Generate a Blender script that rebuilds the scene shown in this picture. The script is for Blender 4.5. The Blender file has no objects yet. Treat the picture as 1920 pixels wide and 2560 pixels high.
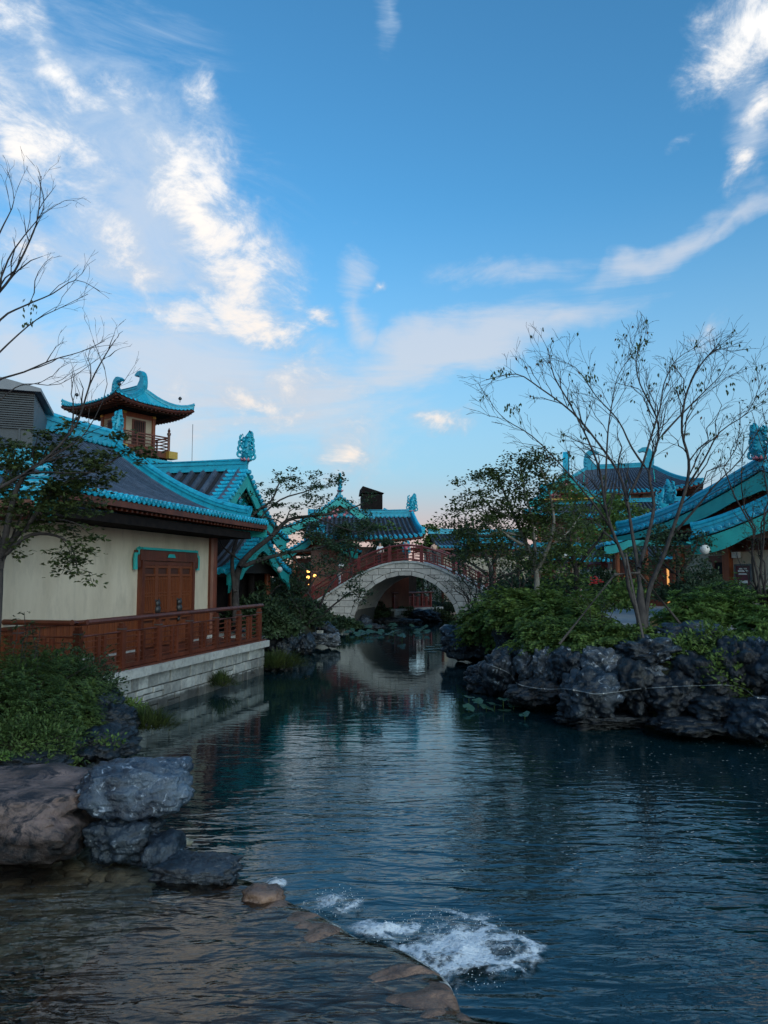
import bpy, math, random
from math import sin, cos, pi, radians, atan2, asin, sqrt
from mathutils import Vector, Matrix, noise
V = Vector
scn = bpy.context.scene
# ------------------------------------------------------------------ camera
F = 1849.0; TH = radians(4.946); H = 3.4
cam = bpy.data.cameras.new('camera'); camo = bpy.data.objects.new('camera', cam)
scn.collection.objects.link(camo); scn.camera = camo
cam.sensor_fit = 'VERTICAL'; cam.sensor_height = 36; cam.sensor_width = 27; cam.lens = 26
cam.clip_start = 0.05; cam.clip_end = 4000
camo.location = (0, 0, H); camo.rotation_euler = (pi/2 + TH, 0, 0)
scn.render.resolution_x = 768; scn.render.resolution_y = 1024

def ray(px, py):
    dx = (px-960)/F; dy = (1280-py)/F
    return V((dx, cos(TH)-dy*sin(TH), sin(TH)+dy*cos(TH)))
def P(px, py, Y):            # photo pixel measured at distance Y -> metres
    d = ray(px, py); return V((0, 0, H)) + d*(Y/d.y)
def G(px, py, z):            # photo pixel measured on the level z
    d = ray(px, py); return V((0, 0, H)) + d*((z-H)/d.z)
def azel(px, py):
    d = ray(px, py).normalized(); return atan2(d.x, d.y), asin(d.z)

# ------------------------------------------------------------------ light and sky
SUN_EL, SUN_AZ = radians(32), radians(150)      # azimuth clockwise from +Y: behind the camera, a little right
world = bpy.data.worlds.new('World'); scn.world = world; world.use_nodes = True
nt = world.node_tree; N = nt.nodes; L = nt.links; N.clear()
def wn(t, **k):
    n = N.new(t)
    for a, b in k.items(): setattr(n, a, b)
    return n
def wm(op, a, b=None, c=None, clamp=False):
    n = wn('ShaderNodeMath', operation=op, use_clamp=clamp)
    for i, x in enumerate((a, b, c)):
        if x is None: continue
        if isinstance(x, (int, float)): n.inputs[i].default_value = x
        else: L.new(x, n.inputs[i])
    return n.outputs[0]
sky = wn('ShaderNodeTexSky', sky_type='NISHITA'); sky.sun_disc = False
sky.sun_elevation = radians(14); sky.sun_rotation = SUN_AZ; sky.altitude = 200; sky.air_density = 1.0
sky.dust_density = 1.2; sky.ozone_density = 2.2
tc = wn('ShaderNodeTexCoord')
sep = wn('ShaderNodeSeparateXYZ'); L.new(tc.outputs['Generated'], sep.inputs[0])
sx, sy, sz = sep.outputs
az = wm('ARCTAN2', sx, sy); el = wm('ARCSINE', sz)
comb = wn('ShaderNodeCombineXYZ'); L.new(az, comb.inputs[0]); L.new(el, comb.inputs[1])
zz = wm('ADD', wm('MAXIMUM', sz, 0.0), 0.22)
pl = wn('ShaderNodeCombineXYZ'); L.new(wm('DIVIDE', sx, zz), pl.inputs[0]); L.new(wm('DIVIDE', sy, zz), pl.inputs[1])
def noi(vec, scale, detail=6, rough=.55, dist=0.0, sc=(1, 1, 1), rot=0):
    mp = wn('ShaderNodeMapping'); mp.inputs['Scale'].default_value = sc; mp.inputs['Rotation'].default_value = (0, 0, rot)
    L.new(vec, mp.inputs[0])
    n = wn('ShaderNodeTexNoise'); n.inputs['Scale'].default_value = scale; n.inputs['Detail'].default_value = detail
    n.inputs['Roughness'].default_value = rough; n.inputs['Distortion'].default_value = dist
    L.new(mp.outputs[0], n.inputs['Vector']); return n.outputs[0]
def mr(x, a, b, c=0.0, d=1.0, smooth=True):
    n = wn('ShaderNodeMapRange'); n.interpolation_type = 'SMOOTHSTEP' if smooth else 'LINEAR'; n.clamp = True
    L.new(x, n.inputs[0])
    for i, q in enumerate((a, b, c, d)): n.inputs[i+1].default_value = q
    return n.outputs[0]
# warp the coordinates a little so that the cloud banks have ragged outlines
w1 = wn('ShaderNodeTexNoise'); w1.inputs['Scale'].default_value = 5; w1.inputs['Detail'].default_value = 5; L.new(comb.outputs[0], w1.inputs['Vector'])
vm = wn('ShaderNodeVectorMath', operation='SUBTRACT'); L.new(w1.outputs['Color'], vm.inputs[0]); vm.inputs[1].default_value = (.5, .5, .5)
vs = wn('ShaderNodeVectorMath', operation='SCALE'); L.new(vm.outputs[0], vs.inputs[0]); vs.inputs['Scale'].default_value = .17
va = wn('ShaderNodeVectorMath', operation='ADD'); L.new(comb.outputs[0], va.inputs[0]); L.new(vs.outputs[0], va.inputs[1])
def banks(lst, exp=1.0):
    tot = None
    for cx, cy, rx, ry, ang, st in lst:
        a0, e0 = azel(cx, cy); t = radians(ang)
        k = abs(azel(cx+10, cy)[0]-a0)/10; k2 = abs(azel(cx, cy+10)[1]-e0)/10
        mp = wn('ShaderNodeMapping', vector_type='TEXTURE')
        mp.inputs['Location'].default_value = (a0, e0, 0); mp.inputs['Rotation'].default_value = (0, 0, t)
        mp.inputs['Scale'].default_value = (rx*(k+k2)/2, ry*(k+k2)/2, 1)
        L.new(va.outputs[0], mp.inputs[0])
        g = wn('ShaderNodeTexGradient', gradient_type='SPHERICAL'); L.new(mp.outputs[0], g.inputs[0])
        v = wm('MULTIPLY', g.outputs['Fac'] if 'Fac' in g.outputs else g.outputs[1], st*1.6)
        tot = v if tot is None else wm('MAXIMUM', tot, v)
    return tot
PUFF = [(60,300,360,170,-32,1.0),(110,90,430,120,-35,.8),(330,250,280,110,-50,.6),(510,490,340,190,-42,1.15),(600,660,300,190,-58,1.05),
        (620,810,320,150,-28,.9),(740,930,320,160,-40,.75),(530,235,120,65,-50,.75),(320,650,280,110,-35,.75),(430,800,300,100,-20,.7),(160,620,240,80,-25,.55),
        (1860,70,260,210,40,1.15),(1880,300,150,50,15,.9),(1820,432,60,75,10,.85),(1822,830,85,65,0,.9),(1690,345,60,30,0,.6),(620,1040,360,100,-8,.7),
        (855,1130,140,110,30,.95),(1112,1066,130,55,5,.95),(786,782,80,45,-10,.9),(970,728,28,18,0,.65)]
THIN = [(1100,870,420,120,20,1.2),(1360,800,380,60,12,.7),(1300,670,320,60,2,.9),(1620,620,420,60,15,1.1),(1850,535,280,55,15,.9),(900,760,80,190,8,.7),
        (300,500,700,560,-45,.85),(420,960,640,280,0,1.1),(760,1010,480,230,-10,.95),(100,300,520,380,-40,.75),(1500,700,420,70,8,.5),(60,900,300,300,0,.9),(970,40,60,110,0,.5),(1840,350,90,160,0,.5)]
mp_ = banks(PUFF); mt_ = banks(THIN)
n1 = noi(comb.outputs[0], 10, 10, .68, .4, (1, 1.5, 1), radians(25))
n2 = noi(pl.outputs[0], 2.4, 9, .62, .5)
n3 = noi(comb.outputs[0], 6, 9, .66, 1.0, (.6, 1.8, 1), radians(-18))
front = mr(sy, .35, .6)                                   # beyond the mapped part the same broken cloud goes on
nb = noi(pl.outputs[0], .9, 6, .6, .3)
gen = wm('MULTIPLY', mr(nb, .5, .68), wm('SUBTRACT', 1.0, front))
dens = wm('ADD', wm('MULTIPLY', wm('MAXIMUM', mp_, wm('MULTIPLY', gen, 1.0)), 1.0), wm('MULTIPLY', wm('SUBTRACT', wm('ADD', wm('MULTIPLY', n1, .6), wm('MULTIPLY', n2, .4)), .5), 5.0))
puff = mr(dens, .22, 1.85)
puff = wm('MULTIPLY', puff, mr(wm('MAXIMUM', mp_, gen), 0.0, .30))
thin = wm('MULTIPLY', mr(wm('ADD', mt_, wm('MULTIPLY', wm('SUBTRACT', n3, .5), 3.2)), .10, 1.6), mr(mt_, 0.0, .4))
thin = wm('MULTIPLY', thin, .68)
def mixc(fac, a, b):
    n = wn('ShaderNodeMix', data_type='RGBA', blend_type='MIX')
    if isinstance(fac, (int, float)): n.inputs[0].default_value = fac
    else: L.new(fac, n.inputs[0])
    for i, x in ((6, a), (7, b)):
        if isinstance(x, tuple): n.inputs[i].default_value = (*x, 1)
        else: L.new(x, n.inputs[i])
    return n.outputs[2]
SK = 1/0.11                                               # colours below are scene-linear, divided by the background strength
def c(*a): return tuple(x*SK for x in a)
hs = wn('ShaderNodeHueSaturation'); L.new(sky.outputs[0], hs.inputs['Color'])
hs.inputs['Saturation'].default_value = 1.15; hs.inputs['Value'].default_value = 1.0
gm = wn('ShaderNodeMix', data_type='RGBA', blend_type='MULTIPLY'); gm.inputs[0].default_value = 1; L.new(hs.outputs[0], gm.inputs[6]); gm.inputs[7].default_value = (1.08, 1.80, 1.88, 1)
col = gm.outputs[2]
glow = mixc(wm('MULTIPLY', mr(sx, .15, -.6), mr(el, .5, 0.0)), c(.62,.42,.38), c(.80,.56,.38))
hz = mr(el, .50, .0)
col = mixc(wm('MULTIPLY', hz, .92), col, c(.33,.48,.60))
col = mixc(wm('MULTIPLY', mr(el, .15, .03), .85), col, glow)
warm = mr(el, .75, .1)
thinc = mixc(warm, c(.56,.68,.82), c(.66,.62,.62))
col = mixc(thin, col, thinc)
pc_lit = mixc(warm, c(.98,.97,.95), c(.86,.76,.68))
pc_shd = mixc(warm, c(.50,.62,.76), c(.46,.50,.58))
puffc = mixc(mr(wm('ADD', dens, wm('MULTIPLY', wm('SUBTRACT', n1, .5), 2.2)), .45, 1.6), pc_shd, pc_lit)
col = mixc(puff, col, puffc)
bg = wn('ShaderNodeBackground'); L.new(col, bg.inputs[0]); bg.inputs[1].default_value = .11
out = wn('ShaderNodeOutputWorld'); L.new(bg.outputs[0], out.inputs[0])
sun = bpy.data.lights.new('sun', 'SUN'); sun.energy = 1.15; sun.angle = radians(60); sun.color = (1, .95, .88)
so = bpy.data.objects.new('sun', sun); scn.collection.objects.link(so)
sd = V((sin(SUN_AZ)*cos(SUN_EL), cos(SUN_AZ)*cos(SUN_EL), sin(SUN_EL)))
so.rotation_euler = sd.to_track_quat('Z', 'Y').to_euler(); so.location = sd*60
vsx = scn.view_settings; vsx.view_transform = 'Standard'; vsx.look = 'None'; vsx.gamma = 1; vsx.use_curve_mapping = False; vsx.exposure = 0.2

# ------------------------------------------------------------------ materials
def pm(name, a, b=None, scale=3.0, rough=.6, bump=0.0, bscale=30.0, spec=.5, sc=(1, 1, 1), detail=6, lo=.35, hi=.65, dist=0.05, coat=0, metal=0, extra=None, emit=None, randv=0.0, wet=None):
    m = bpy.data.materials.new(name); m.use_nodes = True; t = m.node_tree; n = t.nodes; l = t.links
    bs = n['Principled BSDF']; bs.inputs['Roughness'].default_value = rough; bs.inputs['Specular IOR Level'].default_value = spec
    bs.inputs['Metallic'].default_value = metal
    if coat: bs.inputs['Coat Weight'].default_value = coat; bs.inputs['Coat Roughness'].default_value = .15
    bs.inputs['Base Color'].default_value = (*a, 1)
    tcn = n.new('ShaderNodeTexCoord'); mpn = n.new('ShaderNodeMapping'); l.new(tcn.outputs['Object'], mpn.inputs[0]); mpn.inputs['Scale'].default_value = sc
    colout = None
    if b is not None:
        no = n.new('ShaderNodeTexNoise'); no.inputs['Scale'].default_value = scale; no.inputs['Detail'].default_value = detail; no.inputs['Roughness'].default_value = .6
        l.new(mpn.outputs[0], no.inputs['Vector'])
        r = n.new('ShaderNodeValToRGB'); r.color_ramp.elements[0].position = lo; r.color_ramp.elements[1].position = hi
        r.color_ramp.elements[0].color = (*a, 1); r.color_ramp.elements[1].color = (*b, 1)
        l.new(no.outputs[0], r.inputs[0]); colout = r.outputs[0]
        if extra:                                       # a third colour in sparse patches: veins, moss, wear
            n2_ = n.new('ShaderNodeTexNoise'); n2_.inputs['Scale'].default_value = extra[1]; n2_.inputs['Detail'].default_value = 8; n2_.inputs['Roughness'].default_value = .7; n2_.inputs['Distortion'].default_value = extra[4] if len(extra) > 4 else 0
            l.new(mpn.outputs[0], n2_.inputs['Vector'])
            r2 = n.new('ShaderNodeValToRGB'); r2.color_ramp.elements[0].position = extra[2]; r2.color_ramp.elements[1].position = extra[3]
            l.new(n2_.outputs[0], r2.inputs[0])
            mx = n.new('ShaderNodeMix'); mx.data_type = 'RGBA'; l.new(r2.outputs[0], mx.inputs[0]); l.new(colout, mx.inputs[6]); mx.inputs[7].default_value = (*extra[0], 1); colout = mx.outputs[2]
    if randv:
        oi = n.new('ShaderNodeObjectInfo'); mm = n.new('ShaderNodeMapRange'); l.new(oi.outputs['Random'], mm.inputs[0]); mm.inputs[3].default_value = 1-randv; mm.inputs[4].default_value = 1+randv
        h = n.new('ShaderNodeHueSaturation'); l.new(mm.outputs[0], h.inputs['Value'])
        if colout: l.new(colout, h.inputs['Color'])
        else: h.inputs['Color'].default_value = (*a, 1)
        colout = h.outputs[0]
    if wet is not None:                                 # dark wet band above the water; also shade on rock sides, as colour
        ge = n.new('ShaderNodeNewGeometry'); sp_ = n.new('ShaderNodeSeparateXYZ'); l.new(ge.outputs['Position'], sp_.inputs[0])
        wz = n.new('ShaderNodeTexNoise'); wz.inputs['Scale'].default_value = 2.5; l.new(ge.outputs['Position'], wz.inputs['Vector'])
        ad = n.new('ShaderNodeMath'); ad.operation = 'MULTIPLY_ADD'; l.new(wz.outputs[0], ad.inputs[0]); ad.inputs[1].default_value = -.22; l.new(sp_.outputs[2], ad.inputs[2])
        wr = n.new('ShaderNodeMapRange'); wr.interpolation_type = 'SMOOTHSTEP'; l.new(ad.outputs[0], wr.inputs[0]); wr.inputs[1].default_value = wet-.12; wr.inputs[2].default_value = wet-.02; wr.inputs[3].default_value = .28; wr.inputs[4].default_value = 1
        h2 = n.new('ShaderNodeHueSaturation'); l.new(wr.outputs[0], h2.inputs['Value']); l.new(colout, h2.inputs['Color']); colout = h2.outputs[0]
    if colout: l.new(colout, bs.inputs['Base Color'])
    if bump:
        nb_ = n.new('ShaderNodeTexNoise'); nb_.inputs['Scale'].default_value = bscale; nb_.inputs['Detail'].default_value = 7; nb_.inputs['Roughness'].default_value = .62
        l.new(mpn.outputs[0], nb_.inputs['Vector'])
        bp = n.new('ShaderNodeBump'); bp.inputs['Strength'].default_value = bump; bp.inputs['Distance'].default_value = dist
        l.new(nb_.outputs[0], bp.inputs['Height']); l.new(bp.outputs[0], bs.inputs['Normal'])
    if emit:
        bs.inputs['Emission Color'].default_value = (*emit[0], 1); bs.inputs['Emission Strength'].default_value = emit[1]
    return m
def leafmat(name, a, b, rough=.55, tr=.38):
    m = pm(name, a, b, scale=1.6, rough=rough, spec=.3, lo=.3, hi=.7)
    t = m.node_tree; n = t.nodes; l = t.links; bs = n['Principled BSDF']
    # every leaf its own tone
    g = n.new('ShaderNodeNewGeometry'); mm = n.new('ShaderNodeMapRange'); l.new(g.outputs['Random Per Island'], mm.inputs[0]); mm.inputs[3].default_value = .55; mm.inputs[4].default_value = 1.5
    h = n.new('ShaderNodeHueSaturation'); l.new(mm.outputs[0], h.inputs['Value']); src = bs.inputs['Base Color'].links[0].from_socket
    l.new(src, h.inputs['Color']); l.new(h.outputs[0], bs.inputs['Base Color'])
    td = n.new('ShaderNodeBsdfTranslucent'); l.new(h.outputs[0], td.inputs[0]); ms = n.new('ShaderNodeMixShader'); ms.inputs[0].default_value = tr
    o = n['Material Output']; l.new(bs.outputs[0], ms.inputs[1]); l.new(td.outputs[0], ms.inputs[2]); l.new(ms.outputs[0], o.inputs[0]); return m
M = {}
M['cyan'] = pm('turquoise_glaze', (.010,.30,.46), (.022,.43,.60), 4, .3, .25, 14, .5, dist=.03, extra=((.012,.10,.15), 7, .52, .75), randv=.28)
M['cyan_wall'] = pm('turquoise_ridge', (.010,.28,.41), (.020,.39,.52), 3, .38, .35, 10, .4, dist=.03, extra=((.015,.14,.19), 6, .55, .72))
M['teal'] = pm('teal_board_paint', (.010,.30,.30), (.018,.39,.37), 2.5, .55, .15, 20, extra=((.03,.16,.16), 5, .58, .7))
M['tile'] = pm('grey_barrel_tile', (.03,.045,.07), (.07,.092,.13), 4, .45, .5, 18, .35, dist=.02, randv=.25)
M['tile_bed'] = pm('roof_bed', (.010,.012,.016), (.018,.02,.026), 6, .8, .4, 20)
M['wood'] = pm('red_brown_wood', (.075,.018,.009), (.135,.035,.016), 3, .42, .25, 10, .5, (1, 1, .25), extra=((.06,.015,.01), 14, .55, .7), randv=.15)
M['wood_or'] = pm('orange_wood', (.20,.045,.014), (.30,.08,.025), 4, .45, .3, 12, .5, (6, 6, .4))
M['door_wood'] = pm('door_wood', (.13,.032,.012), (.21,.06,.02), 5, .4, .3, 14, .5, (8, 8, .5), randv=.1)
M['door_dark'] = pm('shaded_recess_wood', (.045,.014,.008), (.07,.022,.012), 5, .5)  # darker copy of the door wood; recess shade put into the colour
M['dark_wood'] = pm('shade_dark_wood', (.009,.008,.009), (.018,.014,.013), 5, .95, .2, 12, .08)  # near-black: shade under the eaves put into the wood's colour
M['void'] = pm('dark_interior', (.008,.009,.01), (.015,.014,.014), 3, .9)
M['cream'] = pm('cream_plaster', (.53,.455,.345), (.62,.54,.42), 1.4, .85, .5, 60, .2, sc=(1.4, 1.4, .45), dist=.01, extra=((.40,.345,.27), 2.0, .48, .80))
M['cream2'] = pm('beige_plaster', (.42,.36,.27), (.5,.43,.33), 1.5, .85, .4, 50, .2)
M['stone'] = pm('grey_granite', (.22,.23,.225), (.36,.36,.34), 5, .8, .8, 25, .3, dist=.02, extra=((.13,.13,.125), 3, .5, .75), randv=.38, wet=.22)
M['cap'] = pm('grey_cap_stone', (.33,.34,.33), (.45,.45,.42), 6, .8, .7, 22, .3, dist=.02, extra=((.2,.19,.17), 4, .52, .72), randv=.12)
M['bridge'] = pm('pale_bridge_stone', (.42,.385,.345), (.55,.505,.45), 3, .8, .5, 20, .25, dist=.02, extra=((.26,.245,.225), 1.3, .5, .75), randv=.16, wet=.35)
M['mortar'] = pm('mortar', (.05,.05,.048), (.08,.078,.072), 8, .9, .5, 30)
M['gold'] = pm('gold_fitting', (.55,.34,.07), (.65,.42,.1), 8, .35, .3, 20, metal=.7)
M['pink'] = pm('pink_ornament', (.5,.16,.2), (.6,.25,.3), 5, .5, .2, 20)
M['pave'] = pm('grey_paving', (.30,.31,.32), (.40,.41,.42), 1.2, .75, .3, 12, .3)
M['soil'] = pm('bank_soil', (.03,.032,.018), (.06,.055,.03), 2, .95, .8, 8, .1, dist=.05)
M['white'] = pm('white_stone', (.55,.55,.52), (.66,.66,.62), 3, .7, .3, 20)
M['globe'] = pm('white_globe_glass', (.74,.74,.72), None, rough=.25)
M['iron'] = pm('black_iron', (.02,.02,.022), (.035,.035,.035), 9, .45, .2, 30)
M['bark'] = pm('grey_brown_bark', (.035,.032,.034), (.085,.075,.07), 10, .85, .8, 24, .2, (1, 1, .4), dist=.02)
M['bark_dark'] = pm('dark_bark', (.03,.027,.028), (.065,.056,.052), 10, .9, .8, 24, .2, (1, 1, .4), dist=.02)
M['bark_pale'] = pm('pale_trunk_bark', (.16,.15,.13), (.26,.24,.21), 12, .85, .6, 24, .2, (1, 1, .3), dist=.02)
M['pole'] = pm('weathered_pole', (.07,.06,.055), (.12,.105,.095), 10, .8, .4, 20, .2, (4, 4, .5))
M['rock'] = pm('dark_blue_limestone', (.005,.009,.015), (.045,.066,.09), 1.5, .36, .65, 4, .5, lo=.40, hi=.74, dist=.2, extra=((.30,.36,.42), 2.8, .59, .67, 2.4), wet=.2)
M['rock2'] = pm('wet_dark_rock', (.004,.006,.009), (.026,.035,.045), 1.6, .4, .65, 4, .5, lo=.40, hi=.78, dist=.2, extra=((.13,.115,.09), 2.4, .6, .75, .8), wet=.2)
M['rock_pale'] = pm('streaked_limestone', (.03,.042,.055), (.15,.17,.19), 2.2, .5, .7, 5, .4, lo=.34, hi=.7, dist=.18, extra=((.48,.50,.52), 2.6, .54, .64, 2.6), wet=.15)
M['rock_brown'] = pm('brown_pink_rock', (.045,.036,.036), (.23,.165,.15), 2.4, .6, 1.0, 9, .35, lo=.36, hi=.66, dist=.06, extra=((.02,.022,.03), 2.6, .50, .60, 1.2), wet=.62)  # dark patches and low band also put the slab's side shade into colour
M['rock_blue'] = pm('blue_grey_rock', (.010,.018,.034), (.10,.145,.20), 2.4, .28, 1.0, 7, .7, lo=.38, hi=.68, dist=.08, extra=((.36,.43,.52), 3.6, .58, .66, 3.2), wet=.56)
M['weir'] = pm('wet_brown_weir_rock', (.05,.027,.017), (.28,.165,.11), 3.4, .2, 1.0, 7, .6, lo=.34, hi=.7, dist=.06, extra=((.03,.03,.03), 4, .56, .7, .8))
M['cobble'] = pm('river_cobble', (.13,.125,.09), (.27,.25,.18), 3, .5, .3, 15, .4, randv=.5)
M['bed'] = pm('pool_bed', (.03,.024,.016), (.075,.06,.04), 4, .9, .8, 12)
M['l_dark'] = leafmat('leaf_dark', (.026,.05,.026), (.065,.105,.045))
M['l_maple'] = leafmat('leaf_maple', (.04,.065,.022), (.10,.13,.04))
M['l_bush'] = leafmat('leaf_bush', (.065,.12,.03), (.17,.25,.055))
M['l_fern'] = leafmat('leaf_fern', (.035,.075,.024), (.10,.155,.038))
M['l_bright'] = leafmat('leaf_bright', (.05,.115,.028), (.15,.24,.05))
M['l_grass'] = leafmat('grass_blade', (.03,.06,.02), (.10,.12,.035))
M['l_rust'] = leafmat('leaf_rust', (.10,.035,.015), (.16,.07,.02))
M['l_lotus'] = leafmat('lotus_leaf', (.02,.06,.04), (.05,.11,.08), .4, .15)
M['cloth_w'] = pm('white_cloth', (.7,.7,.7), (.6,.6,.62), 8, .9)
M['cloth_k'] = pm('black_cloth', (.02,.02,.025), (.04,.04,.045), 8, .9)
M['cloth_p'] = pm('pink_cloth', (.5,.08,.14), (.55,.12,.2), 8, .9)
M['cloth_g'] = pm('green_cloth', (.03,.16,.09), (.04,.2,.12), 8, .9)
M['skin'] = pm('skin', (.5,.3,.21), (.55,.34,.25), 8, .6)
M['hair'] = pm('black_hair', (.012,.01,.01), (.02,.018,.016), 20, .5)
M['lamp_dim'] = pm('dim_lit_strip', (1,.5,.15), None, emit=((1,.45,.12), .7))
M['lamp'] = pm('lit_lamp', (1,.5,.15), None, emit=((1,.45,.10), 3.0))
M['louvre'] = pm('grey_louvre', (.025,.038,.05), (.04,.055,.07), 3, .5, .1, 10)
M['grey_roof'] = pm('light_grey_sheet', (.14,.16,.19), (.18,.20,.23), 3, .4)
M['red'] = pm('red_lacquer', (.11,.018,.016), (.16,.028,.022), 3, .4, .1, 10, randv=.1)
M['cable'] = pm('pale_rope_light', (.20,.22,.23), None, rough=.4)
M['metal'] = pm('dark_metal', (.10,.11,.12), (.14,.15,.16), 8, .4, metal=.6)
M['sign_face'] = pm('dark_notice_face', (.09,.02,.03), (.13,.03,.04), 5, .4)
M['glass'] = pm('dark_pane', (.012,.014,.016), None, rough=.12, spec=.6)

def water(name, tint, depthcol, wave, clear):
    m = bpy.data.materials.new(name); m.use_nodes = True; t = m.node_tree; n = t.nodes; l = t.links; n.clear()
    o = n.new('ShaderNodeOutputMaterial'); tcx = n.new('ShaderNodeTexCoord')
    def nz(scale, sc, det, rough=.5, distort=0, rot=0):
        mp = n.new('ShaderNodeMapping'); mp.inputs['Scale'].default_value = sc; mp.inputs['Rotation'].default_value = (0, 0, rot); l.new(tcx.outputs['Object'], mp.inputs[0])
        x = n.new('ShaderNodeTexNoise'); x.inputs['Scale'].default_value = scale; x.inputs['Detail'].default_value = det; x.inputs['Roughness'].default_value = rough; x.inputs['Distortion'].default_value = distort
        l.new(mp.outputs[0], x.inputs['Vector']); return x.outputs[0]
    def ma(op, a, b, c=None):
        x = n.new('ShaderNodeMath'); x.operation = op
        for i, q in enumerate((a, b, c)):
            if q is None: continue
            if isinstance(q, (int, float)): x.inputs[i].default_value = q
            else: l.new(q, x.inputs[i])
        return x.outputs[0]
    # ripples spread from the weir at the pool's edge and die down with distance
    vd = n.new('ShaderNodeVectorMath'); vd.operation = 'DISTANCE'; l.new(tcx.outputs['Object'], vd.inputs[0]); vd.inputs[1].default_value = (.8, 6, 0)
    fall = n.new('ShaderNodeMapRange'); l.new(vd.outputs['Value'], fall.inputs[0]); fall.inputs[1].default_value = 1.0; fall.inputs[2].default_value = 15; fall.inputs[3].default_value = 1; fall.inputs[4].default_value = .11
    fall.interpolation_type = 'SMOOTHERSTEP' if not clear else 'LINEAR'
    a_ = nz(1.9, (.5, 1.6, 1), 2, .42, 1.0, radians(6)); b_ = nz(6.5, (.6, 1.6, 1), 2, .45, .6, radians(-12)); c_ = nz(16, (.8, 1.5, 1), 2, .5)
    patch = nz(.35, (1, 1, 1), 2)
    pr = n.new('ShaderNodeMapRange'); l.new(patch, pr.inputs[0]); pr.inputs[1].default_value = .35; pr.inputs[2].default_value = .65; pr.inputs[3].default_value = .45; pr.inputs[4].default_value = 1.15
    hgt = ma('ADD', ma('MULTIPLY', a_, wave[0]), ma('ADD', ma('MULTIPLY', b_, wave[1]), ma('MULTIPLY', c_, wave[2])))
    hgt = ma('MULTIPLY', hgt, ma('MULTIPLY', fall.outputs[0], pr.outputs[0]))
    bp = n.new('ShaderNodeBump'); bp.inputs['Distance'].default_value = 1.0; bp.inputs['Strength'].default_value = 1; l.new(hgt, bp.inputs['Height'])
    gl = n.new('ShaderNodeBsdfGlossy'); gl.inputs['Roughness'].default_value = .008; gl.inputs['Color'].default_value = (*tint, 1); l.new(bp.outputs[0], gl.inputs['Normal'])
    fr = n.new('ShaderNodeFresnel'); fr.inputs[0].default_value = 1.6 if not clear else 1.42; l.new(bp.outputs[0], fr.inputs['Normal'])
    if clear:
        tr = n.new('ShaderNodeBsdfTransparent'); tr.inputs[0].default_value = (*depthcol, 1)
    else:
        tr = n.new('ShaderNodeBsdfDiffuse'); tr.inputs[0].default_value = (*depthcol, 1)
    mx = n.new('ShaderNodeMixShader'); l.new(fr.outputs[0], mx.inputs[0]); l.new(tr.outputs[0], mx.inputs[1]); l.new(gl.outputs[0], mx.inputs[2]); l.new(mx.outputs[0], o.inputs[0])
    return m
M['pond'] = water('pond_water', (.92,1,1), (.003,.017,.021), (.036, .0105, .0010), False)
M['pool'] = water('pool_water', (1,.95,.86), (.88,.82,.72), (.055, .022, .0018), True)  # warm tint on reflections stands in for golden sky glints

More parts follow.
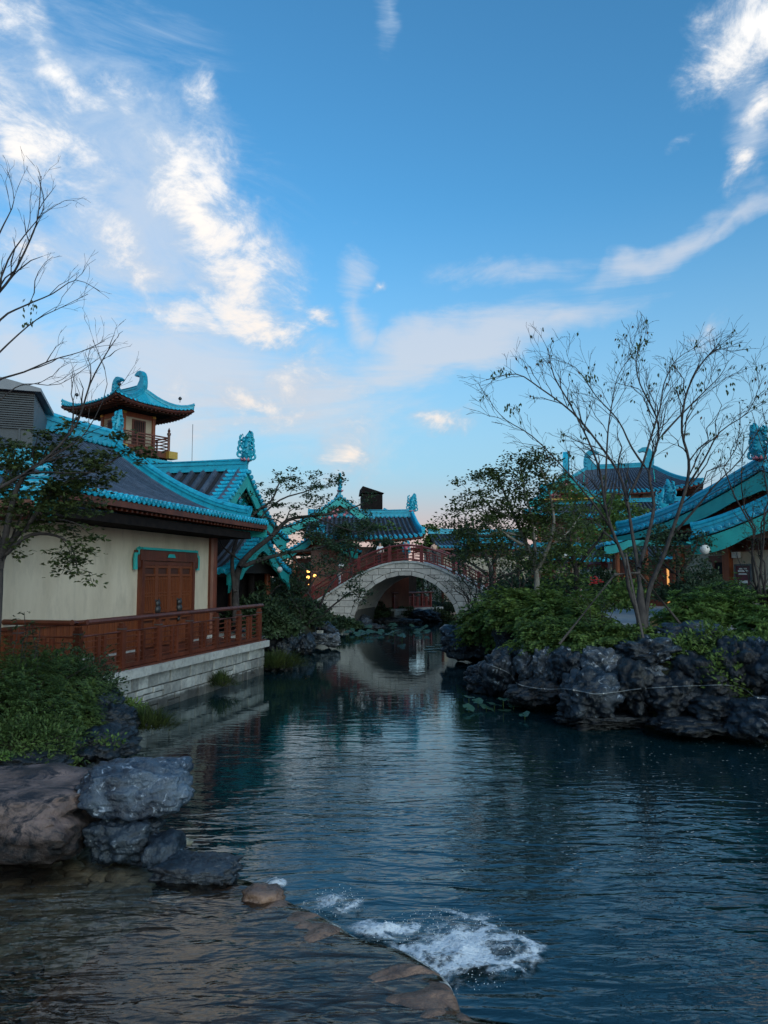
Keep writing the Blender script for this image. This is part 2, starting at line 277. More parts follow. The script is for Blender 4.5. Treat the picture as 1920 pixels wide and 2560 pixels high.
# ------------------------------------------------------------------ mesh builder
def basis(ax):
    ax = ax.normalized(); u = ax.cross(V((0, 0, 1)))
    if u.length < 1e-3: u = ax.cross(V((1, 0, 0)))
    u.normalize(); return u, ax.cross(u).normalized()*-1
class MB:
    def __init__(s): s.v = []; s.f = []
    def add(s, vs, fs):
        b = len(s.v); s.v.extend(vs); s.f.extend([tuple(i+b for i in f) for f in fs])
    def hexa(s, p):         # p: 4 bottom ccw, 4 top ccw
        s.add(p, [(3,2,1,0),(4,5,6,7),(0,1,5,4),(1,2,6,5),(2,3,7,6),(3,0,4,7)])
    def box(s, c, d, ex=V((1,0,0)), ey=None, ez=V((0,0,1))):
        c = V(c); ey = ey or V(ez).cross(ex).normalized(); a, b, e = ex*d[0]/2, ey*d[1]/2, ez*d[2]/2
        s.hexa([c-a-b-e, c+a-b-e, c+a+b-e, c-a+b-e, c-a-b+e, c+a-b+e, c+a+b+e, c-a+b+e])
    def bar(s, p, q, w, h, up=V((0,0,1))):
        p = V(p); q = V(q); ax = (q-p); L_ = ax.length; ax.normalize(); sd_ = ax.cross(up)
        if sd_.length < 1e-3: sd_ = ax.cross(V((0,1,0)))
        sd_.normalize(); u = sd_.cross(ax).normalized()
        s.box((p+q)/2, (L_, w, h), ax, sd_*-1, u)
    def tube(s, pts, rad, n=6, cap=True):
        if isinstance(rad, (int, float)): rad = [rad]*len(pts)
        vs = []; fs = []; pts = [V(p) for p in pts]
        for i, p in enumerate(pts):
            t = (pts[min(i+1, len(pts)-1)]-pts[max(i-1, 0)])
            if t.length < 1e-9: t = V((0,0,1))
            if i == 0: u, w = basis(t)
            else:
                tn = t.normalized(); u = (u-tn*u.dot(tn));
                if u.length < 1e-4: u, w = basis(t)
                u.normalize(); w = tn.cross(u)
            for k in range(n):
                a = 2*pi*k/n; vs.append(p+(u*cos(a)+w*sin(a))*rad[i])
        for i in range(len(pts)-1):
            for k in range(n):
                k2 = (k+1) % n; fs.append((i*n+k, i*n+k2, (i+1)*n+k2, (i+1)*n+k))
        if cap and n > 3: fs.append(tuple(range(n-1, -1, -1))); fs.append(tuple(range((len(pts)-1)*n, len(pts)*n)))
        s.add(vs, fs)
    def lathe(s, c, prof, n=12, ax=V((0,0,1))):
        c = V(c); u, w = basis(ax); vs = []; fs = []
        for r, h in prof:
            for k in range(n):
                a = 2*pi*k/n; vs.append(c+ax*h+(u*cos(a)+w*sin(a))*max(r, .0005))
        for i in range(len(prof)-1):
            for k in range(n):
                k2 = (k+1) % n; fs.append((i*n+k, i*n+k2, (i+1)*n+k2, (i+1)*n+k))
        fs.append(tuple(range(n-1, -1, -1))); fs.append(tuple(range((len(prof)-1)*n, len(prof)*n))); s.add(vs, fs)
    def prism(s, pts, ext):   # planar polygon extruded along ext
        n = len(pts); ext = V(ext); pts = [V(p) for p in pts]
        s.add(pts+[p+ext for p in pts], [tuple(range(n-1, -1, -1)), tuple(range(n, 2*n))]+[(i, (i+1) % n, (i+1) % n+n, i+n) for i in range(n)])
    def grid(s, fn, nu, nv):
        b = len(s.v)
        for j in range(nv+1):
            for i in range(nu+1): s.v.append(V(fn(i/nu, j/nv)))
        for j in range(nv):
            for i in range(nu):
                a = b+j*(nu+1)+i; s.f.append((a, a+1, a+nu+2, a+nu+1))
    def slab(s, fn, nu, nv, ext):  # a closed curved sheet with thickness
        ext = V(ext); b = len(s.v); m = (nu+1)*(nv+1)
        s.grid(fn, nu, nv); s.v.extend([p+ext for p in s.v[b:b+m]])
        for j in range(nv):
            for i in range(nu):
                a = b+m+j*(nu+1)+i; s.f.append((a, a+nu+1, a+nu+2, a+1))
        edge = [i for i in range(nu+1)]+[j*(nu+1)+nu for j in range(1, nv+1)]+[nv*(nu+1)+i for i in range(nu-1, -1, -1)]+[j*(nu+1) for j in range(nv-1, 0, -1)]
        for i in range(len(edge)):
            a, c_ = edge[i], edge[(i+1) % len(edge)]; s.f.append((b+a, b+m+a, b+m+c_, b+c_))
    def build(s, name, m, parent=None, smooth=False, org=None, kind=None):
        me = bpy.data.meshes.new(name)
        o = None
        if org is None: org = parent['_o'] if parent is not None and '_o' in parent else (0, 0, 0)
        ox, oy, oz = org
        me.from_pydata([(p[0]-ox, p[1]-oy, p[2]-oz) for p in s.v], [], s.f)
        ms = m if isinstance(m, (list, tuple)) else [m]
        for q in ms: me.materials.append(M[q])
        if smooth: me.polygons.foreach_set('use_smooth', [True]*len(me.polygons))
        me.update()
        o = bpy.data.objects.new(name, me); scn.collection.objects.link(o)
        if parent is not None: o.parent = parent; o['_o'] = list(parent['_o'])
        else: o.location = org; o['_o'] = list(org)
        if kind: o['kind'] = kind
        return o
def thing(name, label, cat, loc, group=None, rz=0):
    o = bpy.data.objects.new(name, None); scn.collection.objects.link(o); o.empty_display_size = .3
    o.location = loc; o['_o'] = list(loc); o['label'] = label; o['category'] = cat; o.rotation_euler.z = rz
    if group: o['group'] = group
    return o
def tag(o, label, cat, group=None):
    o['label'] = label; o['category'] = cat
    if group: o['group'] = group
    return o
def inst(name, me, loc, parent, rot=None, scale=None):    # alike pieces share their mesh; loc in world metres
    o = bpy.data.objects.new(name, me); scn.collection.objects.link(o); po = parent['_o'] if parent is not None else (0, 0, 0)
    m = Matrix.Translation(V(loc)-V(po))
    if rot is not None: m = m @ rot.to_4x4()
    if scale: m = m @ Matrix.Diagonal((*scale, 1))
    o.matrix_local = m; o.parent = parent; o['_o'] = list(po); return o
def frame(x, y, z): return Matrix((x, y, z)).transposed()
# ------------------------------------------------------------------ ground and water
rnd = random.Random(7)
DV = V((.233, .972, 0)).normalized()            # along the left terrace
NV = V((-DV.y, DV.x, 0))                        # away from the canal, to the left
def LX(Y, off=0): return -6.44-off/DV.y+DV.x/DV.y*(Y-16.4)
def struct(name, mb, m, smooth=False):
    o = mb.build(name, m, smooth=smooth); o['kind'] = 'structure'; return o
mb = MB(); mb.grid(lambda u, v: (-400+800*u, -30+830*v, -1.3), 4, 4); struct('canal_bed', mb, 'bed')
mb = MB(); mb.grid(lambda u, v: (-26+52*u, -6+126*v, 0.0), 2, 2); pond = struct('canal_water', mb, 'pond')
LB = [(-30,-12),(6,-12),(8.6,-6),(9.6,-3.7),(11,-4.1),(13,-4.9),(15,-5.9),(16.4,-6.9),(19,-7.2),(22,-6.6),(25.4,-5.6),(27,-4.9),(32,-4.5),(37,-3.5),(44,-3.3),(50,-2.6),(56,-1.4),(62,.2),(70,2.5),(80,6),(95,14),(100,18)]
RB = [(-30,22),(8,20),(12,16),(14.5,11.5),(16,8.3),(17,6.0),(18,4.9),(19.5,4.2),(24,3.4),(28,3.6),(33,3.7),(39,3.8),(50,5.3),(56,7),(62,9.5),(70,13),(80,18),(95,25),(100,27)]
def edge(T, Y):
    if Y <= T[0][0]: return T[0][1]
    for (a, b), (c_, d) in zip(T, T[1:]):
        if Y <= c_: return b+(d-b)*(Y-a)/(c_-a)
    return T[-1][1]
def wob(x, y, s=1.0, a=1.0): return noise.noise(V((x*s, y*s, 3.7)))*a
def bank(T, sgn, ztop, name):
    mb = MB(); ys = [-30, 0]+[4+i*1.0 for i in range(0, 60)]+[66, 74, 84, 100, 140, 300, 800]
    prof = [(-.2, -1.2), (.05, -.2), (.3, .35), (.7, .75), (1.3, .95), (2.2, 1.0), (4, 1.0), (8, 1), (16, 1), (60, 1), (400, 1)]
    def fn(i, j):
        Y = ys[j]; d, h = prof[i]; x = edge(T, min(Y, 100))
        z = ztop(Y)*h if h > 0 else h
        z += wob(x+d, Y, .6, .10) if 0 < h and d < 7 else 0
        return V((x+sgn*d, Y, z))
    nu = len(prof)-1; nv = len(ys)-1
    for j in range(nv+1):
        for i in range(nu+1): mb.v.append(fn(i, j))
    for j in range(nv):
        for i in range(nu):
            a = j*(nu+1)+i; q = (a, a+1, a+nu+2, a+nu+1); mb.f.append(q if sgn > 0 else q[::-1])
    return struct(name, mb, 'soil', True)
lz = lambda Y: .35 if Y < 9.5 else (.35+.55*(Y-9.5)/2 if Y < 11.5 else .95)
rz_ = lambda Y: 1.55 if Y < 26 else 1.35
bank(LB, -1, lz, 'left_bank'); bank(RB, 1, rz_, 'right_bank')
# paved court on the right bank
mb = MB()
mb.slab(lambda u, v: ((7.6+ (26)*u)+(v*6), 23.5+v*40, 1.62), 12, 12, (0, 0, -.12)); struct('paved_court', mb, 'pave')
# ---- rocks
ROCKG = {}
def rock(name, label, c_, r, seed, m='rock', rough=.44, sub=5, flat=0, cut=0, rz=0, group=None, tilt=0, parent=None, cat='rock', freq=1.05):
    me = bpy.data.meshes.new(name); import bmesh
    bm = bmesh.new(); bmesh.ops.create_icosphere(bm, subdivisions=sub, radius=1)
    so_ = V((seed*13.7, seed*7.1, seed*3.3)); rt = Matrix.Rotation(rz, 3, 'Z') @ Matrix.Rotation(tilt, 3, 'X')
    for v in bm.verts:
        p = v.co.copy()
        if flat:                                  # squarish slab: push towards a box
            k = max(abs(p.x), abs(p.y), abs(p.z)); p = p.lerp(p/k*.86, flat)
        n = noise.ridged_multi_fractal(p*freq+so_, 1.0, 2.1, 4, 1.0, 1.9)
        n2 = noise.noise(p*freq*.7+so_*.5)
        vz = noise.voronoi(p*freq*1.5+so_)[0]; cr = min(1, (vz[1]-vz[0])*2.2)
        vz2 = noise.voronoi(p*freq*3.0+so_)[0]
        q = p*(1+rough*(n2*.9)+rough*.30*(n-1.0)-rough*.45*(1-cr)-rough*.28*max(0, 1-(vz2[1]-vz2[0])*4))
        if cut and q.z > cut: q.z = cut+(q.z-cut)*.25
        v.co = rt @ V((q.x*r[0], q.y*r[1], q.z*r[2]))
    bm.to_mesh(me); bm.free(); me.materials.append(M[m])
    me.polygons.foreach_set('use_smooth', [True]*len(me.polygons))
    o = bpy.data.objects.new(name, me); scn.collection.objects.link(o)
    if parent is not None: o.parent = parent; o.location = V(c_)-V(parent['_o']); o['_o'] = list(parent['_o'])
    else:
        o.location = c_; tag(o, label, cat, group)
    return o
def rockpx(label, x0, y0, x1, y1, Y, seed, m='rock', depth=None, **k):
    a = P(x0, y0, Y); b = P(x1, y1, Y); w = (b.x-a.x)/2; h = (a.z-b.z)/2
    return rock('rock', label, ((a.x+b.x)/2, Y+(depth or w)*.3, (a.z+b.z)/2), (w*1.16, (depth or w)*1.15, h*1.2), seed, m, **k)
RG = 'dark rocks piled along the right bank'
R = rockpx
R('flat topped dark rock with moss on it beside the arch bridge foot', 1105,1562,1262,1645, 29.5, 1, 'rock', 1.2, flat=.4, group=RG)
R('small blue rock tip sticking out into the water left of the cable end', 1170,1655,1236,1712, 22.8, 2, 'rock', .5, group=RG)
R('low dark rock at the waterline below the cable start', 1165,1690,1260,1735, 22.3, 3, 'rock2', .6, group=RG)
R('rounded grey rock crossed by the upper end of the cable', 1205,1625,1302,1735, 21.2, 4, 'rock', .8, group=RG)
R('brownish grey rock just right of the cable bend with vertical streaks', 1288,1612,1362,1712, 20.3, 5, 'rock_pale', .7, group=RG)
R('white streaked pale rock on the right bank', 1332,1620,1402,1715, 19.6, 6, 'rock_pale', .6, group=RG)
R('dark rock filling the gap under the white streaked rock', 1270,1700,1420,1772, 19.0, 7, 'rock2', .8, group=RG)
R('grey rock between the white streaked rock and the pair in the middle', 1388,1625,1464,1712, 18.8, 8, 'rock', .7, group=RG)
R('grey rock with a pale band directly above the big front boulder', 1455,1620,1560,1706, 18.5, 9, 'rock_pale', .8, group=RG)
R('large bluish rock that stands highest on the bank below the bare tree', 1548,1592,1712,1672, 18.0, 10, 'rock', 1.0, flat=.3, group=RG)
R('big front boulder standing in the water under the sagging cable', 1402,1688,1542,1802, 17.2, 11, 'rock', .8, flat=.45, group=RG)
R('black overhanging rock right of the big front boulder', 1530,1668,1640,1790, 17.2, 12, 'rock2', .9, group=RG)
R('very dark bulging rock under the cable right of centre', 1615,1690,1765,1800, 16.8, 13, 'rock2', .9, group=RG)
R('grey ledge rock below the highest rock', 1560,1650,1690,1715, 17.8, 14, 'rock_pale', .7, group=RG)
R('dark rock below the trailing green plants', 1700,1640,1830,1760, 16.9, 15, 'rock2', .9, group=RG)
R('dark rock behind the right end of the cable', 1800,1600,1905,1740, 16.6, 16, 'rock2', .9, group=RG)
R('brownish rock with pale roots at the right picture edge', 1872,1585,1990,1745, 16.2, 17, 'rock', .9, group=RG)
R('low boulder in the water at the right picture edge', 1842,1745,1990,1850, 15.3, 18, 'rock', .9, group=RG)
R('thin low ledge at the waterline with wet white glints', 1640,1795,1850,1838, 15.9, 19, 'rock2', .7, group=RG)
R('long flat brown ledge at the waterline below the big boulder', 1410,1785,1640,1822, 17.0, 20, 'rock2', .6, flat=.6, group=RG)
R('black rock between the waterline ledges and the overhang', 1740,1740,1870,1815, 16.1, 21, 'rock2', .8, group=RG)
for i, (x0, y0, x1, y1, Y, lb) in enumerate([(1240,1560,1330,1640,25.5,'rock half hidden under the fern bush beside the flat topped rock'),(1255,1600,1345,1665,23.5,'dark rock in the recess behind the cable start'),
        (1620,1560,1800,1640,18.6,'rock hidden by leaves above the dark bulge')]):
    R(lb, x0, y0, x1, y1, Y, 31+i, 'rock', .9, group=RG)
# left bank rocks in the distance and near
LG = 'rocks along the left bank'
R('pale blue rock just beyond the terrace corner', 702,1575,748,1625, 31, 40, 'rock', .7, group=LG)
R('speckled rock between the pale blue rock and the flat slab', 738,1590,790,1640, 32.5, 41, 'rock', .7, group=LG)
R('dark upright rock behind the small white sign', 788,1560,846,1602, 36.5, 42, 'rock', .8, group=LG)
R('low dark rock at the waterline below the terrace corner', 662,1600,722,1660, 29, 43, 'rock2', .8, group=LG)
R('dark rock in the shade at the very corner of the terrace', 668,1640,735,1690, 27.2, 44, 'rock2', .6, group=LG)
R('dark boulder under the near shrubs left of the grass tuft', 205,1770,335,1845, 14.2, 45, 'rock2', .7, group=LG)
R('black boulder below the near shrubs just above the blue rock', 180,1835,325,1905, 12.6, 46, 'rock2', .8, group=LG)
R('dark rock seen through the near shrubs by the stone wall end', 170,1720,270,1790, 15.2, 47, 'rock', .6, group=LG)
R('low rock in front of the near shrubs at the left picture edge', -60,1880,150,1935, 11.2, 48, 'rock2', .8, group=LG)
o = rockpx('pale flat slab at the waterline carrying the small white sign', 775,1583,850,1612, 35.5, 49, 'rock_pale', .9, flat=.8, group=LG)
# rocks beyond the arch
BG = 'rocks seen through the arch'
R('bluish rock at the left inside the arch opening', 885,1540,935,1578, 51, 50, 'rock', 1.2, group=BG)
R('long dark rock in the middle of the arch opening', 935,1545,1050,1572, 53.5, 51, 'rock2', 1.0, group=BG)
R('mossy rock below the far stone wall in the arch opening', 1010,1525,1110,1560, 56, 52, 'rock', 1.2, group=BG)
R('low dark rock between reeds in the arch opening', 870,1560,960,1580, 46.5, 53, 'rock2', .8, group=BG)

# ---- the upper pool: bed, clear water, weir lip
LIP = [(560,2185),(645,2206),(700,2241),(760,2268),(825,2300),(884,2337),(987,2366),(1060,2405),(1105,2448),(1128,2505),(1145,2530),(1230,2545),(1340,2562),(1480,2620),(1600,2700)]
LZ = .36
lipw = [G(a, b, LZ) for a, b in LIP]
lipw[0] = V((lipw[0].x, lipw[0].y, LZ))
def smooth_line(p, n=4):
    out_ = []
    for i in range(len(p)-1):
        p0 = p[max(i-1, 0)]; p1 = p[i]; p2 = p[i+1]; p3 = p[min(i+2, len(p)-1)]
        for k in range(n):
            t = k/n; out_.append(.5*((2*p1)+(p2-p0)*t+(2*p0-5*p1+4*p2-p3)*t*t+(-p0+3*p1-3*p2+p3)*t**3))
    out_.append(p[-1]); return out_
lip = smooth_line(lipw, 9)
mb = MB()
def pooledge(Y, back=0):        # x of the lip at a given Y
    best = None
    for a, b in zip(lip, lip[1:]):
        if (a.y-Y)*(b.y-Y) <= 0 and abs(a.y-b.y) > 1e-6: best = a.x+(b.x-a.x)*(Y-a.y)/(b.y-a.y)
    if best is None: best = lip[0].x if Y > lip[0].y else lip[-1].x
    return best
mb.grid(lambda u, v: (-14+(pooledge(10.2-9.2*v)-1.0+14)*u, 10.2-9.2*v, .02+.03*noise.noise(V((u*9, v*9, 0)))), 40, 40)
bed = struct('pool_bed', mb, 'bed', True)
# cobbles lying on the bed: one mesh shared by all
import bmesh
def blob_mesh(name, m, seed, sub=2, rough=.2, sc=(1, 1, 1)):
    me = bpy.data.meshes.new(name); bm = bmesh.new(); bmesh.ops.create_icosphere(bm, subdivisions=sub, radius=1)
    for v in bm.verts:
        k = 1+rough*noise.noise(v.co*1.2+V((seed*5, 0, 0))); v.co = V((v.co.x*k*sc[0], v.co.y*k*sc[1], v.co.z*k*sc[2]))
    bm.to_mesh(me); bm.free(); me.materials.append(M[m]); me.polygons.foreach_set('use_smooth', [True]*len(me.polygons)); return me
cms = [blob_mesh('cobble', 'cobble', i, 2, .35) for i in range(5)]
k = 0; placed = []
while k < 290:
    px = rnd.uniform(-40, 640); py = rnd.uniform(2110, 2420); g = G(px, py, .06)
    if rnd.random() > 1.15-(py-2110)/400: continue
    if g.x > pooledge(g.y)-.9 or g.x < -4.9: continue
    if any((g.x-q[0])**2+(g.y-q[1])**2 < .012 for q in placed[-290:]): continue
    placed.append((g.x, g.y)); s_ = rnd.uniform(.08, .15)
    inst('cobble', cms[k % 5], (g.x, g.y, .06+rnd.uniform(0, .03)), bed, Matrix.Rotation(rnd.uniform(0, 6.3), 3, 'Z'), (s_*1.25, s_*.9, s_*.5)); k += 1
# the weir: a broad rounded brown rock lip, the water slides over it
def lipframe(i):
    a = lip[max(i-1, 0)]; b = lip[min(i+1, len(lip)-1)]; t = (b-a); t.z = 0; t.normalize(); return lip[i], V((t.y, -t.x, 0))*-1   # second: outwards (to the pond)
mb = MB(); nl = len(lip)
prof = [(-2.3, -.30), (-1.8, -.17), (-1.35, -.09), (-1.0, -.06), (-.7, -.045), (-.45, -.035), (-.25, -.03), (-.1, -.03), (0.0, -.04), (.06, -.09), (.10, -.22), (.08, -.38), (.14, -.7)]
LU = [0]
for a, b in zip(lip, lip[1:]): LU.append(LU[-1]+(b-a).length)
outn = []
for i in range(nl):
    p, o_ = lipframe(i); outn.append(o_ if o_.dot(V((.6, .8, 0))) > 0 else -o_)
for i in range(nl):
    q = V((0, 0, 0))
    for j in range(max(0, i-10), min(nl, i+11)): q += outn[j]
    outn[i] = outn[i].lerp(q.normalized(), .8).normalized()
def weir(i, j, up=0.0):
    d, h = prof[j]; q = lip[i]+outn[i]*d; n_ = noise.fractal(V((q.x*2.2, q.y*2.2, 1.3)), 1, 2, 4)
    bumpy = n_*.075 if d > -1.2 else .03*n_
    pr_ = max(0, 1-abs(LU[i]-LU[60])/1.4)*.05 if nl > 60 else 0
    if up: return V((q.x, q.y, 0))+V((0, 0, LZ+h+up))
    side = noise.noise(V((LU[i]*3, h*4, 9)))*.07
    rdg = noise.ridged_multi_fractal(V((q.x*3.1+3, q.y*3.1, 2.4)), 1.0, 2.1, 4, 1.0, 2.0)-.85
    hump = .12*max(0, 1-abs(d+.16)/.50)*max(-.3, rdg)*min(1, LU[i]/1.5)+.035*max(0, 1-((q.x-.15)/.50)**2-((q.y-5.72)/.40)**2)*(.55+1.5*max(-.3, noise.ridged_multi_fractal(V((q.x*2.6, q.y*2.6, .4)), 1.0, 2.1, 4, 1.0, 2.0)-.9))+.05*max(0, 1-((q.x+.62)/.26)**2-((q.y-6.62)/.2)**2)
    return V((q.x, q.y, LZ+h+max(-.05, min(.018, bumpy*.35))+hump))+outn[i]*side
mb.v = [weir(i, j) for i in range(nl) for j in range(len(prof))]
for i in range(nl-1):
    for j in range(len(prof)-1):
        a = i*len(prof)+j; mb.f.append((a, a+len(prof), a+len(prof)+1, a+1))
wo = mb.build('weir_rock', 'weir', smooth=True); tag(wo, 'wet brown rock lip that the pool water slides over beside the white foam', 'weir rock')
sm = wo.modifiers.new('sub', 'SUBSURF'); sm.levels = sm.render_levels = 2
tex = bpy.data.textures.new('rock_relief', 'CLOUDS'); tex.noise_scale = .22; tex.noise_depth = 4
dm = wo.modifiers.new('relief', 'DISPLACE'); dm.texture = tex; dm.strength = .022; dm.mid_level = .55; dm.texture_coords = 'GLOBAL'
# pool water surface with its thin sheet over the lip
mb = MB(); nrow = 46
rows = []
for i in range(nl):
    base = [lip[i]+outn[i]*d for d in (-.30, -.12, .0)]
    rows.append(base)
W0 = len(mb.v)
for i in range(nl):
    p = lip[i]+outn[i]*-.30
    cols = []
    for k in range(14):
        t = k/13; xx = -15+(p.x+15)*t; cols.append(V((xx, (10.4-(LU[i]/LU[-1])*10.2)*(1-t**2)+p.y*t**2, LZ+.012)))
    cols += [lip[i]+outn[i]*-.16+V((0, 0, .010)), lip[i]+outn[i]*-.03+V((0, 0, -.004)), lip[i]+outn[i]*.06+V((0, 0, -.05)), lip[i]+outn[i]*.11+V((0, 0, -.2)), lip[i]+outn[i]*.15+V((0, 0, -.37))]
    nc = len(cols); mb.v += cols
for i in range(nl-1):
    for j in range(nc-1):
        a = i*nc+j; mb.f.append((a, a+nc, a+nc+1, a+1))
struct('pool_water', mb, 'pool', True)
# near left rocks
rock('boulder', 'large brown pink slab of rock at the left edge above the pool', (-4.80, 9.0, .66), (1.72, 1.0, .42), 61, 'rock_brown', .20, 5, flat=.7, cat='rock', freq=1.2, rz=-.1)
rock('boulder', 'blue grey faceted boulder with bright top beside the brown slab', (-2.90, 8.9, .93), (.68, .50, .33), 62, 'rock_blue', .26, 5, flat=.5, freq=1.1, rz=.15)
rock('boulder', 'grey pedestal rock carrying the blue boulder', (-2.95, 8.65, .45), (.46, .38, .30), 63, 'rock', .30, 5, flat=.4, freq=1.8)
rock('boulder', 'small leaning rock right of the pedestal', (-2.38, 8.3, .42), (.22, .3, .22), 67, 'rock', .3, 4, flat=.4)
rock('boulder', 'low flat blue black rock at the start of the weir', (-1.90, 7.85, .40), (.52, .34, .135), 64, 'rock_blue', .28, 5, flat=.5, freq=1.6, rz=-.2)
rock('boulder', 'small brown rock at the top of the weir right of the flat rock', (-1.18, 7.35, .34), (.22, .22, .13), 65, 'weir', .28, 4, flat=.3, rz=-.6)
# foam where the fall meets the pond
def foam(px, py, rx, ry, label, seed, dens):
    c_ = G(px, py, .02); mb = MB()
    def fn(u, v):
        x = (u-.5)*2*rx; y = (v-.5)*2*ry; r_ = sqrt((x/rx)**2+(y/ry)**2)
        z = .025+max(0, 1-r_)**.7*.075*(.4+noise.ridged_multi_fractal(V((x*2.6+seed, y*2.6, 0)), 1, 2, 4, 1, 2)*.45)
        return (c_.x+x, c_.y+y, z)
    mb.grid(fn, 90, 70); o = mb.build('foam', 'foam%d' % seed, smooth=True, org=c_); tag(o, label, 'foam'); o['kind'] = 'stuff'; return o
def foammat(name, rx, ry, seed, dens):
    m = bpy.data.materials.new(name); m.use_nodes = True; t = m.node_tree; n = t.nodes; l = t.links; n.clear()
    o = n.new('ShaderNodeOutputMaterial'); tcx = n.new('ShaderNodeTexCoord')
    def mth(op, a, b):
        x = n.new('ShaderNodeMath'); x.operation = op; x.use_clamp = False
        for i, q in enumerate((a, b)):
            if isinstance(q, (int, float)): x.inputs[i].default_value = q
            else: l.new(q, x.inputs[i])
        return x.outputs[0]
    def rmp(x_, a, b, c0=0, c1=1):
        r = n.new('ShaderNodeMapRange'); r.interpolation_type = 'SMOOTHSTEP'; l.new(x_, r.inputs[0])
        for i, q in enumerate((a, b, c0, c1)): r.inputs[i+1].default_value = q
        return r.outputs[0]
    mp = n.new('ShaderNodeMapping'); mp.inputs['Location'].default_value = (seed, 0, 0); l.new(tcx.outputs['Object'], mp.inputs[0])
    wn_ = n.new('ShaderNodeTexNoise'); wn_.inputs['Scale'].default_value = 1.6; wn_.inputs['Detail'].default_value = 4; l.new(mp.outputs[0], wn_.inputs['Vector'])
    av = n.new('ShaderNodeVectorMath'); av.operation = 'MULTIPLY_ADD'; l.new(wn_.outputs['Color'], av.inputs[0]); av.inputs[1].default_value = (.9, .9, 0); l.new(mp.outputs[0], av.inputs[2])
    def strands(sc, lo, hi):
        vo = n.new('ShaderNodeTexVoronoi'); vo.feature = 'DISTANCE_TO_EDGE'; vo.inputs['Scale'].default_value = sc; l.new(av.outputs[0], vo.inputs['Vector']); return rmp(vo.outputs['Distance'], lo, hi, 1, 0)
    s1 = strands(1.5, .015, .13); s2 = strands(4.5, .0, .16)
    fine = n.new('ShaderNodeTexNoise'); fine.inputs['Scale'].default_value = 24; fine.inputs['Detail'].default_value = 6; l.new(mp.outputs[0], fine.inputs['Vector'])
    body = n.new('ShaderNodeTexNoise'); body.inputs['Scale'].default_value = 2.2; body.inputs['Detail'].default_value = 5; l.new(mp.outputs[0], body.inputs['Vector'])
    m2 = n.new('ShaderNodeMapping'); m2.vector_type = 'TEXTURE'; m2.inputs['Scale'].default_value = (rx, ry, 1); l.new(tcx.outputs['Object'], m2.inputs[0])
    ad = n.new('ShaderNodeVectorMath'); ad.operation = 'MULTIPLY_ADD'; l.new(wn_.outputs['Color'], ad.inputs[0]); ad.inputs[1].default_value = (.7, .7, 0); l.new(m2.outputs[0], ad.inputs[2])
    sb = n.new('ShaderNodeVectorMath'); sb.operation = 'SUBTRACT'; l.new(ad.outputs[0], sb.inputs[0]); sb.inputs[1].default_value = (.35, .35, 0)
    ml = n.new('ShaderNodeVectorMath'); ml.operation = 'MULTIPLY'; l.new(sb.outputs[0], ml.inputs[0]); ml.inputs[1].default_value = (1, 1, 0)
    ln = n.new('ShaderNodeVectorMath'); ln.operation = 'LENGTH'; l.new(ml.outputs[0], ln.inputs[0]); L_ = ln.outputs['Value']
    outer = rmp(L_, .55, .95, 1, 0); core = rmp(L_, .0, .62, 1, 0)
    a = mth('ADD', mth('MULTIPLY', s1, .85), mth('ADD', mth('MULTIPLY', s2, .35), mth('MULTIPLY', core, mth('MULTIPLY', body.outputs[0], 1.5*dens))))
    a = mth('MULTIPLY', mth('MULTIPLY', a, outer), rmp(fine.outputs[0], .3, .6, .45, 1.0))
    a = mth('MULTIPLY', rmp(a, .06, 1.15), .93)
    d = n.new('ShaderNodeBsdfPrincipled'); d.inputs['Base Color'].default_value = (.75, .80, .84, 1); d.inputs['Roughness'].default_value = .8
    bp = n.new('ShaderNodeBump'); bp.inputs['Strength'].default_value = .8; bp.inputs['Distance'].default_value = .03; l.new(fine.outputs[0], bp.inputs['Height']); l.new(bp.outputs[0], d.inputs['Normal'])
    tr = n.new('ShaderNodeBsdfTransparent'); mx = n.new('ShaderNodeMixShader'); l.new(a, mx.inputs[0]); l.new(tr.outputs[0], mx.inputs[1]); l.new(d.outputs[0], mx.inputs[2]); l.new(mx.outputs[0], o.inputs[0]); return m
for i, (px, py, rx, ry, dn, lb) in enumerate([(1150, 2380, .88, 1.0, 1.25, 'main burst of white foam churning below the weir'), (835, 2262, .40, .36, 1.1, 'small patch of foam by the upper weir rock'),
        (965, 2330, .45, .28, .8, 'thin strip of foam along the middle of the weir'), (1250, 2385, .55, .5, .3, 'loose foam strands drifting right of the main foam'), (690, 2215, .16, .22, .6, 'thread of foam at the very start of the weir')]):
    M['foam%d' % (i+1)] = foammat('white_foam_%d' % (i+1), rx, ry, i+1, dn); foam(px, py, rx, ry, lb, i+1, dn)

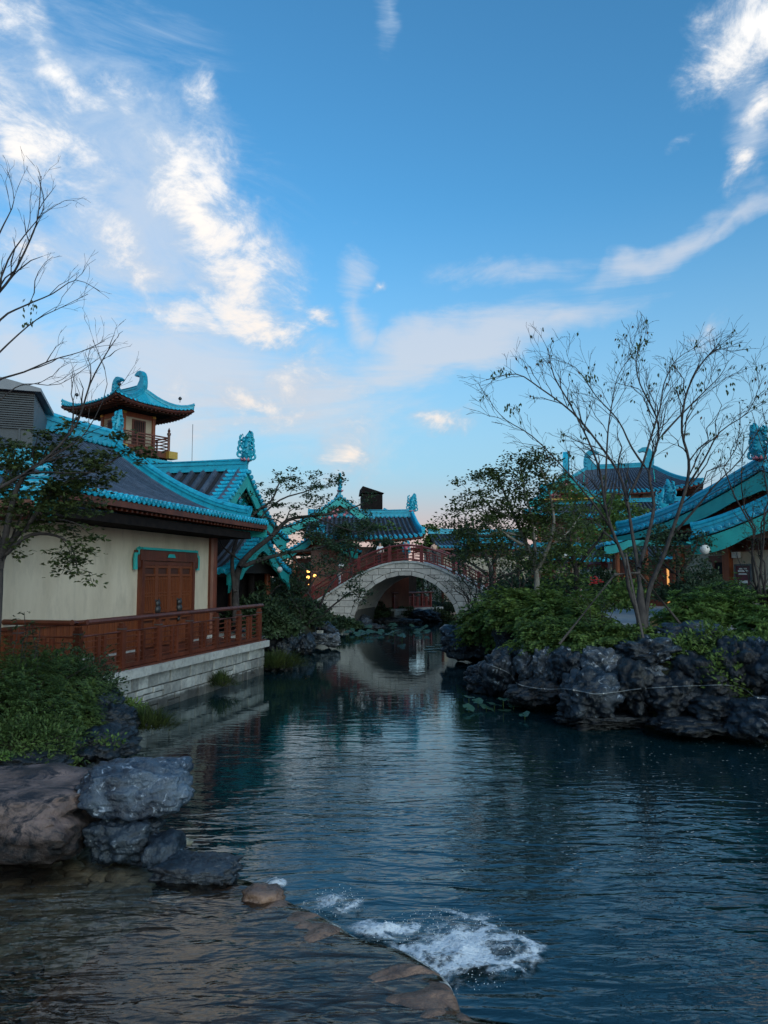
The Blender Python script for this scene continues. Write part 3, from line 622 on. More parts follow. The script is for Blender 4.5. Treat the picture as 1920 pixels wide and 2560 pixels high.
# spray: torn strands and droplets thrown up by the fall
def spray(px, py, r, label, seed, ns, nd):
    c_ = G(px, py, .03); rg_ = random.Random(seed); mb = MB()
    for k in range(ns):
        a = rg_.uniform(-.9, 2.6); q = c_+V((cos(a), sin(a), 0))*rg_.uniform(0, .25)*r; pts = [q]; d = a
        for j in range(rg_.randint(5, 11)): d += rg_.gauss(0, .35); q = q+V((cos(d), sin(d), 0))*r*.10; pts.append(V((q.x, q.y, .02+.05*max(0, 1-(q-c_).length/r)*rg_.random())))
        m_ = len(pts); w_ = rg_.uniform(.006, .016); mb.tube(pts, [w_*(.4+.9*sin(pi*(j+.5)/m_))*rg_.uniform(.5, 1.4) for j in range(m_)], 4)
    for k in range(nd):
        a = rg_.uniform(0, 6.28); e = r*rg_.random()**.8*.9; z = .03+rg_.random()**2*.26*max(0, 1-e/r); s_ = rg_.uniform(.002, .0055); mb.lathe(c_+V((cos(a)*e, sin(a)*e, z)), [(.001, -s_), (s_, 0), (.001, s_)], 4)
    tag(mb.build('spray', 'foam_w', smooth=True, org=c_, kind='stuff'), label, 'spray')
M['foam_w'] = pm('white_water', (.72,.78,.82), None, rough=.4)
spray(1130, 2375, .85, 'fine droplets thrown up over the main burst of foam', 1, 0, 420)
spray(838, 2268, .36, 'fine droplets over the small patch of foam by the upper weir', 2, 0, 90)
# ------------------------------------------------------------------ architecture helpers
UP = V((0, 0, 1))
def half_tube(mb, pts, r, n=5, nrm=UP):
    vs = []; fs = []; pts = [V(p) for p in pts]; t = (pts[-1]-pts[0]).normalized(); s_ = t.cross(nrm).normalized(); w = s_.cross(t).normalized()
    for p in pts:
        for k in range(n+1):
            a = pi*k/n; vs.append(p+s_*cos(a)*r+w*sin(a)*r)
    m = n+1
    for i in range(len(pts)-1):
        for k in range(n): fs.append((i*m+k, i*m+k+1, (i+1)*m+k+1, (i+1)*m+k))
    fs.append(tuple(range(m-1, -1, -1))); mb.add(vs, fs)
_tm = {}
def tile_end_mesh(r, L_, m='cyan'):
    key = (round(r, 3), round(L_, 3), m)
    if key in _tm: return _tm[key]
    mb = MB()                      # local: x along the eave, y outwards and down the slope, z up
    half_tube(mb, [(0, -L_, .02), (0, 0, .02)], r*1.08, 6)
    mb.lathe((0, 0, .02), [(r*1.25, -.03), (r*1.25, .03), (r*.95, .05), (r*.9, .035), (.01, .04)], 12, V((0, 1, 0)))
    me = bpy.data.meshes.new('eave_tile'); me.from_pydata([tuple(p) for p in mb.v], [], mb.f); me.materials.append(M[m]); me.update(); _tm[key] = me; return me
_dm = {}
def drip_mesh(w, m='cyan'):
    key = (round(w, 3), m)
    if key in _dm: return _dm[key]
    mb = MB(); n = 8; pts = [(w*(-.5+k/n), 0, -.16*w*2.2*sin(pi*k/n)) for k in range(n+1)]
    mb.prism([V(p) for p in pts], (0, .025, 0)); mb.box((0, -.16, .0), (w, .34, .02))
    me = bpy.data.meshes.new('drip_tile'); me.from_pydata([tuple(p) for p in mb.v], [], mb.f); me.materials.append(M[m]); me.update(); _dm[key] = me; return me
def roof_surf(A, B, C, D, sag, lift=0):
    A, B, C, D = map(V, (A, B, C, D))
    def S(u, v):
        p = A.lerp(B, u).lerp(C.lerp(D, u), v); p = p.copy(); p.z += -sag*4*v*(1-v)*(1-.25*v)+lift*abs(2*u-1)**3*(1-v)**2; return p
    return S
def roof_side(root, A, B, C, D, sag=.35, lift=0, pitch=.28, r=.075, split=True, rafters=True, under='dark_wood', thick=.14, nv=8, glaze=True, endm='cyan', rowm='tile', rafter_len=.9):
    """one slope: A-B eave, C-D ridge; returns the surface function"""
    S = roof_surf(A, B, C, D, sag, lift); A = V(A); B = V(B); C = V(C)
    nu = max(6, int((B-A).length/1.2))
    mb = MB(); mb.slab(S, nu, nv, (0, 0, -.05)); mb.build('roof_bed', 'tile_bed', root)
    mb = MB(); mb.slab(lambda u, v: S(u, v)-V((0, 0, .06)), nu, nv, (0, 0, -thick)); mb.build('roof_boarding', under, root)
    n = max(2, int((B-A).length/pitch)); ex = (B-A).normalized()
    one = MB(); ends = MB(); drips = MB()
    for i in range(n):
        u = (i+.5)/n; pts = [S(u, v/nv)+V((0, 0, .02)) for v in range(nv+1)]
        e = (pts[0]-pts[1]).normalized(); up = ex.cross(e)
        if up.z < 0: exx = -ex; up = exx.cross(e)
        else: exx = ex
        R = frame(exx, e, up.normalized())
        if split:
            mb = MB(); half_tube(mb, pts, r, 5); mb.build('tile_row', rowm, root)
            inst('eave_tile', tile_end_mesh(r, pitch*1.3, endm), pts[0]+e*.05, root, R)
            q = S(u+.5/n, 0); inst('drip_tile', drip_mesh(pitch*.98, endm), q+e*.04, root, R)
        else:
            half_tube(one, pts, r, 3)
            te = tile_end_mesh(r, pitch*1.6, endm); ends.add([R @ v.co+pts[0]+e*.05 for v in te.vertices], [tuple(p.vertices) for p in te.polygons])
    if not split:
        one.build('tile_rows', rowm, root, kind='stuff'); ends.build('eave_tiles', endm, root, kind='stuff')
    if rafters:
        out_ = (A+B)/2-(C+V(D))/2; out_.z = 0; out_.normalize()
        mb = MB(); mb.bar(S(0, 0)+V((0, 0, -.16)), S(1, 0)+V((0, 0, -.16)), .06, .16)if lift == 0 else mb.tube([S(k/12, 0)+V((0, 0, -.17)) for k in range(13)], .09, 4)
        mb.build('fascia_board', 'wood', root)
        me = None; pr = MB()
        for i in range(int(n*1.0)):
            u = (i+.5)/n; a = S(u, .0)-V((0, 0, .27))-out_*.06; b = S(u, .0)-V((0, 0, .27))-out_*rafter_len+V((0, 0, .12))
            if split:
                if me is None:
                    mb = MB(); mb.bar(V((0, 0, 0)), b-a, .09, .11); me = bpy.data.meshes.new('rafter'); me.from_pydata([tuple(p) for p in mb.v], [], mb.f); me.materials.append(M['wood'])
                inst('rafter', me, a, root)
            else: pr.bar(a, b, .09, .11)
        if not split: pr.build('rafters', 'wood', root, kind='stuff')
    return S
def ridge(root, pts, w=.22, h=.42, name='ridge', m='cyan_wall', cap=True, scallop=0.0, endcap=True, tube=None):
    """built-up ridge: a tall moulded wall with a round cap tube, following a polyline"""
    mb = MB(); pts = [V(p) for p in pts]
    for (a, b) in zip(pts, pts[1:]):
        t = (b-a).normalized(); a2 = a-t*.01; b2 = b+t*.01
        up = V((0, 0, 1)); mb.bar(a2+up*h*.42, b2+up*h*.42, w*.7, h*.84); mb.bar(a2+up*h*.08, b2+up*h*.08, w*1.1, h*.16); mb.bar(a2+up*h*.62, b2+up*h*.62, w*.95, h*.10)
    o = mb.build(name, m, root)
    r = tube or w*.42
    mb = MB(); mb.tube([p+UP*(h*.9) for p in pts], r, 8)
    t = (pts[-1]-pts[-2]).normalized()
    if endcap: mb.lathe(pts[-1]+UP*h*.9, [(r*1.25, -.04), (r*1.25, .05), (r*.8, .03), (.01, .03)], 10, t)
    mb.build('ridge_cap', 'cyan', root, smooth=False)
    if scallop:
        mb = MB()
        for (a, b) in zip(pts, pts[1:]):
            n = max(1, int((b-a).length/scallop)); t = (b-a).normalized(); s_ = t.cross(UP).normalized()
            for k in range(n):
                c_ = a.lerp(b, (k+.5)/n)
                for sg in (-1, 1): mb.lathe(c_+s_*sg*w*.6+UP*.02, [(scallop*.42, 0), (scallop*.36, .05), (.01, .06)], 8, s_*sg)
        mb.build('ridge_scallops', 'cyan', root, kind='stuff')
    return o
def spiral(mb, c_, a0, r0, turns, rad, axis_u, axis_v, n=14, sg=1):
    pts = []; rs = []
    for k in range(n+1):
        t = k/n; a = a0+sg*turns*2*pi*t; r = r0*(1-.8*t)
        pts.append(c_+axis_u*cos(a)*r+axis_v*sin(a)*r); rs.append(rad*(1-.65*t))
    mb.tube(pts, rs, 6)
def crest(root, p, h, face, m='cyan_wall', seed=0, flower=True):
    """carved ridge-end crest: a flame-like blade, curls on both sides and a pink lotus foot"""
    p = V(p); face = V(face).normalized(); rr = random.Random(seed); mb = MB(); u = face; 
    blade = [(-.16,0),(.17,0),(.20,.25),(.14,.5),(.18,.72),(.11,1.0),(.03,.88),(-.08,.74),(-.15,.55),(-.13,.3)]
    mb.prism([p+u*x*h+UP*y*h-u.cross(UP)*.06*h for x, y in blade], u.cross(UP)*.12*h)
    for k in range(9):
        sg = -1 if k % 2 else 1; y = .12+.09*k
        spiral(mb, p+u*(sg*(.20-.012*k)*h)+UP*y*h+u.cross(UP)*rr.uniform(-.05, .05)*h, pi/2 if sg > 0 else pi/2, .12*h, 1.1, .045*h, u, UP, 12, -sg)
    for k in range(34):
        a = rr.uniform(0, 2*pi); q = p+u*cos(a)*.20*h+UP*rr.uniform(.05, .8)*h+u.cross(UP)*sin(a)*.08*h
        mb.lathe(q, [(.0, -.05*h), (.05*h, -.02*h), (.055*h, .02*h), (.0, .06*h)], 6, V((cos(a), sin(a), .5)).normalized())
    mb.build('ridge_crest', m, root, smooth=True)
    if flower:
        mb = MB()
        for k in range(7):
            a = 2*pi*k/7; d = V((cos(a), sin(a), 0)); mb.tube([p+UP*-.02*h, p+d*.14*h+UP*.03*h, p+d*.18*h+UP*.09*h], [.05*h, .05*h, .005], 5)
        mb.build('lotus_foot', 'pink', root, smooth=True)
def owltail(root, p, h, inward, m='cyan', th=.18):
    """hook shaped ridge end"""
    p = V(p); u = V(inward).normalized(); s_ = u.cross(UP).normalized()
    o_ = [(-.10,-.25),(.42,-.25),(.46,.0),(.34,.18),(.22,.34),(.20,.50),(.28,.62),(.42,.66),(.60,.62),(.66,.70),(.50,.86),(.28,.92),(.06,.82),(-.10,.58),(-.16,.25)]
    # concave outline: split into quads along a spine so that it fills correctly
    mb = MB(); n = len(o_); L_ = o_[:1]+o_[:0:-1]; 
    right = [(.42,-.25),(.46,.0),(.34,.18),(.22,.34),(.20,.50),(.28,.62),(.42,.66),(.60,.62),(.68,.70)]
    left = [(-.10,-.25),(-.16,.0),(-.17,.18),(-.15,.36),(-.11,.56),(.0,.76),(.20,.90),(.44,.88),(.68,.72)]
    vs = []
    for (a, b), (c_, d) in zip(left, right):
        for sg in (-1, 1): vs.append(p+u*a*h+UP*b*h+s_*sg*th*h*.5); vs.append(p+u*c_*h+UP*d*h+s_*sg*th*h*.5)
    fs = []
    for i in range(len(left)-1):
        a = i*4; b = a+4; fs += [(a, a+1, b+1, b), (a+2, b+2, b+3, a+3), (a, b, b+2, a+2), (a+1, a+3, b+3, b+1)]
    fs += [(0, 2, 3, 1)]; mb.add(vs, fs)
    for k in range(4): mb.lathe(p+u*(-.05+.02*k)*h+UP*(.0+.18*k)*h+s_*th*h*.5, [(.07*h, 0), (.05*h, .04*h), (.01, .05*h)], 8, s_)
    mb.build('ridge_hook', m, root)
def finial(root, p, s_=.12, m='iron'):
    mb = MB(); mb.lathe(p, [(.02, 0), (.02, s_*1.2), (s_*.7, s_*1.4), (s_, s_*2.0), (s_*.7, s_*2.6), (.01, s_*3.1)], 8); mb.build('finial', m, root, smooth=True)
def bargeboard(root, line, depth, ext, m='teal', cusp=True, taper=0):
    """carved board below the verge: depth in metres, ext = thickness vector"""
    mb = MB(); ext = V(ext); pts = [V(p) for p in line]
    n = len(pts)
    for i in range(n-1):
        d0 = depth*(1+.0*i); a, b = pts[i], pts[i+1]
        t0 = 1-taper*(1-i/(n-1)); t1 = 1-taper*(1-(i+1)/(n-1)); k0 = t0*depth*(1+.22*abs(sin(i*pi/5))) if cusp else depth; k1 = t1*depth*(1+.22*abs(sin((i+1)*pi/5))) if cusp else depth
        q = [a-UP*k0, b-UP*k1, b, a]; mb.prism(q, ext)
    mb.build('bargeboard', m, root)
def verge(root, S, u, sgn_dir, pitch=.3, r=.085, split=True, m='cyan', band=.5):
    """glazed verge: round tile ends that stick out sideways along the gable edge u, with a smooth cyan band"""
    pts = [S(u, k/40) for k in range(41)]; L_ = [0]
    for a, b in zip(pts, pts[1:]): L_.append(L_[-1]+(b-a).length)
    n = max(2, int(L_[-1]/pitch)); sd_ = V(sgn_dir).normalized()
    def at(s_):
        for i in range(40):
            if L_[i+1] >= s_: return pts[i].lerp(pts[i+1], (s_-L_[i])/max(1e-6, L_[i+1]-L_[i])), (pts[i+1]-pts[i]).normalized()
        return pts[-1], (pts[-1]-pts[-2]).normalized()
    J = MB()
    for i in range(n):
        p, t = at((i+.5)*L_[-1]/n); x_ = t; y_ = sd_; z_ = x_.cross(y_).normalized()
        if z_.z < 0: x_ = -x_; z_ = x_.cross(y_).normalized()
        R = frame(x_, y_, z_)
        if split: inst('verge_tile', tile_end_mesh(r, band, m), p+sd_*.12+UP*.06, root, R)
        else:
            te = tile_end_mesh(r, band, m); J.add([R @ v.co+p+sd_*.12+UP*.06 for v in te.vertices], [tuple(q.vertices) for q in te.polygons])
    if not split: J.build('verge_tiles', m, root, kind='stuff')
    # glazed band
    mb = MB(); mb.slab(lambda a, v: S(u, v)-sd_*(band+.05)*a+UP*.05+sd_*.1, 1, 12, (0, 0, -.09)); mb.build('verge_band', m, root)
    return [S(u, k/12) for k in range(13)]
def gable_roof(root, apex, half, drop, axis, length, span, sag=.35, over=.0, pitch=.28, split=True, low=None, board=.42, gable='teal', rows=True, ridge_h=.4, scallop=0, r=.075, flip=1, verge_u=1, rafters=False, both=True, bb=True, band=.5, under='dark_wood', nv=10, taper=0):
    """gable roof: apex at the visible gable end; span = unit vector along the gable; axis = unit vector from the gable back along the ridge"""
    apex = V(apex); sides = []
    for sg in ((1, -1) if both else (1,)):
        e0 = apex+span*half*sg-UP*drop; e1 = e0+axis*length; r0 = apex; r1 = apex+axis*length
        S = roof_side(root, e1, e0, r1, r0, sag, 0, pitch, r, split, rafters, under=under, nv=nv)
        line = verge(root, S, 1, -axis, split=split, band=band)
        if bb: bargeboard(root, [p-axis*.04-UP*.10 for p in line], board, axis*.06, taper=taper)
        sides.append((S, line))
    # gable wall
    mb = MB(); 
    ls = [p for p in sides[0][1]]
    if len(sides) > 1: ls = ls+[p for p in reversed(sides[1][1])]
    else: ls = ls+[V((apex.x, apex.y, sides[0][1][0].z))]
    z0 = min(p.z for p in ls)
    for a, b in zip(ls, ls[1:]):
        q = [V((a.x, a.y, z0-.05)), V((b.x, b.y, z0-.05)), b-UP*.2, a-UP*.2]
        if a.z-z0 > -1 and (a-b).length > .02: mb.prism([x+axis*.45 for x in q], axis*.1)
    mb.build('gable_wall', gable, root)
    ridge(root, [apex+axis*length+UP*.02, apex+axis*(-.05)+UP*.02], .26, ridge_h, scallop=scallop)
    return sides
def column(root, x, y, z0, z1, r=.15, m='wood', n=12, base=True):
    mb = MB(); mb.lathe((x, y, z0), [(r*1.02, 0), (r, .5), (r*.96, z1-z0)], n); mb.build('column', m, root, smooth=False)
    if base:
        mb = MB(); mb.lathe((x, y, z0), [(r*1.5, 0), (r*1.6, .08), (r*1.15, .18)], n); mb.build('column_base', 'cap', root)
def stone_wall(root, p, q, z0, z1, rs, hmin=.16, hmax=.3, wmin=.3, wmax=.75, m='stone', depth=.12, nrm=None, back=.3, name='stone', gap=.026, jit=.028, maxn=280):
    """ashlar in uneven courses, joints recessed; every stone an object"""
    p = V(p); q = V(q); t = (q-p); L_ = t.length; t.normalize(); nrm = V(nrm) if nrm is not None else t.cross(UP)
    mb = MB(); mb.hexa([p-nrm*back, q-nrm*back, q+nrm*.0, p+nrm*.0] and [V((a.x, a.y, zz_)) for zz_ in (z0, z1) for a in (p-nrm*back, q-nrm*back, q, p)])
    mb.build('wall_core', 'mortar', root)
    z = z0; cnt = 0; rest = MB()
    while z < z1-.04:
        h = min(rs.uniform(hmin, hmax), z1-z)
        if z1-(z+h) < hmin*.6: h = z1-z
        x = 0
        while x < L_-.02:
            w = min(rs.uniform(wmin, wmax), L_-x)
            if L_-(x+w) < wmin*.5: w = L_-x
            parts_ = [(x, w, z, h)]
            if rs.random() < .16 and h > .2: parts_ = [(x, w, z, h*.5), (x, w, z+h*.5, h*.5)]
            for (a, b, c_, d) in parts_:
                dd = depth*.5+rs.uniform(-jit, jit); g = gap/2
                P_ = lambda s_, zz_, n_: p+t*s_+nrm*n_+V((0, 0, zz_-p.z))
                j = lambda: rs.uniform(-.008, .008)
                b_ = .02
                o1 = [(a+g+j(), c_+g+j()), (a+b-g+j(), c_+g+j()), (a+b-g+j(), c_+d-g+j()), (a+g+j(), c_+d-g+j())]
                cx = a+b/2; cz = c_+d/2
                in_ = [(x1+(b_ if x1 < cx else -b_), z1_+(b_ if z1_ < cz else -b_)) for x1, z1_ in o1]
                vs = [P_(x1, z1_, .0) for x1, z1_ in o1]+[P_(x1, z1_, dd*.75) for x1, z1_ in o1]+[P_(x1, z1_, dd) for x1, z1_ in in_]
                fs = [(0,1,5,4),(1,2,6,5),(2,3,7,6),(3,0,4,7),(4,5,9,8),(5,6,10,9),(6,7,11,10),(7,4,8,11),(8,9,10,11)]
                if cnt < maxn:
                    s1 = MB(); s1.add(vs, fs); s1.build(name, m, root)
                else: rest.add(vs, fs)
                cnt += 1
            x += w
        z += h
    if rest.v: rest.build(name+'s', m, root, kind='stuff')
    return cnt
def railing(label, cat_, posts, z, hp=1.0, group=None, mwood='wood', bars=5, name='railing', pair=True, dens=1, hr=1.16):
    """posts: list of points on the deck; handrail, mid rail, thin bars and a pair of balusters per bay"""
    root = thing(name, label, cat_, V((posts[0].x, posts[0].y, z)), group)
    zz_ = lambda p, h: V((p.x, p.y, p.z+h))
    for p in posts:
        mb = MB(); t = (posts[-1]-posts[0]).normalized(); t.z = 0
        mb.box(zz_(p, hp*.5), (.15, .15, hp), t); mb.box(zz_(p, hp+.02), (.11, .11, .10), t); mb.build('post', mwood, root)
        mb = MB(); mb.box(zz_(p, hp*.93), (.165, .165, .03), t); mb.build('post_band', 'metal', root)
    for a, b in zip(posts, posts[1:]):
        t = (b-a); L_ = t.length; t.normalize()
        mb = MB(); mb.bar(zz_(a, .06)+t*.075, zz_(b, .06)-t*.075, .09, .10); mb.build('bottom_rail', mwood, root)
        mb = MB(); mb.tube([zz_(a, .86)+t*.075, zz_(b, .86)-t*.075], .035, 6); mb.build('mid_rail', mwood, root)
        for k in range(bars):
            h = .18+k*.60/max(1, bars-1)*.92
            mb = MB(); mb.bar(zz_(a, h)+t*.075, zz_(b, h)-t*.075, .022, .03); mb.build('bar', mwood, root)
        if pair:
            for f in (.43, .57):
                c_ = a.lerp(b, f); mb = MB(); mb.box(zz_(c_, .46), (.085, .085, .74), V((t.x, t.y, 0)).normalized()); mb.build('baluster', mwood, root)
    mb = MB(); mb.tube([zz_(posts[0], hr)-(posts[1]-posts[0]).normalized()*.22+UP*.03]+[zz_(p, hr) for p in posts]+[zz_(posts[-1], hr)+(posts[-1]-posts[-2]).normalized()*.3], .062, 8); mb.build('handrail', 'wood', root)
    return root
def lattice(root, o, ex, w, h, nx, nz, th=.03, m='door_wood', name='lattice', off=V((0, 0, 0)), single=True):
    mb = MB(); nrm = ex.cross(UP)
    for i in range(nx+1): mb.box(o+ex*(w*i/nx)+UP*h/2+off, (th, th, h), ex)
    for j in range(nz+1): mb.box(o+ex*w/2+UP*(h*j/nz)+off+nrm*.004, (w, th, th), ex)
    return mb.build(name, m, root, kind=None)
def door_leaf(root, o, ex, w, h, nrm, m='door_wood', zlow=.34):
    """panelled leaf with upright lattice above; o = lower left corner, nrm = outwards"""
    mb = MB(); c_ = o+ex*w/2+UP*h/2; mb.box(c_-nrm*.01, (w-.01, .03, h), ex); leaf = mb.build('door_leaf', 'door_dark', root)
    mb = MB(); s_ = .085
    for x in (s_/2, w-s_/2): mb.box(o+ex*x+UP*h/2+nrm*.03, (s_, .05, h), ex)
    for z in (s_/2, h*zlow, h*zlow+.22, h*.88, h-s_/2): mb.box(o+ex*w/2+UP*z+nrm*.028, (w-2*s_-.01, .045, s_*.8), ex)
    mb.build('leaf_frame', m, leaf)
    n = 6; mb = MB()
    for k in range(n):
        x = s_+(w-2*s_)*(k+.5)/n; mb.box(o+ex*x+UP*(h*zlow+.24+(h*.86-h*zlow-.24)/2)+nrm*.02, (.028, .03, h*.86-h*zlow-.24), ex)
    for z in (h*.62, h*.66, h*.83): mb.box(o+ex*w/2+UP*z+nrm*.024, (w-2*s_, .025, .025), ex)
    mb.build('lattice', m, leaf)
    mb = MB(); mb.box(o+ex*w/2+UP*h*zlow*.5+nrm*.012, (w-3.4*s_, .03, h*zlow-2.6*s_), ex); mb.build('panel', m, leaf)
    return leaf
# ------------------------------------------------------------------ left terrace and first hall
rs = random.Random(11)
ZD = 1.22
Q0 = V((LX(11.0), 11.0, 0)); Q1 = V((LX(26.1), 26.1, 0)); RN = -NV      # RN points to the canal
T = thing('terrace_wall', 'grey stone retaining wall of the terrace in front of the cream hall', 'stone wall', (Q0.x, Q0.y, 0))
stone_wall(T, Q0-RN*.12, Q1-RN*.12, -.3, .95, rs, .20, .36, .26, .60, 'stone', .12, RN, 1.0)
stone_wall(T, Q1-RN*.12+DV*.0, Q1+NV*2.6-RN*.12, -.3, .95, rs, .16, .3, .3, .6, 'stone', .12, DV, .6, maxn=40)
k = 0; x = 0; LL = (Q1-Q0).length
while x < LL:
    w = min(rs.uniform(.75, 1.1), LL-x+.06); mb = MB(); a = Q0+DV*(x+.008); b = Q0+DV*(x+w-.008)
    if LL-x < .1: break
    mb.bar(a+UP*1.065-RN*.2+RN*rs.uniform(-.01, .01), b+UP*1.065-RN*.2, .62, .21+rs.uniform(-.008, .008)); mb.build('cap_stone', 'cap', T); x += w
for kx in range(3):
    mb = MB(); mb.bar(Q1-RN*.52+NV*(kx*.85+.01)+UP*1.065-DV*.15, Q1-RN*.52+NV*(kx*.85+.84)+UP*1.065-DV*.15, .62, .21); mb.build('cap_stone', 'cap', T)
# deck
D_ = thing('terrace_deck', 'boarded red brown deck between the railing and the cream hall', 'deck', (Q0.x, Q0.y, ZD))
nb_ = 14
for k in range(nb_):
    off = .06+k*.145; mb = MB(); mb.bar(Q0+NV*off+UP*(ZD-.03), Q1+NV*off+UP*(ZD-.03), .135, .05); mb.build('deck_board', 'wood', D_)
mb = MB(); mb.bar(Q0+NV*1.0+UP*1.08, Q1+NV*1.0+UP*1.08, 1.9, .16); mb.build('joists', 'dark_wood', D_)
# railing
posts = []
for px in (215, 325, 414, 490, 555, 610, 657):
    a = (px-960)/F; Y = -10.36/(a-.239)+.0; posts.append(V((LX(Y, .10), Y, ZD)))
sp = (posts[-1]-posts[0])/6; posts = [posts[0]+sp*k for k in range(7)]
railing('dark red timber railing along the stone terrace wall by the water', 'railing', posts, ZD, 1.0)
side = [posts[0]+NV*(k*1.5) for k in range(4)]
railing('short timber railing turning left from the corner post behind the shrubs', 'railing', side, ZD, 1.0)
# hall 1
def HX(Y): return -12.42+.239*Y
W0 = V((HX(7), 7, 0)); W1 = V((HX(26.25), 26.25, 0)); dW = (W1-W0).normalized(); nW = V((dW.y, -dW.x, 0)); LW = (W1-W0).length
H1 = thing('cream_hall', 'cream plastered hall with turquoise edged grey tiled roof on the left', 'building', (W1.x, W1.y, 1.2))
mb = MB(); mb.box((W0+W1)/2-nW*5.9+UP*2.95, (LW, 11.8, 3.55), dW); mb.build('wall', 'cream', H1)
# timber dado boards and rail
x = 0; n = int(LW/.24); dmesh = None
dl = MB(); dl.box(V((0, 0, 0)), (.225, .05, .92), dW); me_d = bpy.data.meshes.new('dado_board'); me_d.from_pydata([tuple(p) for p in dl.v], [], dl.f); me_d.materials.append(M['door_wood'])
s_door0 = None
def wall_s(px, z=1.6):       # distance along the wall of a photo column
    a = (px-960)/F; Y = 12.42/(.239-a)*1.0; return (V((HX(Y), Y, 0))-W0).length
D0, D1 = wall_s(352), wall_s(474)
for k in range(n):
    s_ = (k+.5)*LW/n
    if D0-.15 < s_ < D1+.15: continue
    inst('dado_board', me_d, W0+dW*s_+nW*.03+UP*1.72, H1)
for a, b in ((0, D0-.12), (D1+.12, LW)):
    mb = MB(); mb.bar(W0+dW*a+nW*.06+UP*2.23, W0+dW*b+nW*.06+UP*2.23, .11, .07); mb.build('dado_rail', 'wood', H1)
    mb = MB(); mb.bar(W0+dW*a+nW*.10+UP*1.25, W0+dW*b+nW*.10+UP*1.25, .16, .07); mb.build('step_edge', 'cap', H1)
# corner column and neighbours
for s_, r_ in ((LW+.02, .19),): column(H1, *(W0+dW*s_+nW*.05).xy, 1.2, 4.75, r_, 'wood')
# door
dx = D1-D0
def wp(s_, out_, z): return W0+dW*s_+nW*out_+UP*z
DR = H1
mb = MB()
for s_ in (D0-.06, D1+.06): mb.box(wp(s_, .07, 2.62), (.14, .18, 2.75), dW)
mb.box(wp((D0+D1)/2, .07, 4.02), (dx+.5, .2, .32), dW); mb.box(wp((D0+D1)/2, .05, 3.78), (dx+.1, .14, .12), dW)
fr_ = mb.build('door_frame', 'wood', H1)
mb = MB(); mb.box(wp((D0+D1)/2, .02, 2.5), (dx, .06, 2.6), dW); mb.build('door_back', 'wood', H1)
mb = MB(); zc = 4.21
mb.box(wp((D0+D1)/2, .1, zc), (dx+.42, .24, .07), dW)
for sg in (-1, 1):
    e = (D0+D1)/2+sg*(dx/2+.21)
    mb.tube([wp(e, .1, zc), wp(e+sg*.10, .1, zc-.04), wp(e+sg*.09, .1, zc-.15), wp(e+sg*.2, .1, zc-.17), wp(e+sg*.22, .1, zc-.3), wp(e+sg*.20, .1, zc-.62)], .065, 8)
mb.build('door_canopy', 'teal', H1)
for sg in (-1, 1):
    mb = MB(); e = (D0+D1)/2+sg*(dx/2+.28); mb.box(wp(e, .08, 3.9), (.2, .12, .5), dW); mb.build('bracket', 'wood', fr_)
mb = MB(); mb.prism([wp((D0+D1)/2+a, .18, 4.02+b) for a, b in ((-.24,-.05),(.24,-.05),(.16,.06),(-.16,.06))], nW*.02); mb.build('plaque', 'teal', fr_)
lw = dx/4
for k in range(4):
    lf = door_leaf(H1, wp(D0+k*lw, .06, 1.28), dW, lw, 2.44, nW)
    if k in (1, 2):   # dark carved beast mask handles
        mb = MB(); c_ = wp(D0+(1+.05 if k == 1 else 3-.05)*lw+(lw*.06 if k == 1 else -lw*.06), .16, 2.28)
        for (a, b, r_) in ((0, .28, .13), (0, .1, .15), (0, -.1, .11), (0, -.25, .07), (-.1, .38, .05), (.1, .38, .05)):
            mb.lathe(c_+dW*a+UP*b-nW*.06, [(r_, 0), (r_*.8, r_*.5), (r_*.2, r_*.8)], 10, nW)
        mb.build('handle', 'iron', lf, smooth=True)
# roof
EA = V((-11.12+.239*6, 6, 5.38)); EB = V((-4.45, 27.9, 5.38)); RB_ = P(300, 1128, 29.6); 
half_v = V((RB_.x-EB.x, RB_.y-EB.y, 0)); ra = EA+half_v; RA_ = V((ra.x, ra.y, RB_.z))
S1 = roof_side(H1, EA, EB, RA_, RB_, .62, .0, .235, .065, True, True, thick=.2, nv=10, rafter_len=1.3)
EBb = EB+2*half_v; EAb = EA+2*half_v; EBb.z = EAb.z = 5.38
roof_side(H1, EBb, EAb, RB_, RA_, .62, .0, .5, .1, False, False, thick=.2)
mb = MB(); e = half_v.normalized()
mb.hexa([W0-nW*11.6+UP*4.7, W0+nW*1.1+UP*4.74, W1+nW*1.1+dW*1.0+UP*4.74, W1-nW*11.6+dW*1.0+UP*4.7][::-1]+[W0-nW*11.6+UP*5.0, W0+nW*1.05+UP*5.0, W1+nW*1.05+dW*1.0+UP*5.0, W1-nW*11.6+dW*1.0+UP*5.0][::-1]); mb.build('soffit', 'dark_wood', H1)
ridge(H1, [RA_, RA_.lerp(RB_, .5)-UP*.05, RB_.lerp(RA_, .15), RB_+UP*.10], .34, .62, scallop=.3)
crest(H1, RB_+UP*.45-dW*.2, 1.25, dW, seed=3, flower=False)
# gable end triangle and descending ridge on the verge
vl = [S1(1, k/14) for k in range(15)]
ridge(H1, [p+UP*.04-dW*.55 for p in reversed(vl[1:])], .30, .42, 'descending_ridge')
verge(H1, S1, 1, dW, pitch=.26, r=.075, band=.45)
mb = MB()
vl2 = [V((p.x, p.y, p.z))+(EBb-EB)*0 for p in vl]
for a, b in zip(vl, vl[1:]): mb.prism([V((a.x, a.y, 5.1)), V((b.x, b.y, 5.1)), b-UP*.2, a-UP*.2], -dW*.1)
mb.build('gable_wall', 'teal', H1)
bargeboard(H1, [p+dW*.06-UP*.12 for p in vl], .4, -dW*.06)
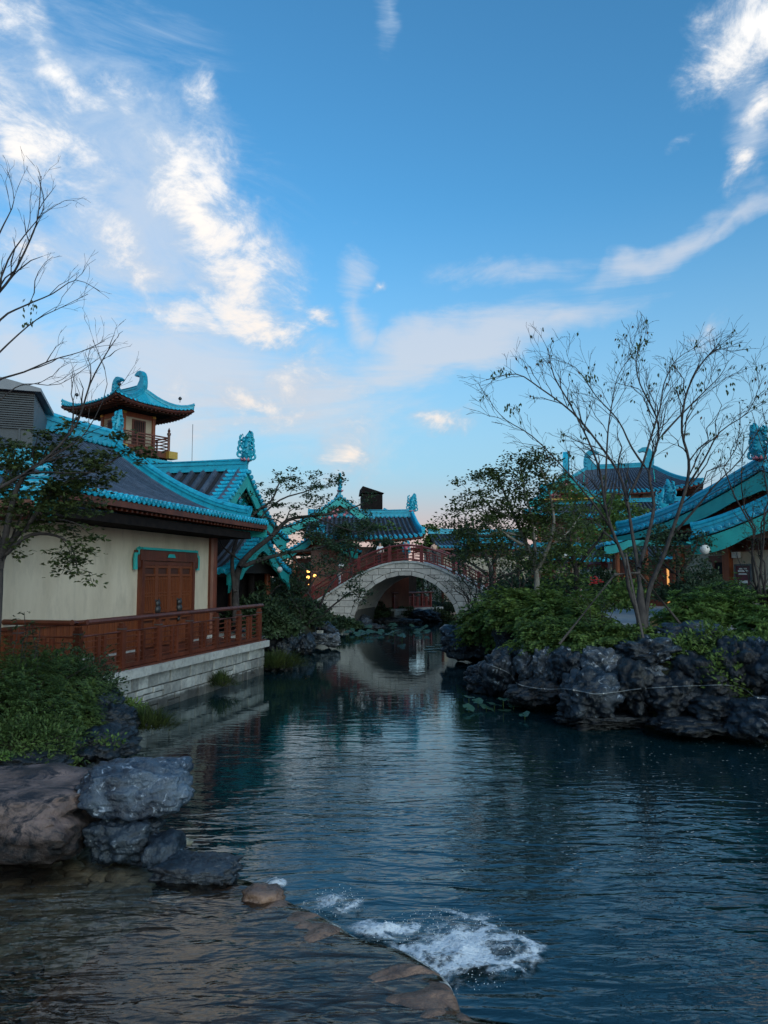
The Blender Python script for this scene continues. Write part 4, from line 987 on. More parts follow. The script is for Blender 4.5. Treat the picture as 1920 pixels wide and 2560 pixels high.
# rooftop louvre enclosure
LB_ = thing('plant_enclosure', 'dark grey louvred enclosure rising behind the roofs at the left edge', 'louvred box', P(0, 1200, 21.5))
c0 = P(90, 985, 21.5); mb = MB(); ex = V((1, .35, 0)).normalized(); ey = V((-ex.y, ex.x, 0))
cc = V((c0.x, c0.y, 0))-ex*3.0+ey*2
mb.box(cc+UP*7.35, (5.9, 3.9, 2.9), ex); mb.build('casing', 'louvre', LB_)
for k in range(16):
    mb = MB(); mb.box(cc-ey*1.98+UP*(7.72+k*.067), (5.94, .06, .035), ex); mb.build('slat', 'louvre', LB_)
for k in range(7):
    mb = MB(); mb.box(cc-ey*1.98-ex*(2.8-k*.9)+UP*6.8, (.05, .05, 1.8), ex); mb.build('rib', 'louvre', LB_)
mb = MB(); mb.hexa([cc+ex*a+ey*b+UP*c_ for a, b, c_ in ((-3.2,-2.2,8.8),(3.15,-2.2,8.8),(3.15,2,8.95),(-3.2,2,8.95),(-3.2,-2.2,10.35),(3.15,-2.2,8.9),(3.15,2,9.05),(-3.2,2,10.5))]); mb.build('roof', 'grey_roof', LB_)
# near gate roof at the left edge
GT = thing('gate_roof', 'near turquoise gate roof with round ridge end at the left edge', 'gate', V((-8.6, 14.6, .9)))
gs = V((-.31, .95, 0)).normalized(); gx = V((-gs.y, gs.x, 0)); ap = P(112, 1128, 15.2)-UP*.33
gable_roof(GT, ap, 1.2, .72, gx, 5.2, gs, .10, pitch=.26, split=True, board=.26, ridge_h=.3, rafters=True)
for a, b in ((1.5, .15), (4.3, -.8), (4.3, .8)):
    q = ap+gx*a+gs*b; column(GT, q.x, q.y, .95, ap.z-.75, .12, 'wood')
for b in (-.8, .8): mb = MB(); mb.bar(ap+gx*.2-UP*.95+gs*b, ap+gx*5-UP*.95+gs*b, .15, .25); mb.build('beam', 'wood', GT)
# ------------------------------------------------------------------ bell tower far behind
def tower():
    Y = 46; c_ = P(318, 1140, Y+2); c_.z = 0
    T = thing('lookout_tower', 'square lookout tower with turquoise hipped roof above the left halls', 'tower', V((c_.x, c_.y, .9)))
    a_ = radians(-36); ex = V((cos(a_), sin(a_), 0)); ey = V((-sin(a_), cos(a_), 0))
    zt = P(318, 1022, Y).z; zb = P(318, 1118, Y).z
    w = 1.12
    mb = MB(); mb.box(c_+UP*(zb/2+zt/2), (2*w, 2*w, zt-zb+.6), ex); mb.build('wall', 'cream2', T)
    mb = MB(); mb.box(c_+UP*zb/2, (3.6, 3.6, zb-.4), ex); mb.build('shaft', 'dark_wood', T)
    for sx_ in (-1, 1):
        for sy_ in (-1, 1):
            q = c_+ex*w*sx_+ey*w*sy_; mb = MB(); mb.box(q+UP*(zb+zt+.3)/2, (.22, .22, zt-zb+.3), ex); mb.build('column', 'wood_or', T)
            mb = MB(); mb.box(q+UP*(zt+.05), (.26, .26, .45), ex); mb.build('column_fitting', 'gold', T)
    for nrm, tx in ((-ey, ex), (ex, ey), (ey, ex), (-ex, ey)):
        o_ = c_+nrm*(w+.03)
        for zq, hq in ((zt-.15, .35), (zb+.15, .3)): mb = MB(); mb.box(o_+UP*zq, (2*w, .08, hq), tx); mb.build('beam', 'wood_or', T)
        mb = MB(); mb.box(o_+UP*(zb+1.15), (1.0, .1, 1.7), tx); wi = mb.build('window', 'wood', T)
        mb = MB(); mb.box(o_+nrm*.05+UP*(zb+1.2), (.78, .04, 1.4), tx); mb.build('pane', 'void', wi)
        mb = MB()
        for k in range(6): mb.box(o_+nrm*.08+tx*(-.35+.14*k)+UP*(zb+1.2), (.03, .03, 1.4), tx)
        mb.build('lattice', 'wood', wi)
    wb = 1.85
    mb = MB(); mb.box(c_+UP*(zb-.15), (2*wb+.2, 2*wb+.2, .42), ex); mb.build('balcony_floor', 'wood', T)
    for sx_ in (-1, 1):
        for sy_ in (-1, 1):
            q = c_+ex*wb*sx_+ey*wb*sy_; mb = MB(); mb.lathe(q+UP*zb, [(.09, 0), (.09, 1.2), (.13, 1.22), (.13, 1.35), (.06, 1.4), (.1, 1.5), (.01, 1.72)], 8); mb.build('balcony_post', 'wood', T)
            mb = MB(); mb.box(q+UP*(zb-.15)+(ex*sx_+ey*sy_)*.07, (.7, .7, .47), ex); mb.build('corner_fitting', 'gold', T)
    for nrm, tx in ((-ey, ex), (ex, ey), (ey, ex), (-ex, ey)):
        for h in (.2, .42, .64, .86, 1.02):
            mb = MB(); mb.box(c_+nrm*wb+UP*(zb+h), (2*wb, .06, .06 if h < 1 else .09), tx); mb.build('balcony_rail', 'wood', T)
        for k in (-.33, .33):
            mb = MB(); mb.box(c_+nrm*wb+tx*wb*k*2*.5+UP*(zb+.5), (.08, .08, .95), tx); mb.build('balustrade_stud', 'wood', T)
    # main hipped roof
    ze = zt+.25; we = 2.95; zr = P(318, 962, Y).z+.0
    hr = 1.55
    cs = [c_+ex*we*a+ey*we*b+UP*ze for a, b in ((-1,-1),(1,-1),(1,1),(-1,1))]
    r0, r1 = c_-ex*hr+UP*(zr-.15), c_+ex*hr+UP*(zr-.15)
    sl = [(cs[0], cs[1], r0, r1), (cs[1], cs[2], r1, r1), (cs[2], cs[3], r1, r0), (cs[3], cs[0], r0, r0)]
    for q in sl:
        S = roof_side(T, *q, .45, .35, .3, .07, False, True, thick=.1, endm='cyan', rowm='cyan_wall', rafter_len=1.6)
        ridge(T, [S(1, 1-k/8)+UP*.05 for k in range(9)], .2, .24, 'hip_ridge')
    for q in cs: finial(T, q+UP*.75+(c_+UP*ze-q).normalized()*.9, .13)
    ridge(T, [r0, r1], .3, .45)
    owltail(T, r1+UP*.35, 1.15, -ex, th=.3); owltail(T, r0+UP*.35, 1.15, ex, th=.3)
    mb = MB(); mb.box(c_+UP*(zt+.12), (3.8, 3.8, .3), ex); mb.build('eave_bracket_block', 'dark_wood', T)
    # skirt roof below
    zs = zb-1.1; wt = 2.0; w2 = 5.0
    for a, b, c1, d1 in (((-1,-1),(1,-1),(-1,-1),(1,-1)), ((1,-1),(1,1),(1,-1),(1,1)), ((-1,1),(-1,-1),(-1,1),(-1,-1))):
        roof_side(T, c_+ex*w2*a[0]+ey*w2*a[1]+UP*(zs-1.3), c_+ex*w2*b[0]+ey*w2*b[1]+UP*(zs-1.3), c_+ex*wt*c1[0]+ey*wt*c1[1]+UP*(zs+.5), c_+ex*wt*d1[0]+ey*wt*d1[1]+UP*(zs+.5), .3, .3, .32, .08, False, False, rowm='cyan_wall')
tower()
# ------------------------------------------------------------------ second hall, gable to the canal
AP = P(615, 1178, 32); AX = V((-.972, .233, 0)).normalized(); SP = V((.233, .972, 0)).normalized()
H2 = thing('gabled_hall', 'hall with steep turquoise gable and tall crest beyond the cream hall', 'building', V((AP.x-1.5, 32.4, .95)))
gable_roof(H2, AP, 4.9, 2.75, AX, 13, SP, .55, pitch=.55, r=.15, split=True, board=.5, ridge_h=.5, scallop=.0, rafters=True, band=1.0)
crest(H2, AP+UP*.45, 1.35, (AX*-1+SP*.2), seed=5)
mb = MB(); mb.tube([AP+AX*2.6+UP*.3, AP+AX*2.6+UP*2.2], .015, 5); mb.build('lightning_rod', 'metal', H2)
finial(H2, AP+AX*7.2+UP*.5, .10)
# carved flowers on the gable
mb = MB(); mp2 = MB(); rr = random.Random(4)
for k in range(26):
    a = rr.uniform(-.9, .9); b = rr.uniform(-2.0, -1.0)+abs(a)*-.3; q = AP+SP*a+UP*b+AX*.40
    (mp2 if rr.random() < .3 else mb).lathe(q, [(.12, 0), (.10, .06), (.02, .12)], 7, -AX)
mb.build('gable_carving', 'cyan', H2, smooth=True); mp2.build('gable_flowers', 'pink', H2, smooth=True)
# body and lower storey
bc = AP+AX*6.6; 
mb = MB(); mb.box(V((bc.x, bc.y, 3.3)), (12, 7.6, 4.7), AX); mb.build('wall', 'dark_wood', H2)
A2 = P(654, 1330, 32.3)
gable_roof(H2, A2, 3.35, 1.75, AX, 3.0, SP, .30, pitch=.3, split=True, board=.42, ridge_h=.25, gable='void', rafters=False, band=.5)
# lower barge arch piece (cusped inner board)
for sg in (-1, 1):
    pts = [A2-AX*.10+SP*sg*(3.3*k/12)-UP*(.55+1.75*(k/12)**.9-.16*abs(sin(k*pi/4))) for k in range(13)]
    mb = MB()
    for a, b in zip(pts, pts[1:]): mb.prism([a-UP*.28, b-UP*.28, b, a], AX*.08)
    mb.build('cusped_board', 'teal', H2)
for b, m_ in ((-2.8, 'wood'), (-1.0, 'wood'), (1.0, 'dark_wood'), (2.9, 'wood_or')):
    q = A2+AX*.9+SP*b; column(H2, q.x, q.y, .9, 3.9, .16, m_)
for b, w_, m_ in ((-1.9, 1.5, 'wood'), (0, 1.7, 'void'), (1.95, 1.5, 'cream2')):
    q = A2+AX*1.5+SP*b; mb = MB(); mb.box(V((q.x, q.y, 2.4)), (w_, .08, 2.9), SP); pn = mb.build('wall_panel', m_, H2)
    lattice(pn, V((q.x, q.y, 1.1))-SP*w_/2-AX*.08, SP, w_, 2.6, 5, 6, .04, 'wood')
for b in (-1.9, 0, 1.95):
    q = A2+AX*.9+SP*b; mb = MB(); mb.box(V((q.x, q.y, 3.75)), (1.9, .14, .3), SP); mb.build('beam', 'wood', H2)
mb = MB(); q = A2+AX*1.8; mb.box(V((q.x, q.y, .85)), (8.2, 4.4, .5), SP); mb.build('plinth', 'cap', H2)
# small tie-in roof beside the column of hall 1
# white globe lamps
def globe(label, p, r, group, arm=None, cat='lantern'):
    t = thing('globe_lantern', label, cat, V(p), group); p = V(p)
    mb = MB(); mb.lathe(p-UP*r, [(.01, 0), (r*.5, r*.13), (r*.87, r*.5), (r, r), (r*.87, r*1.5), (r*.5, r*1.87), (.01, r*2)], 16); mb.build('globe', 'globe', t, smooth=True)
    mb = MB(); mb.lathe(p+UP*r*.92, [(r*.35, 0), (r*.38, r*.1), (r*.1, r*.2), (r*.06, r*.5)], 8); mb.build('cap', 'iron', t)
    if arm is not None: mb = MB(); mb.tube([p+UP*r*1.3, p+V(arm)*.5+UP*r*1.8, p+V(arm)], .015, 5); mb.build('bracket', 'iron', t)
globe('white globe lamp below the right wing of the steep turquoise gable', P(699, 1424, 34), .14, 'white globe lamps', (-.2, .2, .35))
globe('white globe lamp hanging at the wall of the beige hall on the right', P(1762, 1374, 28.0), .19, 'white globe lamps', (.05, .5, .3))
globe('small white globe lamp among the pine boughs left of the bridge', P(853, 1414, 44), .17, 'white globe lamps', (-.1, .3, .4))
# ------------------------------------------------------------------ the arch bridge
BA = radians(-14); BX = V((cos(BA), sin(BA), 0)); BY = V((-sin(BA), cos(BA), 0)); BC = V((1.42, 49.6, 0)); BW = 5.2
BR = thing('arch_bridge', 'pale stone moon bridge with red timber parapets across the canal', 'bridge', BC)
RI = 3.62; RO = 3.90; ZC = -.16
def dk(s_): return 4.42-.092*s_*s_+.0006*s_**4 if abs(s_) < 8.2 else 4.42-.092*67.24+.0006*4521
def bp(s_, z, y): return BC+BX*s_+BY*y+UP*z
rb = random.Random(5)
for fy, sg in ((0, -1), (BW, 1)):
    nvz = 13
    for k in range(nvz):
        a0 = pi*k/nvz+.006; a1 = pi*(k+1)/nvz-.006; mb = MB()
        q = [(cos(a)*r_, ZC+sin(a)*r_) for a, r_ in ((a0, RI), (a1, RI), (a1, RO), (a0, RO))]
        mb.prism([bp(x, z, fy+sg*.09) for x, z in q], BY*(-sg*.3)); mb.build('voussoir', 'bridge', BR)
    z = -.4; row = 0; cnt = 0
    while z < 4.4:
        hh = .43; x = -9+(.45 if row % 2 else 0)
        while x < 9:
            w = rb.uniform(.7, 1.15); n = 8; lo = []; hi = []
            for i in range(n+1):
                s_ = x+.016+(w-.032)*i/n; ro = ZC+sqrt(max(0, (RO+.02)**2-s_*s_)) if abs(s_) < RO+.02 else -9
                l_ = max(z+.015, ro); h_ = min(z+hh-.015, dk(s_)-.12)
                if h_-l_ > .02: lo.append((s_, l_)); hi.append((s_, h_))
            if len(lo) >= 2 and (sg < 0 or True):
                d_ = rb.uniform(.035, .055); poly = lo+hi[::-1]
                mb = MB(); m_ = len(lo)
                for i in range(m_-1): mb.prism([bp(lo[i][0], lo[i][1], fy+sg*.0), bp(lo[i+1][0], lo[i+1][1], fy), bp(hi[i+1][0], hi[i+1][1], fy), bp(hi[i][0], hi[i][1], fy)], BY*(sg*d_))
                if sg < 0: mb.build('stone_block', 'bridge', BR); cnt += 1
                else:
                    if 'bk' not in globals(): bk = MB()
                    bk.add(mb.v, mb.f)
            x += w
        z += hh; row += 1
bk.build('far_side_stones', 'bridge', BR, kind='stuff')
# core, intrados, deck
mb = MB(); n = 64
for i in range(n):
    s0 = -9+18*i/n; s1 = -9+18*(i+1)/n
    l0 = ZC+sqrt(max(0, (RI+.03)**2-s0*s0)) if abs(s0) < RI else -1; l1 = ZC+sqrt(max(0, (RI+.03)**2-s1*s1)) if abs(s1) < RI else -1
    mb.prism([bp(s0, l0, .01), bp(s1, l1, .01), bp(s1, dk(s1)-.13, .01), bp(s0, dk(s0)-.13, .01)], BY*(BW-.02))
mb.build('core', 'mortar', BR)
mb = MB(); 
for k in range(24):
    a0 = pi*k/24; a1 = pi*(k+1)/24
    mb.prism([bp(cos(a)*r_, ZC+sin(a)*r_, .2) for a, r_ in ((a0, RI+.01), (a1, RI+.01), (a1, RI+.08), (a0, RI+.08))], BY*(BW-.4))
mb.build('intrados', 'bridge', BR)
for fy in (-.02, BW-.28):
    for k in range(22):
        s0 = -9+18*k/22+.01; s1 = -9+18*(k+1)/22-.01; sm_ = (s0+s1)/2; mb = MB()
        mb.bar(bp(s0, dk(s0)-.06, fy+.1), bp(s1, dk(s1)-.06, fy+.1), .42, .13); mb.build('string_course', 'cap', BR)
mb = MB()
for i in range(36):
    s0 = -9+i*.5; mb.bar(bp(s0, dk(s0)-.05, BW/2), bp(s0+.5, dk(s0+.5)-.05, BW/2), BW-.5, .12)
mb.build('bridge_deck', 'pave', BR)
for fy in (.1, BW-.12):
    ps = [-8.1, -6.5, -4.9, -3.25, -1.1, 1.1, 3.25, 4.9, 6.5, 8.1]; pts = [bp(s_, dk(s_), fy) for s_ in ps]
    RL = thing('bridge_parapet', 'red timber parapet on the near side of the arch bridge' if fy < 1 else 'red timber parapet on the far side of the arch bridge', 'railing', pts[0])
    for p in pts:
        mb = MB(); mb.box(p+UP*.5, (.2, .2, 1.06), BX); mb.lathe(p+UP*1.02, [(.12, 0), (.13, .08), (.05, .12), (.02, .2)], 8); mb.build('post', 'red', RL)
    m_ = 6
    for a, b in zip(ps, ps[1:]):
        seg = [a+(b-a)*i/4 for i in range(5)]
        for h, r_ in ((.12, .05), (.34, .025), (.55, .025), (.74, .04)):
            mb = MB(); mb.tube([bp(s_, dk(s_)+h, fy) for s_ in seg], r_, 5); mb.build('rail', 'red', RL)
        for i in (1, 2, 3):
            mb = MB(); mb.box(bp(seg[i], dk(seg[i])+.43, fy), (.06, .06, .64), BX); mb.build('baluster', 'red', RL)
    mb = MB(); mb.tube([bp(-8.3+16.6*i/40, dk(-8.3+16.6*i/40)+1.04, fy) for i in range(41)], .07, 7); mb.build('handrail', 'red', RL)
# ------------------------------------------------------------------ beyond the arch: pavilion, wall and railing by the water
pv = P(965, 1500, 62); PV = thing('red_pavilion', 'red columned waterside pavilion seen through the arch', 'pavilion', V((pv.x, pv.y, .6)))
for px, m_ in ((979, 'red'), (992, 'wood'), (1004, 'teal'), (1014, 'red')): q = P(px, 1500, 60.5); column(PV, q.x, q.y, .9, 4.2, .13, m_, base=False)
a = P(925, 1500, 61); b = P(1018, 1500, 63); dd = V((b.x-a.x, b.y-a.y, 0)).normalized()
for k in range(4):
    q = V((a.x, a.y, 0)).lerp(V((b.x, b.y, 0)), (k+.5)/4); mb = MB(); mb.box(q+UP*1.75, ((b-a).length/4-.06, .08, 1.7), dd); mb.build('red_panel', 'red', PV)
    mb = MB(); mb.box(q+UP*3.3-V((0, -.1, 0)), ((b-a).length/4-.12, .06, 1.3), dd); mb.build('glazing', 'glass', PV)
mb = MB(); mb.bar(P(940, 1478, 59.5), P(972, 1505, 59.5), .1, .1); mb.build('stair_rail', 'red', PV)
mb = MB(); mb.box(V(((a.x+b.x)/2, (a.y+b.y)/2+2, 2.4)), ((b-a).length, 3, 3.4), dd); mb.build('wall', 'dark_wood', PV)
FW = thing('far_quay_wall', 'grey stone quay wall with pale capping seen through the arch', 'stone wall', P(1020, 1540, 57))
p0 = P(985, 1500, 55.5); p1 = P(1102, 1500, 60); p0.z = p1.z = -.3
stone_wall(FW, p0, p1, -.3, .78, rb, .2, .3, .5, .9, 'stone', .1, V((p1-p0).cross(UP)).normalized(), 1.0, maxn=80)
mb = MB(); mb.bar(V((p0.x, p0.y, .86))+V((-.1, 0, 0)), V((p1.x, p1.y, .86)), .5, .16); mb.build('capping', 'cap', FW)
dq = (p1-p0).normalized(); 
railing('red lattice railing on the far quay seen through the arch', 'railing', [V((p0.x, p0.y+.5, .95))+dq*(k*1.15) for k in range(5)], .95, 1.0, mwood='red', bars=6)
# ------------------------------------------------------------------ people
def person(label, foot, hgt, yaw, shirt, lower, skirt=False, lean=0, arms=(.15, .15), bag=None, group='people on the arch bridge', sit=False):
    t = thing('person', label, 'person', V(foot), group); s_ = hgt/1.7; fw = V((cos(yaw), sin(yaw), 0)); sd_ = V((-sin(yaw), cos(yaw), 0)); f = V(foot)
    def q(a, b, c_): return (f+fw*(a+lean*c_*.5)*s_+sd_*b*s_+UP*c_*s_)
    def skin(name, pts, edges, rad, m, parent=None):
        me = bpy.data.meshes.new(name); me.from_pydata([tuple(p-f) for p in pts], edges, []); me.materials.append(M[m])
        o = bpy.data.objects.new(name, me); scn.collection.objects.link(o); o.parent = t; o['_o'] = list(f)
        md = o.modifiers.new('skin', 'SKIN'); md.use_smooth_shade = True; 
        for v, r_ in zip(me.skin_vertices[0].data if me.skin_vertices else [], rad): v.radius = (r_*s_, r_*s_)
        return o, me, rad
    import bmesh
    def mk(name, pts, edges, rad, m):
        me = bpy.data.meshes.new(name); bm = bmesh.new(); lay = bm.verts.layers.skin.verify(); vs = []
        for p, r_ in zip(pts, rad):
            v = bm.verts.new(p-f); v[lay].radius = (r_*s_, r_*s_); vs.append(v)
        vs[0][lay].use_root = True
        for a, b in edges: bm.edges.new((vs[a], vs[b]))
        bm.to_mesh(me); bm.free(); me.materials.append(M[m]); o = bpy.data.objects.new(name, me); scn.collection.objects.link(o); o.parent = t
        md = o.modifiers.new('skin', 'SKIN'); md.use_smooth_shade = True; o.modifiers.new('sub', 'SUBSURF').render_levels = 1; return o
    l_, r_ = arms
    pts = [q(0,0,.95),q(0,0,1.15),q(0,0,1.36),q(0,0,1.47),q(.02,0,1.58),q(0.01,0,1.66), q(0,.17,1.38),q(l_*.3,.24,1.12),q(l_+.05,.22,.9), q(0,-.17,1.38),q(r_*.3,-.24,1.12),q(r_+.05,-.22,.9), q(0,.09,.9),q(.03,.1,.5),q(-.05,.1,.06),q(.1,.1,.03), q(0,-.09,.9),q(.05,-.1,.5),q(.03,-.1,.06),q(.18,-.1,.03)]
    ed = [(0,1),(1,2),(2,3),(3,4),(4,5),(2,6),(6,7),(7,8),(2,9),(9,10),(10,11),(0,12),(12,13),(13,14),(14,15),(0,16),(16,17),(17,18),(18,19)]
    rd = [.12,.11,.13,.055,.09,.075,.055,.042,.03,.055,.042,.03,.085,.055,.04,.035,.085,.055,.04,.035]
    mk('body', pts, ed, rd, 'skin')
    mk('shirt', pts[0:3]+[pts[6], pts[7], pts[9], pts[10]], [(0,1),(1,2),(2,3),(3,4),(2,5),(5,6)], [.145,.135,.155,.075,.06,.075,.06], shirt)
    if skirt:
        mb = MB(); mb.lathe(q(0, 0, .48), [(.24*s_, 0), (.2*s_, .25*s_), (.14*s_, .52*s_)], 12); mb.build('skirt', lower, t, smooth=True)
    else: mk('trousers', [pts[0], pts[12], pts[13], pts[14], pts[16], pts[17], pts[18]], [(0,1),(1,2),(2,3),(0,4),(4,5),(5,6)], [.14,.10,.07,.055,.10,.07,.055], lower)
    mb = MB(); mb.lathe(q(-.025, 0, 1.55), [(.02*s_, -.03*s_), (.09*s_, .0), (.11*s_, .08*s_), (.085*s_, .15*s_), (.01, .18*s_)], 10); mb.build('hair', 'hair', t, smooth=True)
    return t
pf = .95
person('person in a white top with a pink bag on the right slope of the bridge', bp(3.5, dk(3.5), 1.0), 1.62, radians(200), 'cloth_w', 'cloth_k')
mb = MB(); bq = bp(3.5, dk(3.5), 1.0)+V((-.32, -.12, .95)); mb.box(bq, (.34, .16, .32)); mb.tube([bq+V((-.12, 0, .15)), bq+V((.1, 0, .45)), bq+V((.14, 0, .15))], .015, 5); o = mb.build('shoulder_bag', 'cloth_p', org=bq); tag(o, 'pink shoulder bag carried by the person in the white top', 'bag')
person('person in black and white clothes near the top of the bridge', bp(-1.95, dk(-1.95), .8), 1.62, radians(-80), 'cloth_w', 'cloth_k')
person('person in a black top walking up the left slope of the bridge', bp(-4.9, dk(-4.9), 1.0), 1.66, radians(10), 'cloth_k', 'cloth_w')
person('person in pink leaning at the crown of the bridge left of centre', bp(-.75, dk(-.75), 3.6), 1.6, radians(60), 'cloth_p', 'cloth_k', lean=.12)
person('one of two people holding up hands at the crown of the bridge in brown', bp(1.4, dk(1.4), 3.4), 1.6, radians(110), 'skin', 'cloth_k', lean=.15, arms=(.35, .3))
# ------------------------------------------------------------------ centre hall behind the bridge
def hipgable(root, c_, ex, wx, wy, ze, zr, lift=.3, hr=.55, **k):
    """hip-and-gable roof: four slopes, a small gable at each end; ex is the ridge direction"""
    ey = V((-ex.y, ex.x, 0)); c_ = V((c_.x, c_.y, 0)); L2 = wx/2; W2 = wy/2; rl = L2*hr; zm = ze+(zr-ze)*.45; gm_ = W2*.55
    cs = [c_+ex*L2*a+ey*W2*b+UP*ze for a, b in ((-1,-1),(1,-1),(1,1),(-1,1))]
    ro = [c_-ex*rl+UP*zr, c_+ex*rl+UP*zr]
    s = []
    s.append(roof_side(root, cs[0], cs[1], ro[0], ro[1], .3, lift, **k)); s.append(roof_side(root, cs[2], cs[3], ro[1], ro[0], .3, lift, **k))
    for sg, a, b in ((-1, cs[3], cs[0]), (1, cs[1], cs[2])):
        m_ = c_+ex*rl*sg*1.02+UP*zm
        roof_side(root, a, b, m_-ey*gm_*-sg*-1 if 0 else m_+ey*gm_*(-sg), m_+ey*gm_*sg, .15, lift, **k)
        g0 = c_+ex*rl*sg*.98; mb = MB(); mb.prism([g0-ey*gm_+UP*(zm-.1), g0+ey*gm_+UP*(zm-.1), g0+UP*(zr-.1)], -ex*sg*.1); mb.build('gable_wall', 'wood_or', root)
        for q in (-1, 1):
            mb = MB(); mb.prism([g0+ex*sg*.25+ey*q*gm_*1.05+UP*(zm-.1), g0+ex*sg*.25+UP*(zr+.05), g0+ex*sg*.25+UP*(zr-.4), g0+ex*sg*.25+ey*q*gm_*1.05+UP*(zm-.5)], ex*sg*.08); mb.build('bargeboard', 'teal', root)
    for q, r_ in ((cs[0], ro[0]), (cs[3], ro[0]), (cs[1], ro[1]), (cs[2], ro[1])):
        S = roof_surf(q, q, r_, r_, .3, 0); S2 = lambda v: S(0, v)+UP*(lift*(1-v)**2+.06)
        ridge(root, [S2(1-k_/8) for k_ in range(9)], .24, .32, 'hip_ridge')
    ridge(root, [ro[0]-ex*.1, ro[1]+ex*.1], .3, .5)
    return cs, ro
KW = dict(split=False, rafters=True, pitch=.34, r=.09)
C3 = P(845, 1400, 62); H3 = thing('centre_hall', 'large turquoise roofed hall behind the pine at the left end of the bridge', 'building', V((C3.x, C3.y, .95)))
e3 = V((1, .12, 0)).normalized(); f3 = V((-e3.y, e3.x, 0)); C0 = V((C3.x, C3.y, 0))
# cross gable facing the canal
zap = P(850, 1235, 60).z
gable_roof(H3, P(850, 1240, 58), 5.2, 2.7, f3, 8, e3, .5, pitch=.36, r=.1, split=False, board=.5, ridge_h=.5, gable='wood_or', band=.8)
crest(H3, P(850, 1238, 58)+UP*.3, 1.5, f3, seed=9)
mb = MB()
for k in range(18):
    a = rr.uniform(-1.6, 1.6); mb.lathe(P(850, 1240, 58)+e3*a+UP*(-1.0-abs(a)*.4-rr.uniform(0, .4))+f3*.3, [(.16, 0), (.12, .08), (.03, .14)], 7, -f3)
mb.build('gable_flowers', 'pink', H3, smooth=True)
mb = MB(); g_ = P(850, 1330, 58.6); mb.box(g_+f3*.6, (4.5, .1, .5), e3); mb.build('wall_band', 'cream', H3)
# main lower roof
z1_ = P(900, 1288, 57).z; z2_ = P(900, 1345, 54).z
a0 = P(760, 1300, 54.5); a1 = P(1058, 1300, 54.5); b0 = P(770, 1300, 58.5); b1 = P(1030, 1300, 58.5)
def zset(p, z): return V((p.x, p.y, z))
roof_side(H3, zset(a0, z2_), zset(a1, z2_), zset(b0, z1_), zset(b1, z1_), .2, .25, False and 1 or .36, .1, False, True)
ridge(H3, [zset(b0, z1_), zset(b1, z1_)], .3, .55, scallop=.35)
S_ = roof_surf(zset(a1, z2_), zset(a1, z2_), zset(b1, z1_), zset(b1, z1_), .2, 0)
ridge(H3, [S_(0, 1-k/6)+UP*(.1+.25*(k/6)**3) for k in range(7)], .3, .4, 'hip_ridge')
crest(H3, zset(b1, z1_+.4), 1.5, e3, seed=10)
crest(H3, P(1016, 1395, 54)+UP*.3, 1.0, e3, seed=12)
mb = MB(); q = zset(a0, 0).lerp(zset(b1, 0), .5); mb.box(q+UP*3.2+f3*1.5, (7.4, 4, 4.8), e3); mb.build('wall', 'wood', H3)
mb = MB(); t_ = P(928, 1240, 66); mb.box(V((t_.x, t_.y, t_.z-1.3)), (1.7, 3, 2.6), e3); mb.prism([V((t_.x, t_.y, t_.z+.1))+e3*a+UP*b-f3*1.6 for a, b in ((-1.0, 0), (1.0, 0), (-.9, .6))], f3*3.2); mb.build('rooftop_box', 'dark_wood', H3)  # near-black colour stands in for the box's unlit sides
zt_ = P(1090, 1305, 66).z
ridge(H3, [P(960, 1290, 63)-UP*.0, P(1005, 1305, 62)], .4, .6)
# low porch with a curved board, left of the bridge
A4 = P(800, 1322, 56); H4 = thing('garden_porch', 'low porch with curved turquoise gable and orange timber between pine boughs', 'porch', V((A4.x, A4.y, .95)))
x4 = V((.25, .97, 0)).normalized(); s4 = V((.97, -.25, 0)).normalized()
gable_roof(H4, A4, 3.0, 1.75, x4, 5, s4, .26, pitch=.3, split=False, board=.42, ridge_h=.3, gable='wood_or', band=.6)
for b in (-2.4, -.8, .8, 2.4): q = A4+x4*.9+s4*b; column(H4, q.x, q.y, .9, A4.z-1.2, .12, 'wood_or', base=False)
for b in (-1.6, 0, 1.6):
    q = A4+x4*1.4+s4*b; mb = MB(); mb.box(V((q.x, q.y, 2.9)), (1.45, .08, 3.8), s4); mb.build('wall_panel', 'wood' if b else 'dark_wood', H4)
q = A4+x4*.9; mb = MB(); mb.box(V((q.x, q.y, A4.z-1.65)), (5.2, .14, .45), s4); mb.build('beam', 'wood_or', H4)
mb = MB(); mb.box(V((q.x, q.y, 2.2)), (5.0, .08, 1.2), s4); mb.build('balustrade', 'wood', H4)
for i, (px, py, Y) in enumerate([(771, 1428, 54.5), (770, 1443, 54.5), (787, 1440, 54.8), (771, 1462, 54.6)]):
    p = P(px, py, Y); t = thing('lit_lantern', ['highest small glowing lantern under the curved porch','wide glowing lantern in the middle of the left string under the porch','single glowing lantern on the right under the porch','lowest dim glowing lantern under the porch'][i], 'lantern', p, 'glowing lanterns under the porch')
    r = .13 if i < 3 else .05; mb = MB(); mb.lathe(p-UP*r, [(.02, 0), (r*.8, r*.4), (r, r), (r*.8, r*1.6), (.02, r*2)], 10); mb.build('shade', 'lamp', t, smooth=True)
    mb = MB(); mb.tube([p+UP*r, p+UP*(r+.25)], .01, 4); mb.build('cord', 'iron', t)
